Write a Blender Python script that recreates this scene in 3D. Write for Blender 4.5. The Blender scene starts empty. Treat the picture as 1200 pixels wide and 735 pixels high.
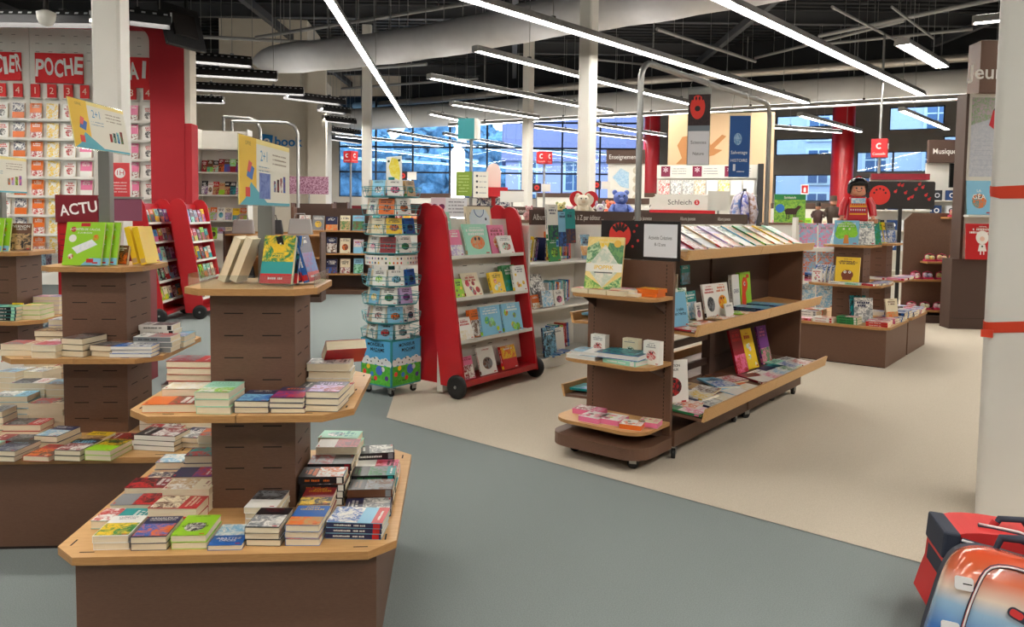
import bpy, math, random
from mathutils import Vector, Matrix, noise
SC = bpy.context.scene
COL = SC.collection
R = math.radians
RNG = random.Random(7)
# ------------------------------------------------------------------ colours / materials
def s2l(c):
    return c/12.92 if c <= 0.04045 else ((c+0.055)/1.055)**2.4
def C3(r, g=None, b=None):
    if g is None: r, g, b = r
    return (s2l(r/255), s2l(g/255), s2l(b/255), 1.0)
MATS = {}
def new_mat(name):
    m = bpy.data.materials.new(name); m.use_nodes = True
    nt = m.node_tree; b = nt.nodes['Principled BSDF']
    return m, nt, b
def simple(name, rgb, rough=.5, metal=0., spec=.5, coat=0.):
    m, nt, b = new_mat(name)
    b.inputs['Base Color'].default_value = C3(rgb)
    b.inputs['Roughness'].default_value = rough
    b.inputs['Metallic'].default_value = metal
    b.inputs['Specular IOR Level'].default_value = spec
    b.inputs['Coat Weight'].default_value = coat
    MATS[name] = m; return m
def noisy(name, rgb1, rgb2, scale, rough=.6, stretch=(1,1,1), bump=0., detail=6, lo=.3, hi=.7, spec=.5, coat=0., metal=0.):
    m, nt, b = new_mat(name)
    tc = nt.nodes.new('ShaderNodeTexCoord'); mp = nt.nodes.new('ShaderNodeMapping')
    mp.inputs['Scale'].default_value = stretch
    n = nt.nodes.new('ShaderNodeTexNoise'); n.inputs['Scale'].default_value = scale; n.inputs['Detail'].default_value = detail
    r = nt.nodes.new('ShaderNodeValToRGB')
    r.color_ramp.elements[0].position = lo; r.color_ramp.elements[1].position = hi
    r.color_ramp.elements[0].color = C3(rgb1); r.color_ramp.elements[1].color = C3(rgb2)
    nt.links.new(tc.outputs['Object'], mp.inputs[0]); nt.links.new(mp.outputs[0], n.inputs[0])
    nt.links.new(n.outputs[0], r.inputs[0]); nt.links.new(r.outputs[0], b.inputs['Base Color'])
    b.inputs['Roughness'].default_value = rough; b.inputs['Specular IOR Level'].default_value = spec
    b.inputs['Coat Weight'].default_value = coat; b.inputs['Metallic'].default_value = metal
    if bump:
        bp = nt.nodes.new('ShaderNodeBump'); bp.inputs['Strength'].default_value = bump; bp.inputs['Distance'].default_value = .01
        nt.links.new(n.outputs[0], bp.inputs['Height']); nt.links.new(bp.outputs[0], b.inputs['Normal'])
    MATS[name] = m; return m
def emit(name, rgb, strength):
    m, nt, b = new_mat(name)
    b.inputs['Base Color'].default_value = C3(rgb)
    b.inputs['Emission Color'].default_value = C3(rgb); b.inputs['Emission Strength'].default_value = strength
    MATS[name] = m; return m
def clear(name, rgb, alpha, rough=.08):
    m, nt, b = new_mat(name)
    out = nt.nodes['Material Output']
    t = nt.nodes.new('ShaderNodeBsdfTransparent'); t.inputs[0].default_value = C3(rgb)
    g = nt.nodes.new('ShaderNodeBsdfGlossy'); g.inputs['Roughness'].default_value = rough
    lw = nt.nodes.new('ShaderNodeLayerWeight'); lw.inputs['Blend'].default_value = .25
    mr = nt.nodes.new('ShaderNodeMapRange'); mr.inputs['To Min'].default_value = alpha; mr.inputs['To Max'].default_value = min(1, alpha+.45)
    mx = nt.nodes.new('ShaderNodeMixShader')
    nt.links.new(lw.outputs['Facing'], mr.inputs['Value']); nt.links.new(mr.outputs[0], mx.inputs[0])
    nt.links.new(t.outputs[0], mx.inputs[1]); nt.links.new(g.outputs[0], mx.inputs[2]); nt.links.new(mx.outputs[0], out.inputs[0])
    MATS[name] = m; return m
noisy('wood', (196,148,92), (218,174,118), 9, .42, (1,14,14), .0, 8, .25, .75)
noisy('wood_edge', (168,120,70), (190,142,88), 12, .5, (2,2,30))
noisy('brown', (100,70,54), (110,79,61), 60, .5, (1,1,8))
noisy('brown_dark', (72,51,42), (80,58,48), 60, .55, (1,1,8))
simple('slot', (24,17,14), .8)
simple('red', (186,24,34), .35, coat=.15)
simple('red_wall', (170,24,36), .75)
emit('uplight_fill', (255,250,240), 4.5)
simple('red_dark', (120,18,34), .45)
noisy('white_lam', (222,219,210), (230,227,220), 3, .45)
noisy('offwhite', (214,205,190), (224,216,202), 1.2, .7)
noisy('grey_wall', (120,118,116), (132,130,128), 1.0, .8)
simple('plaster', (226,220,206), .8)
noisy('column_paint', (214,210,202), (222,219,212), 1.5, .5)
simple('steel', (168,168,166), .32, .85)
simple('grey_metal', (128,128,124), .4, .5)
simple('dark_metal', (52,52,54), .45, .5)
simple('rubber', (22,22,24), .55)
simple('black', (20,18,20), .45)
simple('screen', (12,12,14), .15)
simple('teal', (48,140,146), .35, .1)
simple('ceiling_dark', (34,36,40), .8)
noisy('duct', (184,184,188), (204,204,206), 1.4, .75, bump=.25)
noisy('duct_side', (222,222,222), (234,234,232), 1.0, .6)
simple('foil', (196,190,182), .35, .6)
noisy('carpet_grey', (116,124,124), (144,151,150), 210, .95, bump=.3, lo=.25, hi=.75, spec=.1)
noisy('carpet_beige', (186,174,156), (210,199,182), 190, .95, bump=.25, lo=.25, hi=.75, spec=.1)
noisy('paper', (226,210,180), (240,228,202), 40, .8, (.4,.4,24), lo=.3, hi=.7, spec=.2)
noisy('paper_white', (222,218,210), (238,235,228), 40, .8, (.4,.4,24), spec=.2)
simple('skin', (226,160,130), .45)
simple('plush_white', (232,226,220), .95)
clear('acrylic', (240,245,246), .06)
clear('glass', (225,238,246), .05, .02)
emit('tube', (255,250,240), 26)
emit('tube_cool', (244,248,255), 14)
emit('tube_dim', (255,248,236), 13)
emit('globe', (255,250,244), 3.5)
# print: one reader for per-face printed colours, blobs of two inks where an illustration is printed
def print_mat(name, rough, plush=False):
    m, nt, b = new_mat(name)
    a = nt.nodes.new('ShaderNodeAttribute'); a.attribute_name = 'ca'
    a2 = nt.nodes.new('ShaderNodeAttribute'); a2.attribute_name = 'cb'
    tc = nt.nodes.new('ShaderNodeTexCoord')
    n = nt.nodes.new('ShaderNodeTexNoise'); n.inputs['Scale'].default_value = 26 if not plush else 10; n.inputs['Detail'].default_value = 10; n.inputs['Roughness'].default_value = .72; n.inputs['Distortion'].default_value = .9
    r = nt.nodes.new('ShaderNodeValToRGB'); r.color_ramp.elements[0].position = .44; r.color_ramp.elements[1].position = .56
    mx = nt.nodes.new('ShaderNodeMix'); mx.data_type = 'RGBA'
    nt.links.new(tc.outputs['Object'], n.inputs[0]); nt.links.new(n.outputs[0], r.inputs[0])
    nt.links.new(r.outputs[0], mx.inputs[0]); nt.links.new(a.outputs[0], mx.inputs[6]); nt.links.new(a2.outputs[0], mx.inputs[7])
    nt.links.new(mx.outputs[2], b.inputs['Base Color'])
    b.inputs['Roughness'].default_value = rough
    MATS[name] = m
print_mat('print', .32); print_mat('matte', .7); print_mat('big', .5, True)
# ------------------------------------------------------------------ mesh builder
TEXTS = {}
def text_mesh(s, bold=0.):
    k = (s, bold)
    if k in TEXTS: return TEXTS[k]
    cu = bpy.data.curves.new('lettering', 'FONT'); cu.body = s; cu.align_x = 'CENTER'; cu.align_y = 'CENTER'; cu.offset = bold
    cu.resolution_u = 3
    o = bpy.data.objects.new('lettering', cu); COL.objects.link(o)
    dg = bpy.context.evaluated_depsgraph_get(); me = bpy.data.meshes.new_from_object(o.evaluated_get(dg))
    vs = [v.co.copy() for v in me.vertices]; fs = [tuple(p.vertices) for p in me.polygons]
    bpy.data.objects.remove(o); bpy.data.meshes.remove(me); bpy.data.curves.remove(cu)
    TEXTS[k] = (vs, fs); return TEXTS[k]
I4 = Matrix.Identity(4)
def T(x=0, y=0, z=0): return Matrix.Translation((x, y, z))
def RX(a): return Matrix.Rotation(R(a), 4, 'X')
def RY(a): return Matrix.Rotation(R(a), 4, 'Y')
def RZ(a): return Matrix.Rotation(R(a), 4, 'Z')
def SCL(x, y, z): return Matrix.Diagonal((x, y, z, 1))
class MB:
    def __init__(s): s.v = []; s.f = []; s.m = []; s.a = []; s.b = []; s.sm = []; s.M = I4.copy()
    def add(s, vs, fs, mat, ca=None, cb=None, smooth=False):
        o = len(s.v); s.v += [tuple(s.M @ Vector(v)) for v in vs]
        ca = C3(ca) if ca else (.8,.8,.8,1); cb = C3(cb) if cb else ca
        for f in fs:
            s.f.append(tuple(i+o for i in f)); s.m.append(mat); s.a.append(ca); s.b.append(cb); s.sm.append(smooth)
    def box(s, x0, x1, y0, y1, z0, z1, mat, ca=None, cb=None):
        v = [(x0,y0,z0),(x1,y0,z0),(x1,y1,z0),(x0,y1,z0),(x0,y0,z1),(x1,y0,z1),(x1,y1,z1),(x0,y1,z1)]
        s.add(v, [(3,2,1,0),(4,5,6,7),(0,1,5,4),(1,2,6,5),(2,3,7,6),(3,0,4,7)], mat, ca, cb)
    def prism(s, pts, z0, z1, mat, ca=None, cb=None, mat_side=None, smooth=False):
        n = len(pts)
        v = [(p[0],p[1],z0) for p in pts]+[(p[0],p[1],z1) for p in pts]
        s.add(v, [tuple(range(n-1,-1,-1)), tuple(range(n,2*n))], mat, ca, cb)
        s.add(v, [(i,(i+1)%n,n+(i+1)%n,n+i) for i in range(n)], mat_side or mat, ca, cb, smooth)
    def quad(s, x0, x1, y0, y1, z, mat, ca=None, cb=None):
        s.add([(x0,y0,z),(x1,y0,z),(x1,y1,z),(x0,y1,z)], [(0,1,2,3)], mat, ca, cb)
    def poly(s, pts, z, mat, ca=None, cb=None):
        s.add([(p[0],p[1],z) for p in pts], [tuple(range(len(pts)))], mat, ca, cb)
    def disc(s, x, y, r, z, mat, ca=None, cb=None, n=14, ry=None):
        ry = ry or r
        s.poly([(x+r*math.cos(6.2832*i/n), y+ry*math.sin(6.2832*i/n)) for i in range(n)], z, mat, ca, cb)
    def tube(s, pts, r, mat, n=8, ca=None, cb=None, closed=False):
        pts = [Vector(p) for p in pts]; rs = r if isinstance(r, (list, tuple)) else [r]*len(pts)
        vs = []; fs = []; N = len(pts); up = None
        for i, p in enumerate(pts):
            d = (pts[(i+1) % N if closed else min(i+1, N-1)] - pts[i-1 if closed else max(i-1, 0)]).normalized()
            if up is None: up = Vector((0,0,1)) if abs(d.z) < .9 else Vector((1,0,0))
            u = (up - d*up.dot(d))
            u = u.normalized() if u.length > 1e-6 else d.orthogonal().normalized()
            up = u; w = d.cross(u)
            for k in range(n):
                a = 6.28318*k/n; vs.append(p + (u*math.cos(a)+w*math.sin(a))*rs[i])
        for i in range(N if closed else N-1):
            j = (i+1) % N
            for k in range(n): fs.append((i*n+k, i*n+(k+1)%n, j*n+(k+1)%n, j*n+k))
        s.add(vs, fs, mat, ca, cb, True)
        if not closed: s.add(vs, [tuple(range(n-1,-1,-1)), tuple(range((N-1)*n, N*n))], mat, ca, cb)
    def cyl(s, x, y, z0, z1, r, mat, n=20, ca=None, cb=None, r2=None):
        s.lathe([(r, z0), (r if r2 is None else r2, z1)], mat, n, x, y, ca, cb, True)
    def lathe(s, prof, mat, n=20, x=0, y=0, ca=None, cb=None, cap=True, smooth=True):
        vs = []; fs = []
        for (r, z) in prof:
            for k in range(n):
                a = 6.28318*k/n; vs.append((x+r*math.cos(a), y+r*math.sin(a), z))
        for i in range(len(prof)-1):
            for k in range(n): fs.append((i*n+k, i*n+(k+1)%n, (i+1)*n+(k+1)%n, (i+1)*n+k))
        s.add(vs, fs, mat, ca, cb, smooth)
        if cap: s.add(vs, [tuple(range(n-1,-1,-1)), tuple(range((len(prof)-1)*n, len(prof)*n))], mat, ca, cb)
    def ball(s, x, y, z, rx, mat, ry=None, rz=None, ca=None, cb=None, n=14, m=9):
        ry = ry or rx; rz = rz or rx; vs = []; fs = []
        for i in range(m+1):
            t = math.pi*i/m - math.pi/2
            for k in range(n):
                a = 6.28318*k/n; vs.append((x+rx*math.cos(t)*math.cos(a), y+ry*math.cos(t)*math.sin(a), z+rz*math.sin(t)))
        for i in range(m):
            for k in range(n): fs.append((i*n+k, i*n+(k+1)%n, (i+1)*n+(k+1)%n, (i+1)*n+k))
        s.add(vs, fs, mat, ca, cb, True)
    def text(s, txt, x, y, h, z, mat, ca=None, w=None, bold=0., rot=0):
        vs, fs = text_mesh(txt, bold)
        if not vs: return
        xs = [v.x for v in vs]; sx = h*1.38
        if w: sx = min(sx, w/(max(xs)-min(xs))) if w > 0 else -w/(max(xs)-min(xs))
        sy = h*1.38; c, q = math.cos(R(rot)), math.sin(R(rot)); ym = .0
        s.add([(x+v.x*sx*c-(v.y-ym)*sy*q, y+v.x*sx*q+(v.y-ym)*sy*c, z) for v in vs], fs, mat, ca)
    def greek(s, x0, x1, y, h, z, mat, ca, rng, gap=.35, words=None):
        """illegible small print: short bars the size of letters"""
        x = x0
        while x < x1-h*.3:
            w = h*rng.uniform(.35, .75)
            if x+w > x1: break
            if rng.random() > .12: s.quad(x, x+w, y, y+h*rng.uniform(.8,1.), z, mat, ca)
            x += w+h*.22
    def build(s, name, parent=None, M=None, bevel=0.):
        me = bpy.data.meshes.new(name); me.from_pydata(s.v, [], s.f)
        keys = []
        for k in s.m:
            if k not in keys: keys.append(k)
        for k in keys: me.materials.append(MATS[k])
        ix = {k: i for i, k in enumerate(keys)}
        for p, k, q in zip(me.polygons, s.m, s.sm): p.material_index = ix[k]; p.use_smooth = q
        if any(k in ('print', 'matte', 'big') for k in keys):
            for nm, arr in (('ca', s.a), ('cb', s.b)):
                at = me.attributes.new(nm, 'FLOAT_COLOR', 'CORNER'); buf = []
                for p, c in zip(me.polygons, arr): buf.extend(c*p.loop_total)
                at.data.foreach_set('color', buf)
        me.update()
        o = bpy.data.objects.new(name, me); COL.objects.link(o)
        if parent: o.parent = parent
        if M is not None: o.matrix_world = M if not parent else M
        if parent and M is not None: o.matrix_basis = M
        if bevel:
            b = o.modifiers.new('bevel', 'BEVEL'); b.width = bevel; b.segments = 2; b.limit_method = 'ANGLE'; b.angle_limit = R(50)
        return o
LABELS = {}
def tag(o, label, cat, group=None):
    n = len(label.replace('-', ' ').split())
    if n < 4 or n > 16: print('LABELLEN', n, label)
    if label in LABELS: print('DUPLABEL', label)
    LABELS[label] = 1
    o['label'] = label; o['category'] = cat
    if group: o['group'] = group
    return o
def struct(o): o['kind'] = 'structure'; return o
def empty(name, M, label, cat, group=None):
    o = bpy.data.objects.new(name, None); COL.objects.link(o); o.matrix_world = M; o.empty_display_size = .1
    return tag(o, label, cat, group)
def frame(x, y, deg, z=0): return T(x, y, z) @ RZ(deg)
def arc(cx, cy, r, a0, a1, n=6): return [(cx+r*math.cos(R(a0+(a1-a0)*i/n)), cy+r*math.sin(R(a0+(a1-a0)*i/n))) for i in range(n+1)]
def rrect(x0, x1, y0, y1, r, n=5):
    return arc(x1-r, y0+r, r, -90, 0, n)+arc(x1-r, y1-r, r, 0, 90, n)+arc(x0+r, y1-r, r, 90, 180, n)+arc(x0+r, y0+r, r, 180, 270, n)
# ------------------------------------------------------------------ camera
cam = bpy.data.cameras.new('camera'); CAM = bpy.data.objects.new('camera', cam); COL.objects.link(CAM)
CAMZ = 1.6
CAMM = T(0, 0, CAMZ) @ RX(90-3.43) @ RZ(.75)
CAM.matrix_world = CAMM
cam.lens = 27.0; cam.sensor_width = 36.0; cam.sensor_fit = 'HORIZONTAL'; cam.shift_y = -61.5/1200; cam.clip_end = 300; cam.clip_start = .05
SC.camera = CAM
def ray(px, py):
    d = Vector(((px-600)/900, -(py-306)/900, -1)); return (CAMM.to_3x3() @ d)
def at(px, py, Y):
    d = ray(px, py); return Vector((0,0,CAMZ)) + d*(Y/d.y)
def floor_at(px, py, z=0):
    d = ray(px, py); return Vector((0,0,CAMZ)) + d*((z-CAMZ)/d.z)
# ------------------------------------------------------------------ books
PAL = {'red': (190,30,34), 'crimson': (140,20,34), 'orange': (226,110,34), 'yellow': (240,200,40), 'lime green': (150,205,40), 'green': (40,130,70),
       'teal': (30,150,150), 'light blue': (130,190,220), 'blue': (36,100,180), 'navy': (30,36,78), 'purple': (110,50,130), 'pink': (230,120,160),
       'white': (238,236,230), 'cream': (232,220,190), 'grey': (130,134,138), 'black': (26,24,28), 'brown': (104,64,40), 'mint': (160,220,195), 'lilac': (190,170,215), 'tan': (196,160,110)}
PN = list(PAL)
def lum(c): return .3*c[0]+.59*c[1]+.11*c[2]
def style(base, art=None, art2=None, title=None, t=None, band=None, kind='photo', spine=None):
    """base ink name; art/art2 inks of the picture; title ink; t = printed words"""
    return dict(base=base, art=art, art2=art2, title=title, t=t, band=band, kind=kind, spine=spine)
def rnd_style(rng, base=None, kids=False):
    base = base or rng.choice(PN)
    oth = [p for p in PN if p != base]
    tl = 'white' if lum(PAL[base]) < 140 else rng.choice(['black', 'red', 'navy'])
    return style(base, rng.choice(oth), rng.choice(oth), tl, None, None, rng.choice(['photo', 'photo', 'low', 'top', 'spot'] if not kids else ['spot', 'spot', 'low', 'blobs']))
def P(n): return PAL[n] if isinstance(n, str) else n
def face(b, st, w, h, z, rng, mat='print'):
    """print a cover on the rectangle centred on 0,0 facing +z"""
    x0, x1, y0, y1 = -w/2, w/2, -h/2, h/2; e = .0004
    b.quad(x0, x1, y0, y1, z, mat, P(st['base'])); z += e
    k = st['kind']; A = P(st['art'] or 'grey'); B = P(st['art2'] or 'white'); m = w*.06
    lo, hi = .05, .6
    if k == 'photo': b.quad(x0+m*.3, x1-m*.3, y0+h*.03, y0+h*.62, z, mat, A, B)
    elif k == 'full': b.quad(x0, x1, y0, y1, z, mat, A, B)
    elif k == 'low': b.quad(x0, x1, y0, y0+h*.42, z, mat, A, B)
    elif k == 'top': b.quad(x0, x1, y0+h*.45, y1, z, mat, A, B)
    elif k == 'spot':
        b.disc(0, -h*.1, w*.3, z, mat, A, B, 16, h*.22)
        b.disc(-w*.08, h*.02, w*.05, z+e, mat, P('black'), None, 8); b.disc(w*.08, h*.02, w*.05, z+e, mat, P('black'), None, 8)
    elif k == 'blobs':
        for q in range(6): b.disc(rng.uniform(-.36,.36)*w, rng.uniform(-.4,.2)*h, w*rng.uniform(.07,.13), z+e*(q%2), mat, P(rng.choice(PN)), A, 10)
    if st['band']: b.quad(x0, x1, y0, y0+h*.2, z+e, mat, P(st['band'])); b.greek(x0+w*.2, x1-w*.2, y0+h*.08, h*.045, z+2*e, mat, P('white'), rng)
    tc = P(st['title'] or 'white'); z += 2*e
    if st['t']:
        for i, (s, yy, hh) in enumerate(st['t']):
            b.text(s, 0, yy*h, hh*h, z, mat, tc, w*.88, .01)
    else:
        rows = rng.choice([(.36,.07),(.3,.09),(.34,.055)]); y = y0+h*(.5+rows[0])
        for q in range(rng.choice([1,2,2])):
            wd = rng.uniform(.25,.42)*w; b.greek(-wd, wd, y-h*q*(rows[1]+.03)-h*rows[1]*.5, h*rows[1], z, mat, tc, rng)
        wd = rng.uniform(.12,.3)*w; b.greek(-wd, wd, y+h*.07, h*.025, z, mat, tc, rng)
    b.quad(x1-w*.22, x1-w*.08, y0+h*.04, y0+h*.075, z, mat, P('red') if st['base'] != 'red' else P('white'))
MESHES = {}
def book_meshes(st, w, h, t, seed=0, hard=False, solid=None):
    k = (repr(st), round(w,4), round(h,4), round(t,4), seed, hard, solid)
    if k in MESHES: return MESHES[k]
    rng = random.Random(repr(k)); c = .0012 if not hard else .0028; base = P(st['base']); sp = P(st['spine'] or st['base'])
    b = MB(); x0, x1, y0, y1 = -w/2, w/2, -h/2, h/2
    b.box(x0, x1, y0, y1, 0, c, 'print', base); b.box(x0, x1, y0, y1, t-c, t, 'print', base)
    b.box(x0, x0+c, y0, y1, c, t-c, 'print', sp)
    if solid: b.box(x0+c, x1-.0005, y0+.0005, y1-.0005, c, t-c, 'print', sp if solid == 'ink' else (232,222,202))
    face(b, st, w, h, t+.0003, rng)
    # spine print: title running along it
    if t > .008:
        b.M = T(x0-.0003, 0, t/2) @ RZ(-90) @ RX(90)
        hh = t*.3; tc = P(st['title'] or 'white')
        # in this frame x runs along the spine, z outwards
        b.greek(-h*.36, h*.2, -hh/2, hh, .0002, 'print', tc, rng); b.quad(h*.34, h*.46, -t*.42, t*.42, .0002, 'print', P(st['band'] or st['art'] or 'white'))
        b.M = I4.copy()
    cov = b.build('paperback'); m1 = cov.data; bpy.data.objects.remove(cov)
    b = MB(); g = .0015 if not hard else .004
    b.box(x0+c, x1-g, y0+g, y1-g, c, t-c, 'paper' if not hard else 'paper_white')
    pg = b.build('page_block'); m2 = pg.data; bpy.data.objects.remove(pg)
    MESHES[k] = (m1, m2); return MESHES[k]
NB = [0]
def book(M, st, w=.11, h=.178, t=.02, label='', group=None, name='paperback', seed=0, hard=False, pages=True, cat='book'):
    m1, m2 = book_meshes(st, w, h, t, seed, hard, None if pages else ('ink' if any(q in name for q in ('box','pack','kit','board','fabric')) else 'paper')); NB[0] += 1
    o = bpy.data.objects.new(name, m1); COL.objects.link(o); o.matrix_world = M; tag(o, label, cat, group)
    if pages:
        p = bpy.data.objects.new('page_block', m2); COL.objects.link(p); p.parent = o
    return o
ORD = ['first','second','third','fourth','fifth','sixth','seventh','eighth','ninth','tenth','eleventh','twelfth','thirteenth','fourteenth','fifteenth','sixteenth','seventeenth','eighteenth','nineteenth','twentieth','twenty-first','twenty-second','twenty-third','twenty-fourth','twenty-fifth','twenty-sixth']
def pile(F, x, y, z, n, st, desc, where, rot=0, w=.11, h=.178, t=.02, group=None, name='paperback', hard=False, jit=.004, cat='book', seed=0, tops=None):
    rng = random.Random(desc+where)
    for i in range(n):
        k = n-1-i
        pos = 'single copy' if n == 1 else ('top of pile' if k == 0 else ('bottom of pile' if i == 0 else ORD[k]+' from top'))
        M = F @ T(x+rng.uniform(-jit,jit), y+rng.uniform(-jit,jit), z+i*(t+.0006)+.001) @ RZ(rot+rng.uniform(-1.2,1.2))
        book(M, st, w, h, t, f"{desc}, {pos}, {where}", group, name, seed, hard, cat=cat)
    return z+n*(t+.0006)+.001
def stand(F, x, y, z, rot, lean, st, w, h, t, label, group=None, name='picture_book', hard=False, seed=0, pages=True, cat='book'):
    """face out: cover towards local -y, bottom edge on z, leaning back by lean degrees"""
    M = F @ T(x, y, z) @ RZ(rot) @ RX(90-lean) @ T(0, h/2, 0)
    return book(M, st, w, h, t, label, group, name, seed, hard, pages, cat)
def spine_out(F, x, y, z, rot, tilt, st, w, h, t, label, group=None, name='picture_book', seed=0, cat='book'):
    M = F @ T(x, y, z) @ RZ(rot) @ RY(tilt) @ RZ(90) @ RX(90) @ T(w/2, h/2, 0)
    return book(M, st, w, h, t, label, group, name, seed, cat=cat)
# ------------------------------------------------------------------ world and outside
w = bpy.data.worlds.new('sky'); SC.world = w; w.use_nodes = True
nt = w.node_tree; bg = nt.nodes['Background']
bg.inputs[0].default_value = (.50, .70, 1.0, 1); bg.inputs[1].default_value = 3.2
simple('foliage_blue', (84,116,140), .9); simple('house_wall', (196,176,196), .9); simple('house_roof', (120,106,124), .9); simple('house_stone', (206,200,206), .9)
noisy('foliage', (62,92,108), (128,158,172), 2.4, .9, bump=.6)  # bluish distance haze mixed into the leaf colours
rg = random.Random(3)
g = MB(); g.box(-90, 110, 36, 140, -.6, -.1, 'foliage'); struct(g.build('ground'))
hz = [(-19,60,7.5),(-12.2,61,7.9),(-5.2,60,7.4),(-26,60,8),(1.2,72,9.5),(-15.6,72,11),(-8.4,73,11.5),(-2.0,84,12),(-23,73,11),(-31,72,11),(14,84,9),(24,88,10)]
for i, (x, y, h) in enumerate(hz):
    b = MB()
    for q in range(9):
        a = rg.uniform(0, 6.28); rr = rg.uniform(0, 2.0); b.ball(x+rr*math.cos(a), y+rr*.6*math.sin(a), h*rg.uniform(.3,.85), rg.uniform(1.4,2.1), 'foliage', n=22, m=15)
    for q, v in enumerate(b.v):
        d_ = noise.noise_vector(Vector(v)*.9)*.8 + noise.noise_vector(Vector(v)*3.1)*.45; b.v[q] = (v[0]+d_.x, v[1]+d_.y, v[2]+d_.z)
    e = empty('broad_tree', T(x, y, 0), 'hazy blue-green tree crown outside the far windows, ' + ORD[i] + ' one planted', 'tree', 'trees outside the back windows')
    b.M = I4; cr = b.build('crown', e); cr.matrix_parent_inverse = e.matrix_world.inverted()
    t_ = MB(); t_.cyl(0, 0, -.1, h*.6, .3, 'brown_dark', 8); t_.build('trunk', e)
def house(x, y, wd, dp, h, rot, wall, label, rows, cols, gable=True):
    e = empty('house', frame(x, y, rot), label, 'building')
    b = MB(); b.box(-wd/2, wd/2, -dp/2, dp/2, -.1, h, wall); b.build('walls', e)
    b = MB()
    if gable:
        b.add([(-wd/2-.3,-dp/2-.3,h),(wd/2+.3,-dp/2-.3,h),(wd/2+.3,dp/2+.3,h),(-wd/2-.3,dp/2+.3,h),(-wd/2-.3,0,h+wd*.3),(wd/2+.3,0,h+wd*.3)], [(0,1,5,4),(2,3,4,5),(0,4,3),(1,2,5),(3,2,1,0)], 'house_roof')
    else:
        b.add([(-wd/2-.3,-dp/2-.3,h),(wd/2+.3,-dp/2-.3,h),(wd/2+.3,dp/2+.3,h),(-wd/2-.3,dp/2+.3,h),(-wd/2+1,-dp/2+1.4,h+2.4),(wd/2-1,-dp/2+1.4,h+2.4),(wd/2-1,dp/2,h+2.4),(-wd/2+1,dp/2,h+2.4)], [(0,1,5,4),(1,2,6,5),(2,3,7,6),(3,0,4,7),(4,5,6,7),(3,2,1,0)], 'house_roof')
    b.build('roof', e)
    for r_ in range(rows):
        for c_ in range(cols):
            b = MB(); cx = -wd/2+wd*(c_+.5)/cols; cz = 1.2+r_*(h-1)/rows
            b.box(cx-.65, cx+.65, -dp/2-.1, -dp/2, cz-.1, cz+1.9, 'plaster'); b.box(cx-.5, cx+.5, -dp/2-.13, -dp/2-.02, cz, cz+1.8, 'glass_dark')
            b.box(cx-.03, cx+.03, -dp/2-.16, -dp/2-.05, cz, cz+1.8, 'plaster'); b.box(cx-.5, cx+.5, -dp/2-.16, -dp/2-.05, cz+1.2, cz+1.26, 'plaster'); b.build('window', e)
simple('glass_dark', (92,108,132), .2)
house(5.5, 56, 12, 9, 5.2, 0, 'house_wall', 'pinkish gabled house seen through the back windows', 2, 4)
house(24, 45, 26, 9, 8.2, -22, 'house_stone', 'long pale townhouse with tall windows across the street, right', 3, 9, False)
# ------------------------------------------------------------------ floor and ceiling
f = MB(); f.quad(-30, 30, -8, 36, 0, 'carpet_grey'); struct(f.build('floor'))
A0 = floor_at(453, 490); A1 = floor_at(1085, 662); d = (A1-A0).normalized(); q0 = A0; q1 = A0+d*9.5
f = MB(); f.poly([(q0.x,q0.y),(q1.x,q1.y),(29,q1.y),(29,35.5),(-3.25,35.5)], .004, 'carpet_beige')
L0 = floor_at(345, 330); L1 = floor_at(405, 300)
f.poly([(L0.x,L0.y),(L1.x,L1.y),(L1.x-.6,35.5),(-29,35.5),(-29,L0.y)], .004, 'carpet_beige'); struct(f.build('floor_beige_carpet'))
CEIL = 7.6
c = MB(); c.box(-30, 30, -8, 36, CEIL+.12, CEIL+.2, 'ceiling_dark')
for i in range(110):
    y = -7.5+i*.4; c.box(-29.5, 29.5, y, y+.2, CEIL, CEIL+.12, 'ceiling_dark')
struct(c.build('ceiling'))
rgc = random.Random(11)
simple('beam', (70,72,76), .7); simple('pipe_paint', (150,150,150), .5)
for i, y in enumerate([9, 13.5, 18, 22.5, 27, 31.5]):
    b = MB(); b.box(-29, 29, y-.1, y+.1, CEIL-.42, CEIL-.38, 'beam'); b.box(-29, 29, y-.015, y+.015, CEIL-.38, CEIL-.04, 'beam'); b.box(-29, 29, y-.1, y+.1, CEIL-.04, CEIL, 'beam')
    struct(b.build('ceiling_beam_%d' % (i+1)))
for i, x in enumerate([-14, -7, 0, 6.5, 13, 19]):
    b = MB(); b.box(x-.08, x+.08, -7, 35, CEIL-.62, CEIL-.42, 'beam'); struct(b.build('ceiling_joist_%d' % (i+1)))
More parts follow.
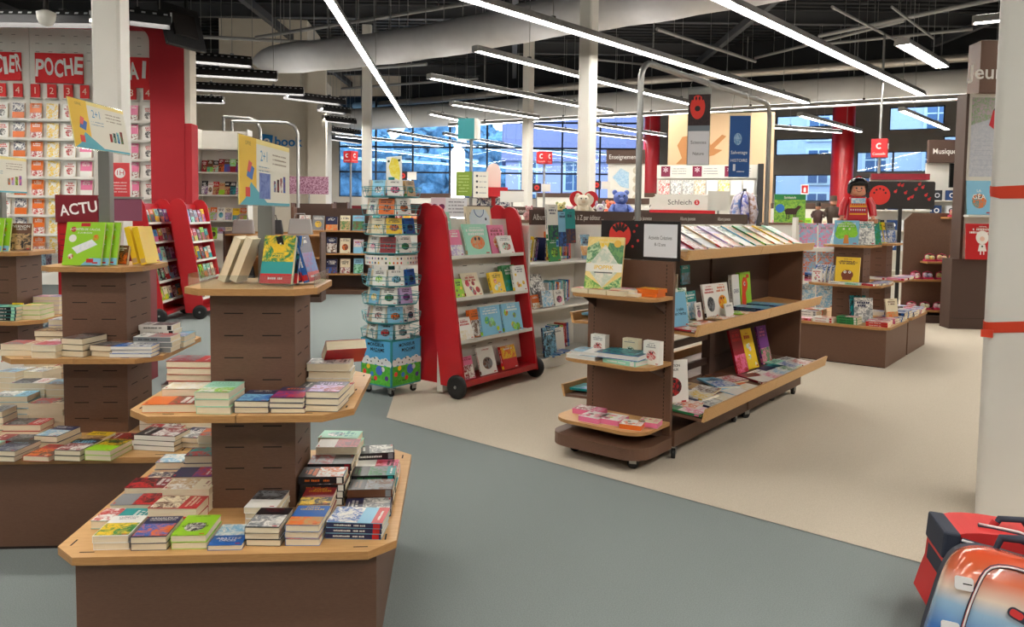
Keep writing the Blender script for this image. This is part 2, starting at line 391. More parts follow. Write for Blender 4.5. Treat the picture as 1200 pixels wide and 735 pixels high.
# walls enclosing the store
def wall(name, p, q, z0, z1, holes=(), mat='offwhite', th=.25):
    """vertical wall from p to q, rectangular holes as (s0,s1,z0,z1) along it"""
    p = Vector(p); q = Vector(q); L = (q-p).length; ang = math.atan2(q.y-p.y, q.x-p.x)
    b = MB(); b.M = T(p.x, p.y, 0) @ Matrix.Rotation(ang, 4, 'Z')
    xs = sorted({0, L} | {h[0] for h in holes} | {h[1] for h in holes}); zs = sorted({z0, z1} | {h[2] for h in holes} | {h[3] for h in holes})
    for i in range(len(xs)-1):
        for j in range(len(zs)-1):
            cx, cz = (xs[i]+xs[i+1])/2, (zs[j]+zs[j+1])/2
            if any(h[0] < cx < h[1] and h[2] < cz < h[3] for h in holes): continue
            b.box(xs[i], xs[i+1], 0, th, zs[j], zs[j+1], mat)
    struct(b.build(name)); return b.M.copy()
def glazing(n, M, s0, s1, z0, z1, nx, nz, name='window'):
    b = MB(); b.M = M; fr = .07
    for i in range(nx+1):
        x = s0+(s1-s0)*i/nx; b.box(x-fr/2, x+fr/2, .05, .15, z0, z1, 'dark_metal')
    for j in range(nz+1):
        z = z0+(z1-z0)*j/nz; b.box(s0, s1, .06, .14, z-fr/2, z+fr/2, 'dark_metal')
    fo = struct(b.build('%s_%d' % (name, n)))
    g = MB(); g.M = M; g.box(s0, s1, .095, .105, z0, z1, 'glass'); g.build('pane', fo)
    return fo
wall('wall_left', (-22, -7), (-22, 34.5), 0, CEIL)
wall('wall_front', (24, -7), (-22, -7), 0, CEIL)
MBK = wall('wall_back', (-22, 34), (5.6, 32.6), 0, CEIL, [(14.5, 27.3, 2.3, 6.6)], 'offwhite')
glazing(1, MBK, 14.5, 27.3, 2.3, 6.6, 8, 4)
pB = Vector((5.6, 32.6)); dB = Vector((.903, -.43)).normalized()
def along(px):   # distance along the right-hand back wall where the pixel column meets it
    k = (px-600)/900; return (k*pB.y-pB.x)/(dB.x-k*dB.y)
def wz(px, py): s = along(px); Y = pB.y+dB.y*s; return 1.6+(252+.0131*(px-600)-py)*Y/900
rects = [(708,752,152,222),(905,978,163,182),(905,978,205,236),(1000,1086,178,202),(1036,1100,126,153),(1100,1128,160,166),(905,978,136,150),(1000,1086,208,222)]
holes = []
for (a, b_, ya, yb) in rects:
    s0, s1 = along(a), along(b_); zc0, zc1 = wz((a+b_)/2, yb), wz((a+b_)/2, ya); holes.append((max(.1, s0), s1, zc0, zc1))
MRW = wall('wall_right_back', pB, pB+dB*20, 0, CEIL, holes, 'grey_wall')
for i, h in enumerate(holes): glazing(i+2, MRW, h[0], h[1], h[2], h[3], max(1, round((h[1]-h[0])/1.6)), 1 if h[3]-h[2] < 1.3 else 2)
wall('wall_right', pB+dB*20, (24, -7), 0, CEIL)
# ------------------------------------------------------------------ columns
def column(px, py, Y, wd, label, base_to=CEIL, mat='column_paint', tape=False, rz=-38.5):
    p = at(px, py, Y); e = empty('structural_column', frame(p.x, p.y, rz), label, 'column')
    b = MB(); h = wd/2; c = .025
    b.prism([(-h+c,-h),(h-c,-h),(h,-h+c),(h,h-c),(h-c,h),(-h+c,h),(-h,h-c),(-h,-h+c)], 0, base_to, mat); b.build('shaft', e)
    return e
column(131, 100, 7.8, .27, 'white square column standing in front of the paperback wall', rz=4.4)
column(688, 150, 14, .26, 'tall cream square column behind the white album shelves')
column(618, 190, 24, .27, 'slim cream column far back left of the tall cream one')
column(430, 190, 25, .3, 'pale column beside the beige wall block', rz=4.4)
# foreground right column with two bands of red tape
pc = Vector((2.456+1.40*.24+.06, 4.07+.16*.24, 0))
e = empty('structural_column', frame(pc.x, pc.y, -38.5), 'big white foreground column wrapped with red tape', 'column')
b = MB(); hw = .24; b.prism(rrect(-hw, hw, -hw, hw, .05, 4), 0, CEIL, 'column_paint', smooth=True)
b.build('shaft', e)
simple('red_tape', (206,62,34), .35)
for z0, tl in ((1.72, 0), (1.035, 1)):
    b = MB(); n = 12; vs = []; fs = []
    ring = rrect(-hw-.003, hw+.003, -hw-.003, hw+.003, .053, 4); ph = 0
    for wv in range(3):
        dz = .018*wv*(.6 if tl else 1); g_ = .0012*wv
        vs = []; fs = []; m_ = len(ring)
        for i, (x, y) in enumerate(ring):
            s_ = 1+g_/hw; tiltz = (.012*math.sin(i*.5+wv) + (.03*(x/hw) if tl else 0))
            vs += [(x*s_, y*s_, z0+dz+tiltz), (x*s_, y*s_, z0+dz+.035+tiltz*.7)]
        for i in range(m_): j = (i+1) % m_; fs.append((2*i, 2*j, 2*j+1, 2*i+1))
        b.add(vs, fs, 'red_tape', smooth=True)
    if tl: b.box(-hw-.006, -hw+.05, -hw-.012, -hw-.006, z0-.05, z0-.01, 'red_tape')
    b.build('tape_band', e)
def round_col(px, py, Y, r, label):
    p = at(px, py, Y); e = empty('round_column', T(p.x, p.y, 0), label, 'column')
    b = MB(); b.lathe([(r*1.03, 0), (r*1.03, .12), (r, .14), (r, CEIL)], 'red', 28); b.build('shaft', e)
round_col(763, 190, 29.3, .31, 'red round column left of the beige back board')
round_col(987, 190, 27.6, .38, 'red round column behind the toy figure')
# ------------------------------------------------------------------ suspended lamps
noisy('lamp_body', (186,188,192), (204,206,210), 30, .35, (30,1,1))
simple('lamp_white', (206,208,210), .4)
def lamp(p, q, label, wd=.17, dark=False, tube='tube', group='suspended strip lights', lit=True, zc=CEIL, louvre=False):
    p = Vector(p); q = Vector(q); L = (q-p).length; ang = math.atan2(q.y-p.y, q.x-p.x)
    e = empty('strip_light', T(*p) @ Matrix.Rotation(ang, 4, 'Z'), label, 'ceiling light', group)
    h = wd/2; body = 'dark_metal' if dark else 'lamp_body'
    sk = -.075 if louvre else 0
    b = MB(); pr = [(-h,0),(-h*.98,.03),(-h*.62,.11),(h*.62,.11),(h*.98,.03),(h,0),(h*.86,0),(h*.5,.085),(-h*.5,.085),(-h*.86,0)]
    b.M = RY(90) @ RZ(90)   # prism axis along x
    b.prism(pr, 0, L, body)
    b.M = I4.copy()
    if louvre:
        for s_ in (-1, 1): b.box(0, L, s_*h-.004, s_*h+.004, sk, .03, body)
    n = max(2, int(L/.12))
    for i in range(n):   # perforated strip along both upper flanks
        x = (i+.5)*L/n
        for s_ in (-1, 1): b.add([(x-.025, s_*h*.9, .052), (x+.025, s_*h*.9, .052), (x+.025, s_*h*.8, .077), (x-.025, s_*h*.8, .077)], [(0,1,2,3)] if s_ < 0 else [(3,2,1,0)], 'lamp_white')
    b.build('housing', e)
    n = max(1, round(L/1.5)); b = MB()
    for i in range(n):
        x0 = L*i/n+.02; x1 = L*(i+1)/n-.02
        b.box(x0, x1, -h*.6, h*.6, .004, .03, tube if lit else 'lamp_white')
        if louvre:
            for k in range(int((x1-x0)/.1)): b.box(x0+k*.1, x0+k*.1+.012, -h*.66, h*.66, -.004, .003, 'lamp_white')
    b.build('diffuser', e)
    if tube != 'tube_dim': b = MB(); b.box(.03, L-.03, -h*.45, h*.45, .111, .114, 'uplight_fill'); b.build('upper_diffuser', e)  # added glow strip, hidden from below, brightens the ceiling and ducts
    for x in (0, L):
        b = MB(); b.box(x-.012, x+.012, -h*.9, h*.9, -.01, .1, 'lamp_white'); b.build('end_cap', e)
    k = max(2, round(L/3))
    for i in range(k):
        b = MB(); x = L*(i+.5)/k; b.tube([(x,0,.1),(x,0,zc-p.z-.0)], .006, 'steel', 5); b.box(x-.03,x+.03,-.03,.03,.11,.15,'dark_metal'); b.build('hanger', e)
    return e
LZ = 4.5
def lp(x0, y0, x1, y1, z, ext0=0, ext1=0):
    a = floor_at(x0, y0, z); b = floor_at(x1, y1, z); d = (b-a).normalized(); return a-d*ext0, b+d*ext1
def L(args, label, **k): p, q = lp(*args); lamp(p, q, label, **k)
L((548,0,945,121,LZ,2.5,0), 'longest bright strip light crossing top centre above the pipe arch', wd=.2)
L((843,0,1080,112,LZ,2,0), 'bright strip light ending above the Jeunesse sign side, top right', wd=.2)
L((557,60,830,128,LZ,0,0), 'strip light passing in front of the tall cream column')
L((503,92,716,132,LZ,0,0), 'strip light starting under the grey fabric duct, left of tall column')
L((529,123,630,139,LZ,0,0), 'short strip light below and behind the fabric duct')
L((503,134,560,146,LZ,0,0), 'shortest far strip light over the far back windows')
L((385,0,480,149,LZ,1.5,0), 'strip light pointing straight away over the grey aisle', wd=.13)
L((1057,52,1104,79,LZ,0,0), 'short white strip light left of the Jeunesse sign', wd=.26)
L((1140,28,1200,22,LZ,0,1.5), 'strip light above the Jeunesse sign', dark=False)
L((937,136,1008,155,LZ,0,0), 'short strip light before the second red round column')
L((1056,130,1110,152,LZ,0,0), 'short strip light before the upper right window')
for i, (a, nm) in enumerate([((392,160,520,172),'first'),((400,172,560,190),'second'),((455,155,620,183),'third'),((520,158,700,190),'fourth'),((400,186,640,200),'fifth'),((625,150,760,165),'sixth'),((700,148,780,160),'seventh'),((560,172,740,183),'eighth')]):
    L((*a,LZ,0,0), nm+' thin far strip light against the back windows', wd=.12, tube='tube_cool')
for i, (a, nm) in enumerate([((200,66,295,74),'nearest'),((205,83,325,90),'second nearest'),((210,101,356,108),'third nearest'),((335,112,402,120),'fourth nearest'),((205,116,262,118),'farthest')]):
    L((*a,LZ,0,0), nm+' dark louvred strip light beside the red portal', dark=True, louvre=True, wd=.3)
for i, (a, nm) in enumerate([((375,127,408,131),'nearest'),((378,139,415,143),'second'),((380,151,420,156),'third'),((383,161,426,167),'fourth')]):
    L((*a,LZ,0,0), nm+' of four small louvred lights right of the beige wall', dark=True, louvre=True, wd=.3)
L((905,150,985,156,LZ,0,0), 'dim long strip light before the grey right wall', wd=.14)
p, q = lp(526,148,1160,114,4.55,0,1.5)
lamp(p, q, 'very long continuous white light line across the back', wd=.1, tube='tube', group='far light line')
# lamps over the part of the shop behind and beside the photographer
for i, (x, y, a, ln) in enumerate([(-3.5,1.2,4.4,5),(-3.2,5.2,4.4,5),(-9,3,4.4,6),(-9,8,4.4,6),(1.0,-2,-38,6),(3.6,1.6,-38,5),(6,4,-38,5.5),(10,8,-38,6),(8.5,0,-38,6),(-3,-3.5,4.4,6),(12,14,-38,6),(-9.2,9.6,4.4,5.2)]):  # last one added, out of view, to brighten the paperback wall
    d = Vector((math.cos(R(a)), math.sin(R(a)), 0)) if a > 0 else Vector((math.sin(R(38)), math.cos(R(38)), 0))
    c0 = Vector((x, y, LZ)); 
    # kept out of view, over the near aisles
    lamp(c0-d*ln/2, c0+d*ln/2, ORD[i]+' strip light over the near aisles outside the picture', wd=.2, group='near aisle lights')
# ------------------------------------------------------------------ ducts and pipes
def smooth_path(ps, n=6):
    out = []
    for i in range(len(ps)-1):
        a = ps[max(i-1,0)]; b = ps[i]; c = ps[i+1]; d = ps[min(i+2,len(ps)-1)]
        for k in range(n):
            t = k/n; out.append(.5*((2*b)+(c-a)*t+(2*a-5*b+4*c-d)*t*t+(3*b-a-3*c+d)*t**3))
    out.append(ps[-1]); return out
pts = smooth_path([floor_at(x, y, 5.5) for x, y in ((300,72),(340,68),(420,60),(520,46),(640,22),(760,2),(900,-24),(1000,-40))], 5)
b = MB(); rr = [.12,.2,.28,.34,.36]+[.38+.012*math.sin(i*1.9) for i in range(len(pts)-5)]
b.tube(pts, rr, 'duct', 20)
o = b.build('fabric_duct'); tag(o, 'large sagging grey fabric air duct hung under the dark ceiling', 'air duct')
for i, p in enumerate(pts[3:]):
    b = MB(); b.tube([p+Vector((0,0,.36)), Vector((p.x, p.y, CEIL-.01))], .012, 'pipe_paint', 5); b.build('hanger', o)
pts = smooth_path([floor_at(x, y, 5.6) for x, y in ((395,141),(480,137),(740,122),(1000,107),(1170,97))], 4)
b = MB(); b.tube(pts, [.46]*len(pts), 'duct_side', 20); o = b.build('air_duct'); tag(o, 'pale round air duct running along the back above the light line', 'air duct')
for p in pts[::2]:
    b = MB(); b.tube([p+Vector((0,0,.4)), Vector((p.x, p.y, CEIL-.01))], .015, 'pipe_paint', 5); b.build('hanger', o)
pts = smooth_path([floor_at(x, y, 6.3) for x, y in ((415,124),(520,116),(640,104),(820,90),(1130,68),(1200,62))], 4)
b = MB(); b.tube(pts, [.13+.012*math.sin(i*2.3) for i in range(len(pts))], 'foil', 10); tag(b.build('foil_pipe'), 'crinkled foil-wrapped pipe above the pale round duct', 'pipe')
pp = [((232,43),(410,52),6.4,.05,'grey conduit pipe with elbow beside the beige pillar'),((300,44),(560,2),6.4,.05,'grey pipe above the left end of the fabric duct'),
      ((385,83),(500,75),6.6,.06,'dark pipe behind the aisle strip light'),((960,42),(1200,-8),6.9,.06,'pale diagonal pipe at top right'),((975,8),(1065,55),6.5,.035,'thin sprinkler pipe at top right'),
      ((1045,8),(1094,45),6.5,.03,'short thin pipe above the white strip light'),((770,34),(885,72),6.5,.05,'grey sprinkler pipe right of the fabric duct'),((885,68),(1060,24),6.9,.05,'pale cross pipe above the right strip lights'),
      ((400,104),(560,92),6.9,.05,'dark cross pipe above the foil pipe'),((960,52),(1140,34),7.0,.05,'dark pipe under the deck at right'),((700,70),(860,86),7.0,.04,'thin dark pipe behind the tall column'),((985,72),(1170,58),7.0,.07,'pale pipe behind the white strip light')]
for (a, c, z, r_, lb) in pp:
    p = floor_at(*a, z); q = floor_at(*c, z); b = MB(); b.tube([p, q], r_, 'pipe_paint', 8); o = b.build('ceiling_pipe'); tag(o, lb, 'pipe')
    for t in (.15, .5, .85):
        m = MB(); s_ = p.lerp(q, t); m.tube([s_, Vector((s_.x, s_.y, CEIL-.01))], .01, 'steel', 5); m.build('hanger', o)

a = floor_at(-400,137+45,5.75); 
pA = floor_at(395,138,5.75); pZ = floor_at(1170,94,5.75); dd = (pZ-pA).normalized(); pA = pA-dd*22; pZ = pZ+dd*9
nn = Vector((-dd.y, dd.x, 0)); 
b = MB(); b.add([tuple(pA+nn*.6), tuple(pZ+nn*.6), tuple(pZ+nn*.6+Vector((0,0,CEIL-5.75))), tuple(pA+nn*.6+Vector((0,0,CEIL-5.75))), tuple(pA+nn*.8), tuple(pZ+nn*.8), tuple(pZ+nn*.8+Vector((0,0,CEIL-5.75))), tuple(pA+nn*.8+Vector((0,0,CEIL-5.75)))], [(0,1,2,3),(7,6,5,4),(0,4,5,1),(3,2,6,7)], 'ceiling_dark')
struct(b.build('trim_1'))
# ------------------------------------------------------------------ tiered display tables of novels
def chamf(h, c): return [(-h+c,-h),(h-c,-h),(h,-h+c),(h,h-c),(h-c,h),(-h+c,h),(-h,h-c),(-h,-h+c)]
Z1, Z2, Z3 = .44, .87, 1.31
def tower_part(e, name, z0, z1, hw=.16, rows=4):
    b = MB(); b.box(-hw, hw, -hw, hw, z0, z1, 'brown')
    n = rows
    for r_ in range(n):
        z = z0+(z1-z0)*(r_+.9)/(n+.8)
        for k in range(4):
            b.M = RZ(90*k)
            for s_ in (-1, 1):
                x = s_*hw*.45; b.box(x-.036, x+.036, -hw-.0006, -hw+.001, z-.0022, z+.0022, 'slot')
    b.M = I4.copy(); b.build(name, e)
def display_table(F, label, top=.55, base=.51, mid=.39, head=.25, guard=False, seam=True):
    e = empty('display_table', F, label, 'table', 'tiered display tables')
    b = MB(); b.box(-base, base, -base, base, .0, Z1-.028, 'brown'); b.box(-base+.004, base-.004, -base-.0008, -base, .0, .012, 'slot'); b.build('base_cabinet', e)
    b = MB(); b.prism(chamf(top, .09), Z1-.028, Z1, 'wood', mat_side='wood_edge')
    for sx in (-1, 1):
        for sy in (-1, 1):
            b.box(sx*(top-.12)-.025, sx*(top-.12)+.025, sy*(top-.04)-.003, sy*(top-.04)+.003, Z1, Z1+.0005, 'slot')
            b.box(sx*(top-.04)-.003, sx*(top-.04)+.003, sy*(top-.12)-.025, sy*(top-.12)+.025, Z1, Z1+.0005, 'slot')
    b.build('tabletop', e, bevel=.003)
    tower_part(e, 'column', Z1, Z2-.03); tower_part(e, 'column', Z2, Z3-.025)
    b = MB(); b.prism(chamf(.12, .03), Z2-.045, Z2-.025, 'slot'); b.build('bracket', e)
    for s_ in (0, 1):   # the shelf board is two halves
        b = MB(); c = .1; h = mid; g = .0015
        if s_ == 0: pts = [(-h+c,-h),(-g,-h),(-g,h),(-h+c,h),(-h,h-c),(-h,-h+c)]
        else: pts = [(g,-h),(h-c,-h),(h,-h+c),(h,h-c),(h-c,h),(g,h)]
        b.prism(pts, Z2-.025, Z2, 'wood', mat_side='wood_edge')
        sx = -1 if s_ == 0 else 1
        for yy in (-.28, 0, .28) if True else ():
            b.box(sx*(h-.03)-.003, sx*(h-.03)+.003, yy-.014, yy+.014, Z2, Z2+.0005, 'slot')
        b.box(sx*(h-.16)-.02, sx*(h-.16)+.02, -h+.03, -h+.035, Z2, Z2+.0005, 'slot')
        b.build('shelf', e)
    b = MB(); b.prism(chamf(head, .075), Z3-.025, Z3, 'wood', mat_side='wood_edge'); b.build('shelf', e, bevel=.002)
    if guard:
        for (x0,x1,y0,y1) in ((-head+.08,head-.08,-head+.012,-head+.015),(head-.015,head-.012,-head+.08,head-.08),(-head+.012,-head+.015,-head+.08,head-.08)):
            b = MB(); b.box(x0,x1,y0,y1, Z3, Z3+.05, 'acrylic'); b.build('acrylic_guard', e)
    return e
def post_sign(F, z, h, label, wleft, wright, ph, tilt=0, seed=0, angl=16, pw=.029, zoff=0):
    """grey post on the table head carrying a two-leaf price poster"""
    e = empty('price_sign', F @ T(0,0,z), label, 'sign', 'price offer signs')
    b = MB(); b.box(-pw, pw, -pw, pw, 0, h, 'grey_metal'); b.build('post', e, bevel=.004)
    Mx = T(0, 0, h+zoff) @ RZ(angl) @ T(0,0,.021) @ RX(90-tilt)
    b = MB(); b.M = Mx; W = wleft+wright; x0 = -wleft; x1 = wright; y0 = -.02; y1 = ph-.02
    b.box(x0, x1, y0, y1, -.002, .002, 'matte', (246,226,150)); e1 = .0024
    b.quad(x0, x0+W*.3, y0, y1, e1, 'matte', (240,196,70)); b.quad(x0+W*.3, x1, y0, y1-.02, e1, 'matte', (238,234,220))
    b.poly([(x0,y0),(x0+W*.55,y0),(x0+W*.34,y0+ph*.2),(x0+W*.2,y0+ph*.34),(x0+W*.1,y0+ph*.1)], e1+.0003, 'matte', (96,178,196)); b.quad(x0+W*.3, x1, y0, y0+ph*.045, e1+.0004, 'matte', (96,178,196))
    rng = random.Random(seed+5)
    b.poly([(x0+W*.12,y0+ph*.42),(x0+W*.22,y0+ph*.37),(x0+W*.26,y0+ph*.55),(x0+W*.16,y0+ph*.62)], e1+.0005, 'matte', (70,110,180)); b.poly([(x0+W*.13,y0+ph*.5),(x0+W*.18,y0+ph*.48),(x0+W*.22,y0+ph*.62),(x0+W*.16,y0+ph*.66)], e1+.0006, 'matte', (224,96,90))
    b.text('OFFRE', x0+W*.15, y1-ph*.1, ph*.06, e1+.0005, 'matte', (160,130,60), W*.22); b.quad(x0+W*.1, x0+W*.18, y0+ph*.12, y0+ph*.26, e1+.0007, 'matte', (222,70,60))
    b.text('2+1', x0+W*.45, y1-ph*.25, ph*.17, e1+.0005, 'matte', (92,160,200), W*.24, 0)
    for q in range(3): b.greek(x0+W*.62, x1-W*.08, y1-ph*(.2+.07*q), ph*.025, e1+.0005, 'matte', (150,130,110), rng)
    for q in range(2): b.greek(x0+W*.34, x0+W*.56, y1-ph*(.42+.06*q), ph*.02, e1+.0005, 'matte', (110,150,180), rng)
    if seed == 0: b.quad(x0+W*.35, x0+W*.57, y0+ph*.1, y0+ph*.5, e1+.0005, 'matte', (120,140,200), (90,110,180))
    for q in range(4): b.quad(x0+W*(.64+.07*q), x0+W*(.69+.07*q), y0+ph*.22, y0+ph*(.4+.03*q), e1+.0006, 'matte', PAL[rng.choice(PN)], PAL[rng.choice(PN)])
    b.box(x0-.004, x1+.004, y0-.004, y1+.004, -.003, -.0022, 'acrylic'); b.build('poster', e)
    return e
FA = 4.4
c = at(297.5, 400, 3.0); 
F1 = frame(-1.012, 3.11, FA); F2 = frame(-2.165, 4.10, FA); F3 = frame(-3.50, 5.29, FA)
display_table(F1, 'nearest three-tier brown and wood display table stacked with novels', guard=True, top=.578, mid=.405)
display_table(F2, 'second three-tier display table, behind and left of the nearest one', top=.583, base=.56)
display_table(F3, 'third three-tier display table, cut by the left picture edge', top=.6, base=.575)
post_sign(F1 @ T(.0,.07,0), Z3, .315, 'yellow and white two-plus-one poster on the nearest table', .31, .31, .262, seed=0, angl=85, zoff=.0)
post_sign(F2 @ T(-.012,.03,0), Z3, .60, 'yellow and white two-plus-one poster on the second table', .29, .26, .25, seed=1, angl=86, tilt=9)
post_sign(F3 @ T(-.04,.03,0), Z3, .40, 'two-plus-one poster cut by left edge on the third table', .3, .3, .25, seed=2, angl=86)
S = style
G1 = 'novels on the nearest table'
t1 = 'nearest table lowest tier'
z = Z1
# front row, left to right
pile(F1, -.385, -.44, z, 2, S('white','yellow','green','navy',[('CLÉMENCE',.4,.055),('BEAUVOIR',.32,.05)],kind='photo'), 'white novel with green meadow', 'front left, '+t1, w=.118, h=.178, t=.024, group=G1)
pile(F1, -.255, -.445, z, 2, S('navy','blue','orange','white',[('ARNALDUR',.38,.075),('INDRIDASON',.29,.06)],kind='photo'), 'navy novel with orange lights', 'front row, '+t1, w=.118, t=.024, group=G1)
pile(F1, -.127, -.445, z, 2, S('lime green','white','black','black',[('CLIFF SIMAK',.42,.04),('RESTER',.04,.085),('GROUPÉS',-.08,.085)],kind='spot'), 'lime green novel', 'front row, '+t1, w=.118, t=.024, group=G1)
pile(F1, -.005, -.455, z, 1, S('blue','white','light blue','white',[('ABATTEZ',-.2,.08),('DÉCÈS',-.3,.08)],kind='top'), 'bright blue novel with white splash', 'front row centre, '+t1, w=.114, t=.018, group=G1)
pile(F1, .125, -.43, z, 3, S('black','grey','white','crimson',[('AUTOPSIE',.4,.06),('A.BETA',.3,.05)],kind='photo'), 'black novel with tilted white plane', 'front row, '+t1, w=.118, t=.022, rot=-4, group=G1)
pile(F1, .258, -.43, z, 3, S('blue','orange','tan','yellow',[('JOHN',.4,.075),('GRISHAM',.29,.085)],kind='low'), 'sky blue novel with desert scene', 'front row, '+t1, w=.118, t=.024, rot=-4, group=G1)
pile(F1, .435, -.405, z, 3, S('light blue','blue','white','white',[('ATLANTIDE',.2,.08),('DONS',.06,.1)],band='red',kind='top',spine='navy'), 'pale blue novel with red band', 'front right, '+t1, w=.145, h=.2, t=.02, rot=84, group=G1)
# behind the front row
pile(F1, .075, -.245, z, 3, S('white','black','grey','black',kind='top'), 'white novel with black top', 'before the tower on nearest table', w=.118, t=.022, rot=-3, group=G1)
pile(F1, .262, -.245, z, 3, S('crimson','yellow','black','yellow',[('JOHN',.38,.075),('GRISHAM',.27,.085)],kind='low'), 'dark red and gold novel', 'behind desert novels, nearest table', w=.118, t=.024, group=G1)
# right side, going back
pile(F1, .262, -.09, z, 4, S('black','white','orange','orange',kind='photo',spine='black'), 'black novel with skeletal hand', 'right of tower, '+t1, w=.12, h=.178, t=.028, rot=88, group=G1)
pile(F1, .265, .045, z, 4, S('black','crimson','grey','crimson',kind='top',spine='black'), 'black novel with dark red title', 'right of tower, '+t1, w=.12, t=.03, rot=90, group=G1)
pile(F1, .275, .18, z, 5, S('white','red','crimson','red',kind='top'), 'white novel with red flowers', 'right of tower, '+t1, w=.12, t=.03, rot=-90, group=G1)
pile(F1, .27, .31, z, 5, S('mint','teal','white','teal',kind='spot'), 'pale mint novel', 'right rear, '+t1, w=.118, t=.03, rot=-96, group=G1)
pile(F1, .42, .28, z, 3, S('black','grey','white','white'), 'black and silver novel', 'rear right, '+t1, w=.12, t=.03, rot=96, group=G1)
pile(F1, .45, -.215, z, 1, S('navy','grey','white','white',kind='photo',spine='navy'), 'navy novel with white emblem', 'behind pale blue novels, nearest table', w=.12, t=.03, rot=92, group=G1)
pile(F1, .45, -.1, z, 2, S('black','grey','brown','brown',kind='photo',spine='brown'), 'charcoal novel with red-lettered spine', 'right edge, '+t1, w=.12, t=.032, rot=90, group=G1)
pile(F1, .45, .035, z, 3, S('black','green','grey','green',band='teal',spine='black'), 'black novel with green flap', 'right edge, '+t1, w=.12, t=.024, rot=90, group=G1)
pile(F1, .45, .165, z, 3, S('white','red','pink','black',kind='top'), 'white novel splashed pink and black', 'right edge, '+t1, w=.12, t=.02, rot=-90, group=G1)
# left side, going back
pile(F1, -.44, -.29, z, 1, S('teal','red','white','white',kind='low'), 'teal and red novel lying crosswise', 'left end, '+t1, w=.12, t=.03, rot=-92, group=G1)
pile(F1, -.25, -.275, z, 2, S('red','cream','brown','cream',kind='photo'), 'red and cream novel', 'second row left, '+t1, w=.125, t=.034, rot=-94, group=G1)
pile(F1, -.44, -.15, z, 1, S('grey','red','black','red',kind='top'), 'grey novel with red half', 'left edge, '+t1, w=.12, t=.036, rot=-90, group=G1)
pile(F1, -.245, -.14, z, 3, S('cream','tan','white','crimson',kind='photo'), 'cream novel with red lettering', 'left of tower, '+t1, w=.12, t=.03, rot=-92, group=G1)
pile(F1, -.44, -.01, z, 2, S('crimson','black','red','white',kind='photo'), 'crimson and black novel', 'left edge, '+t1, w=.12, t=.026, rot=-91, group=G1)
pile(F1, -.26, .0, z, 2, S('navy','purple','red','white',kind='top'), 'thick navy novel', 'left of tower, '+t1, w=.12, t=.045, rot=-91, group=G1)
pile(F1, -.43, .13, z, 1, S('orange','navy','cream','white',kind='photo'), 'orange and blue novel', 'left edge, '+t1, w=.12, t=.03, rot=-90, group=G1)
pile(F1, -.26, .15, z, 4, S('navy','teal','red','white',kind='photo'), 'navy novel with teal picture', 'left of tower, '+t1, w=.12, t=.032, rot=-90, group=G1)
pile(F1, -.25, .3, z, 5, S('white','orange','grey','black',kind='low'), 'white novel with orange corner', 'rear left, '+t1, w=.12, t=.034, rot=-90, group=G1)
pile(F1, -.43, .28, z, 2, S('grey','white','light blue','navy',kind='photo'), 'grey novel', 'rear left corner, '+t1, w=.12, t=.03, rot=-90, group=G1)
# middle tier of nearest table
t2 = 'nearest table middle tier'; z = Z2
pile(F1, -.245, -.29, z, 1, S('orange','brown','red','white',kind='top'), 'orange and black novel crosswise', 'front left, '+t2, w=.125, h=.2, t=.03, rot=-89, group=G1)
pile(F1, -.225, -.16, z, 1, S('cream','white','cream','red',kind='full'), 'cream novel with blank cover', 'behind the orange one, '+t2, w=.12, h=.2, t=.055, rot=-92, group=G1)
pile(F1, -.082, -.29, z, 3, S('mint','white','lime green','green',[('LE LYNX',.3,.08),('PRINTANIER',.12,.07)],kind='low'), 'mint green novel', 'front, '+t2, w=.122, t=.026, rot=-3, group=G1)
pile(F1, .052, -.285, z, 2, S('navy','light blue','blue','cream',kind='photo'), 'navy novel with waves', 'leftmost of three navy piles, nearest table', w=.122, t=.022, rot=-3, group=G1)
pile(F1, .178, -.285, z, 3, S('navy','purple','red','orange',kind='photo'), 'navy and purple novel', 'middle navy pile, nearest table', w=.122, t=.018, rot=-3, group=G1)
pile(F1, .302, -.27, z, 3, S('navy','lilac','crimson','lilac',kind='photo'), 'violet and navy novel', 'rightmost navy pile, nearest table', w=.122, t=.024, rot=-5, group=G1)
pile(F1, -.265, -.01, z, 5, S('red','grey','crimson','white',kind='photo'), 'red novel with grey centre', 'left of tower, '+t2, w=.13, t=.026, rot=-93, group=G1)
pile(F1, .27, -.1, z, 1, S('black','red','white','white',kind='low',spine='white'), 'black novel with white and red print', 'right of tower, '+t2, w=.13, h=.2, t=.04, rot=84, group=G1)
pile(F1, .255, .12, z, 3, S('white','grey','white','black'), 'thick plain-edged novel', 'right of tower rear, '+t2, w=.12, t=.032, rot=-92, group=G1)
book(F1 @ T(.31, .14, z+.115) @ RZ(-70) @ RX(0) @ RY(-38), S('red','crimson','black','black',kind='full',spine='red'), .12, .17, .045, 'red boxed novel leaning atop the rear pile, middle tier, nearest table', G1)
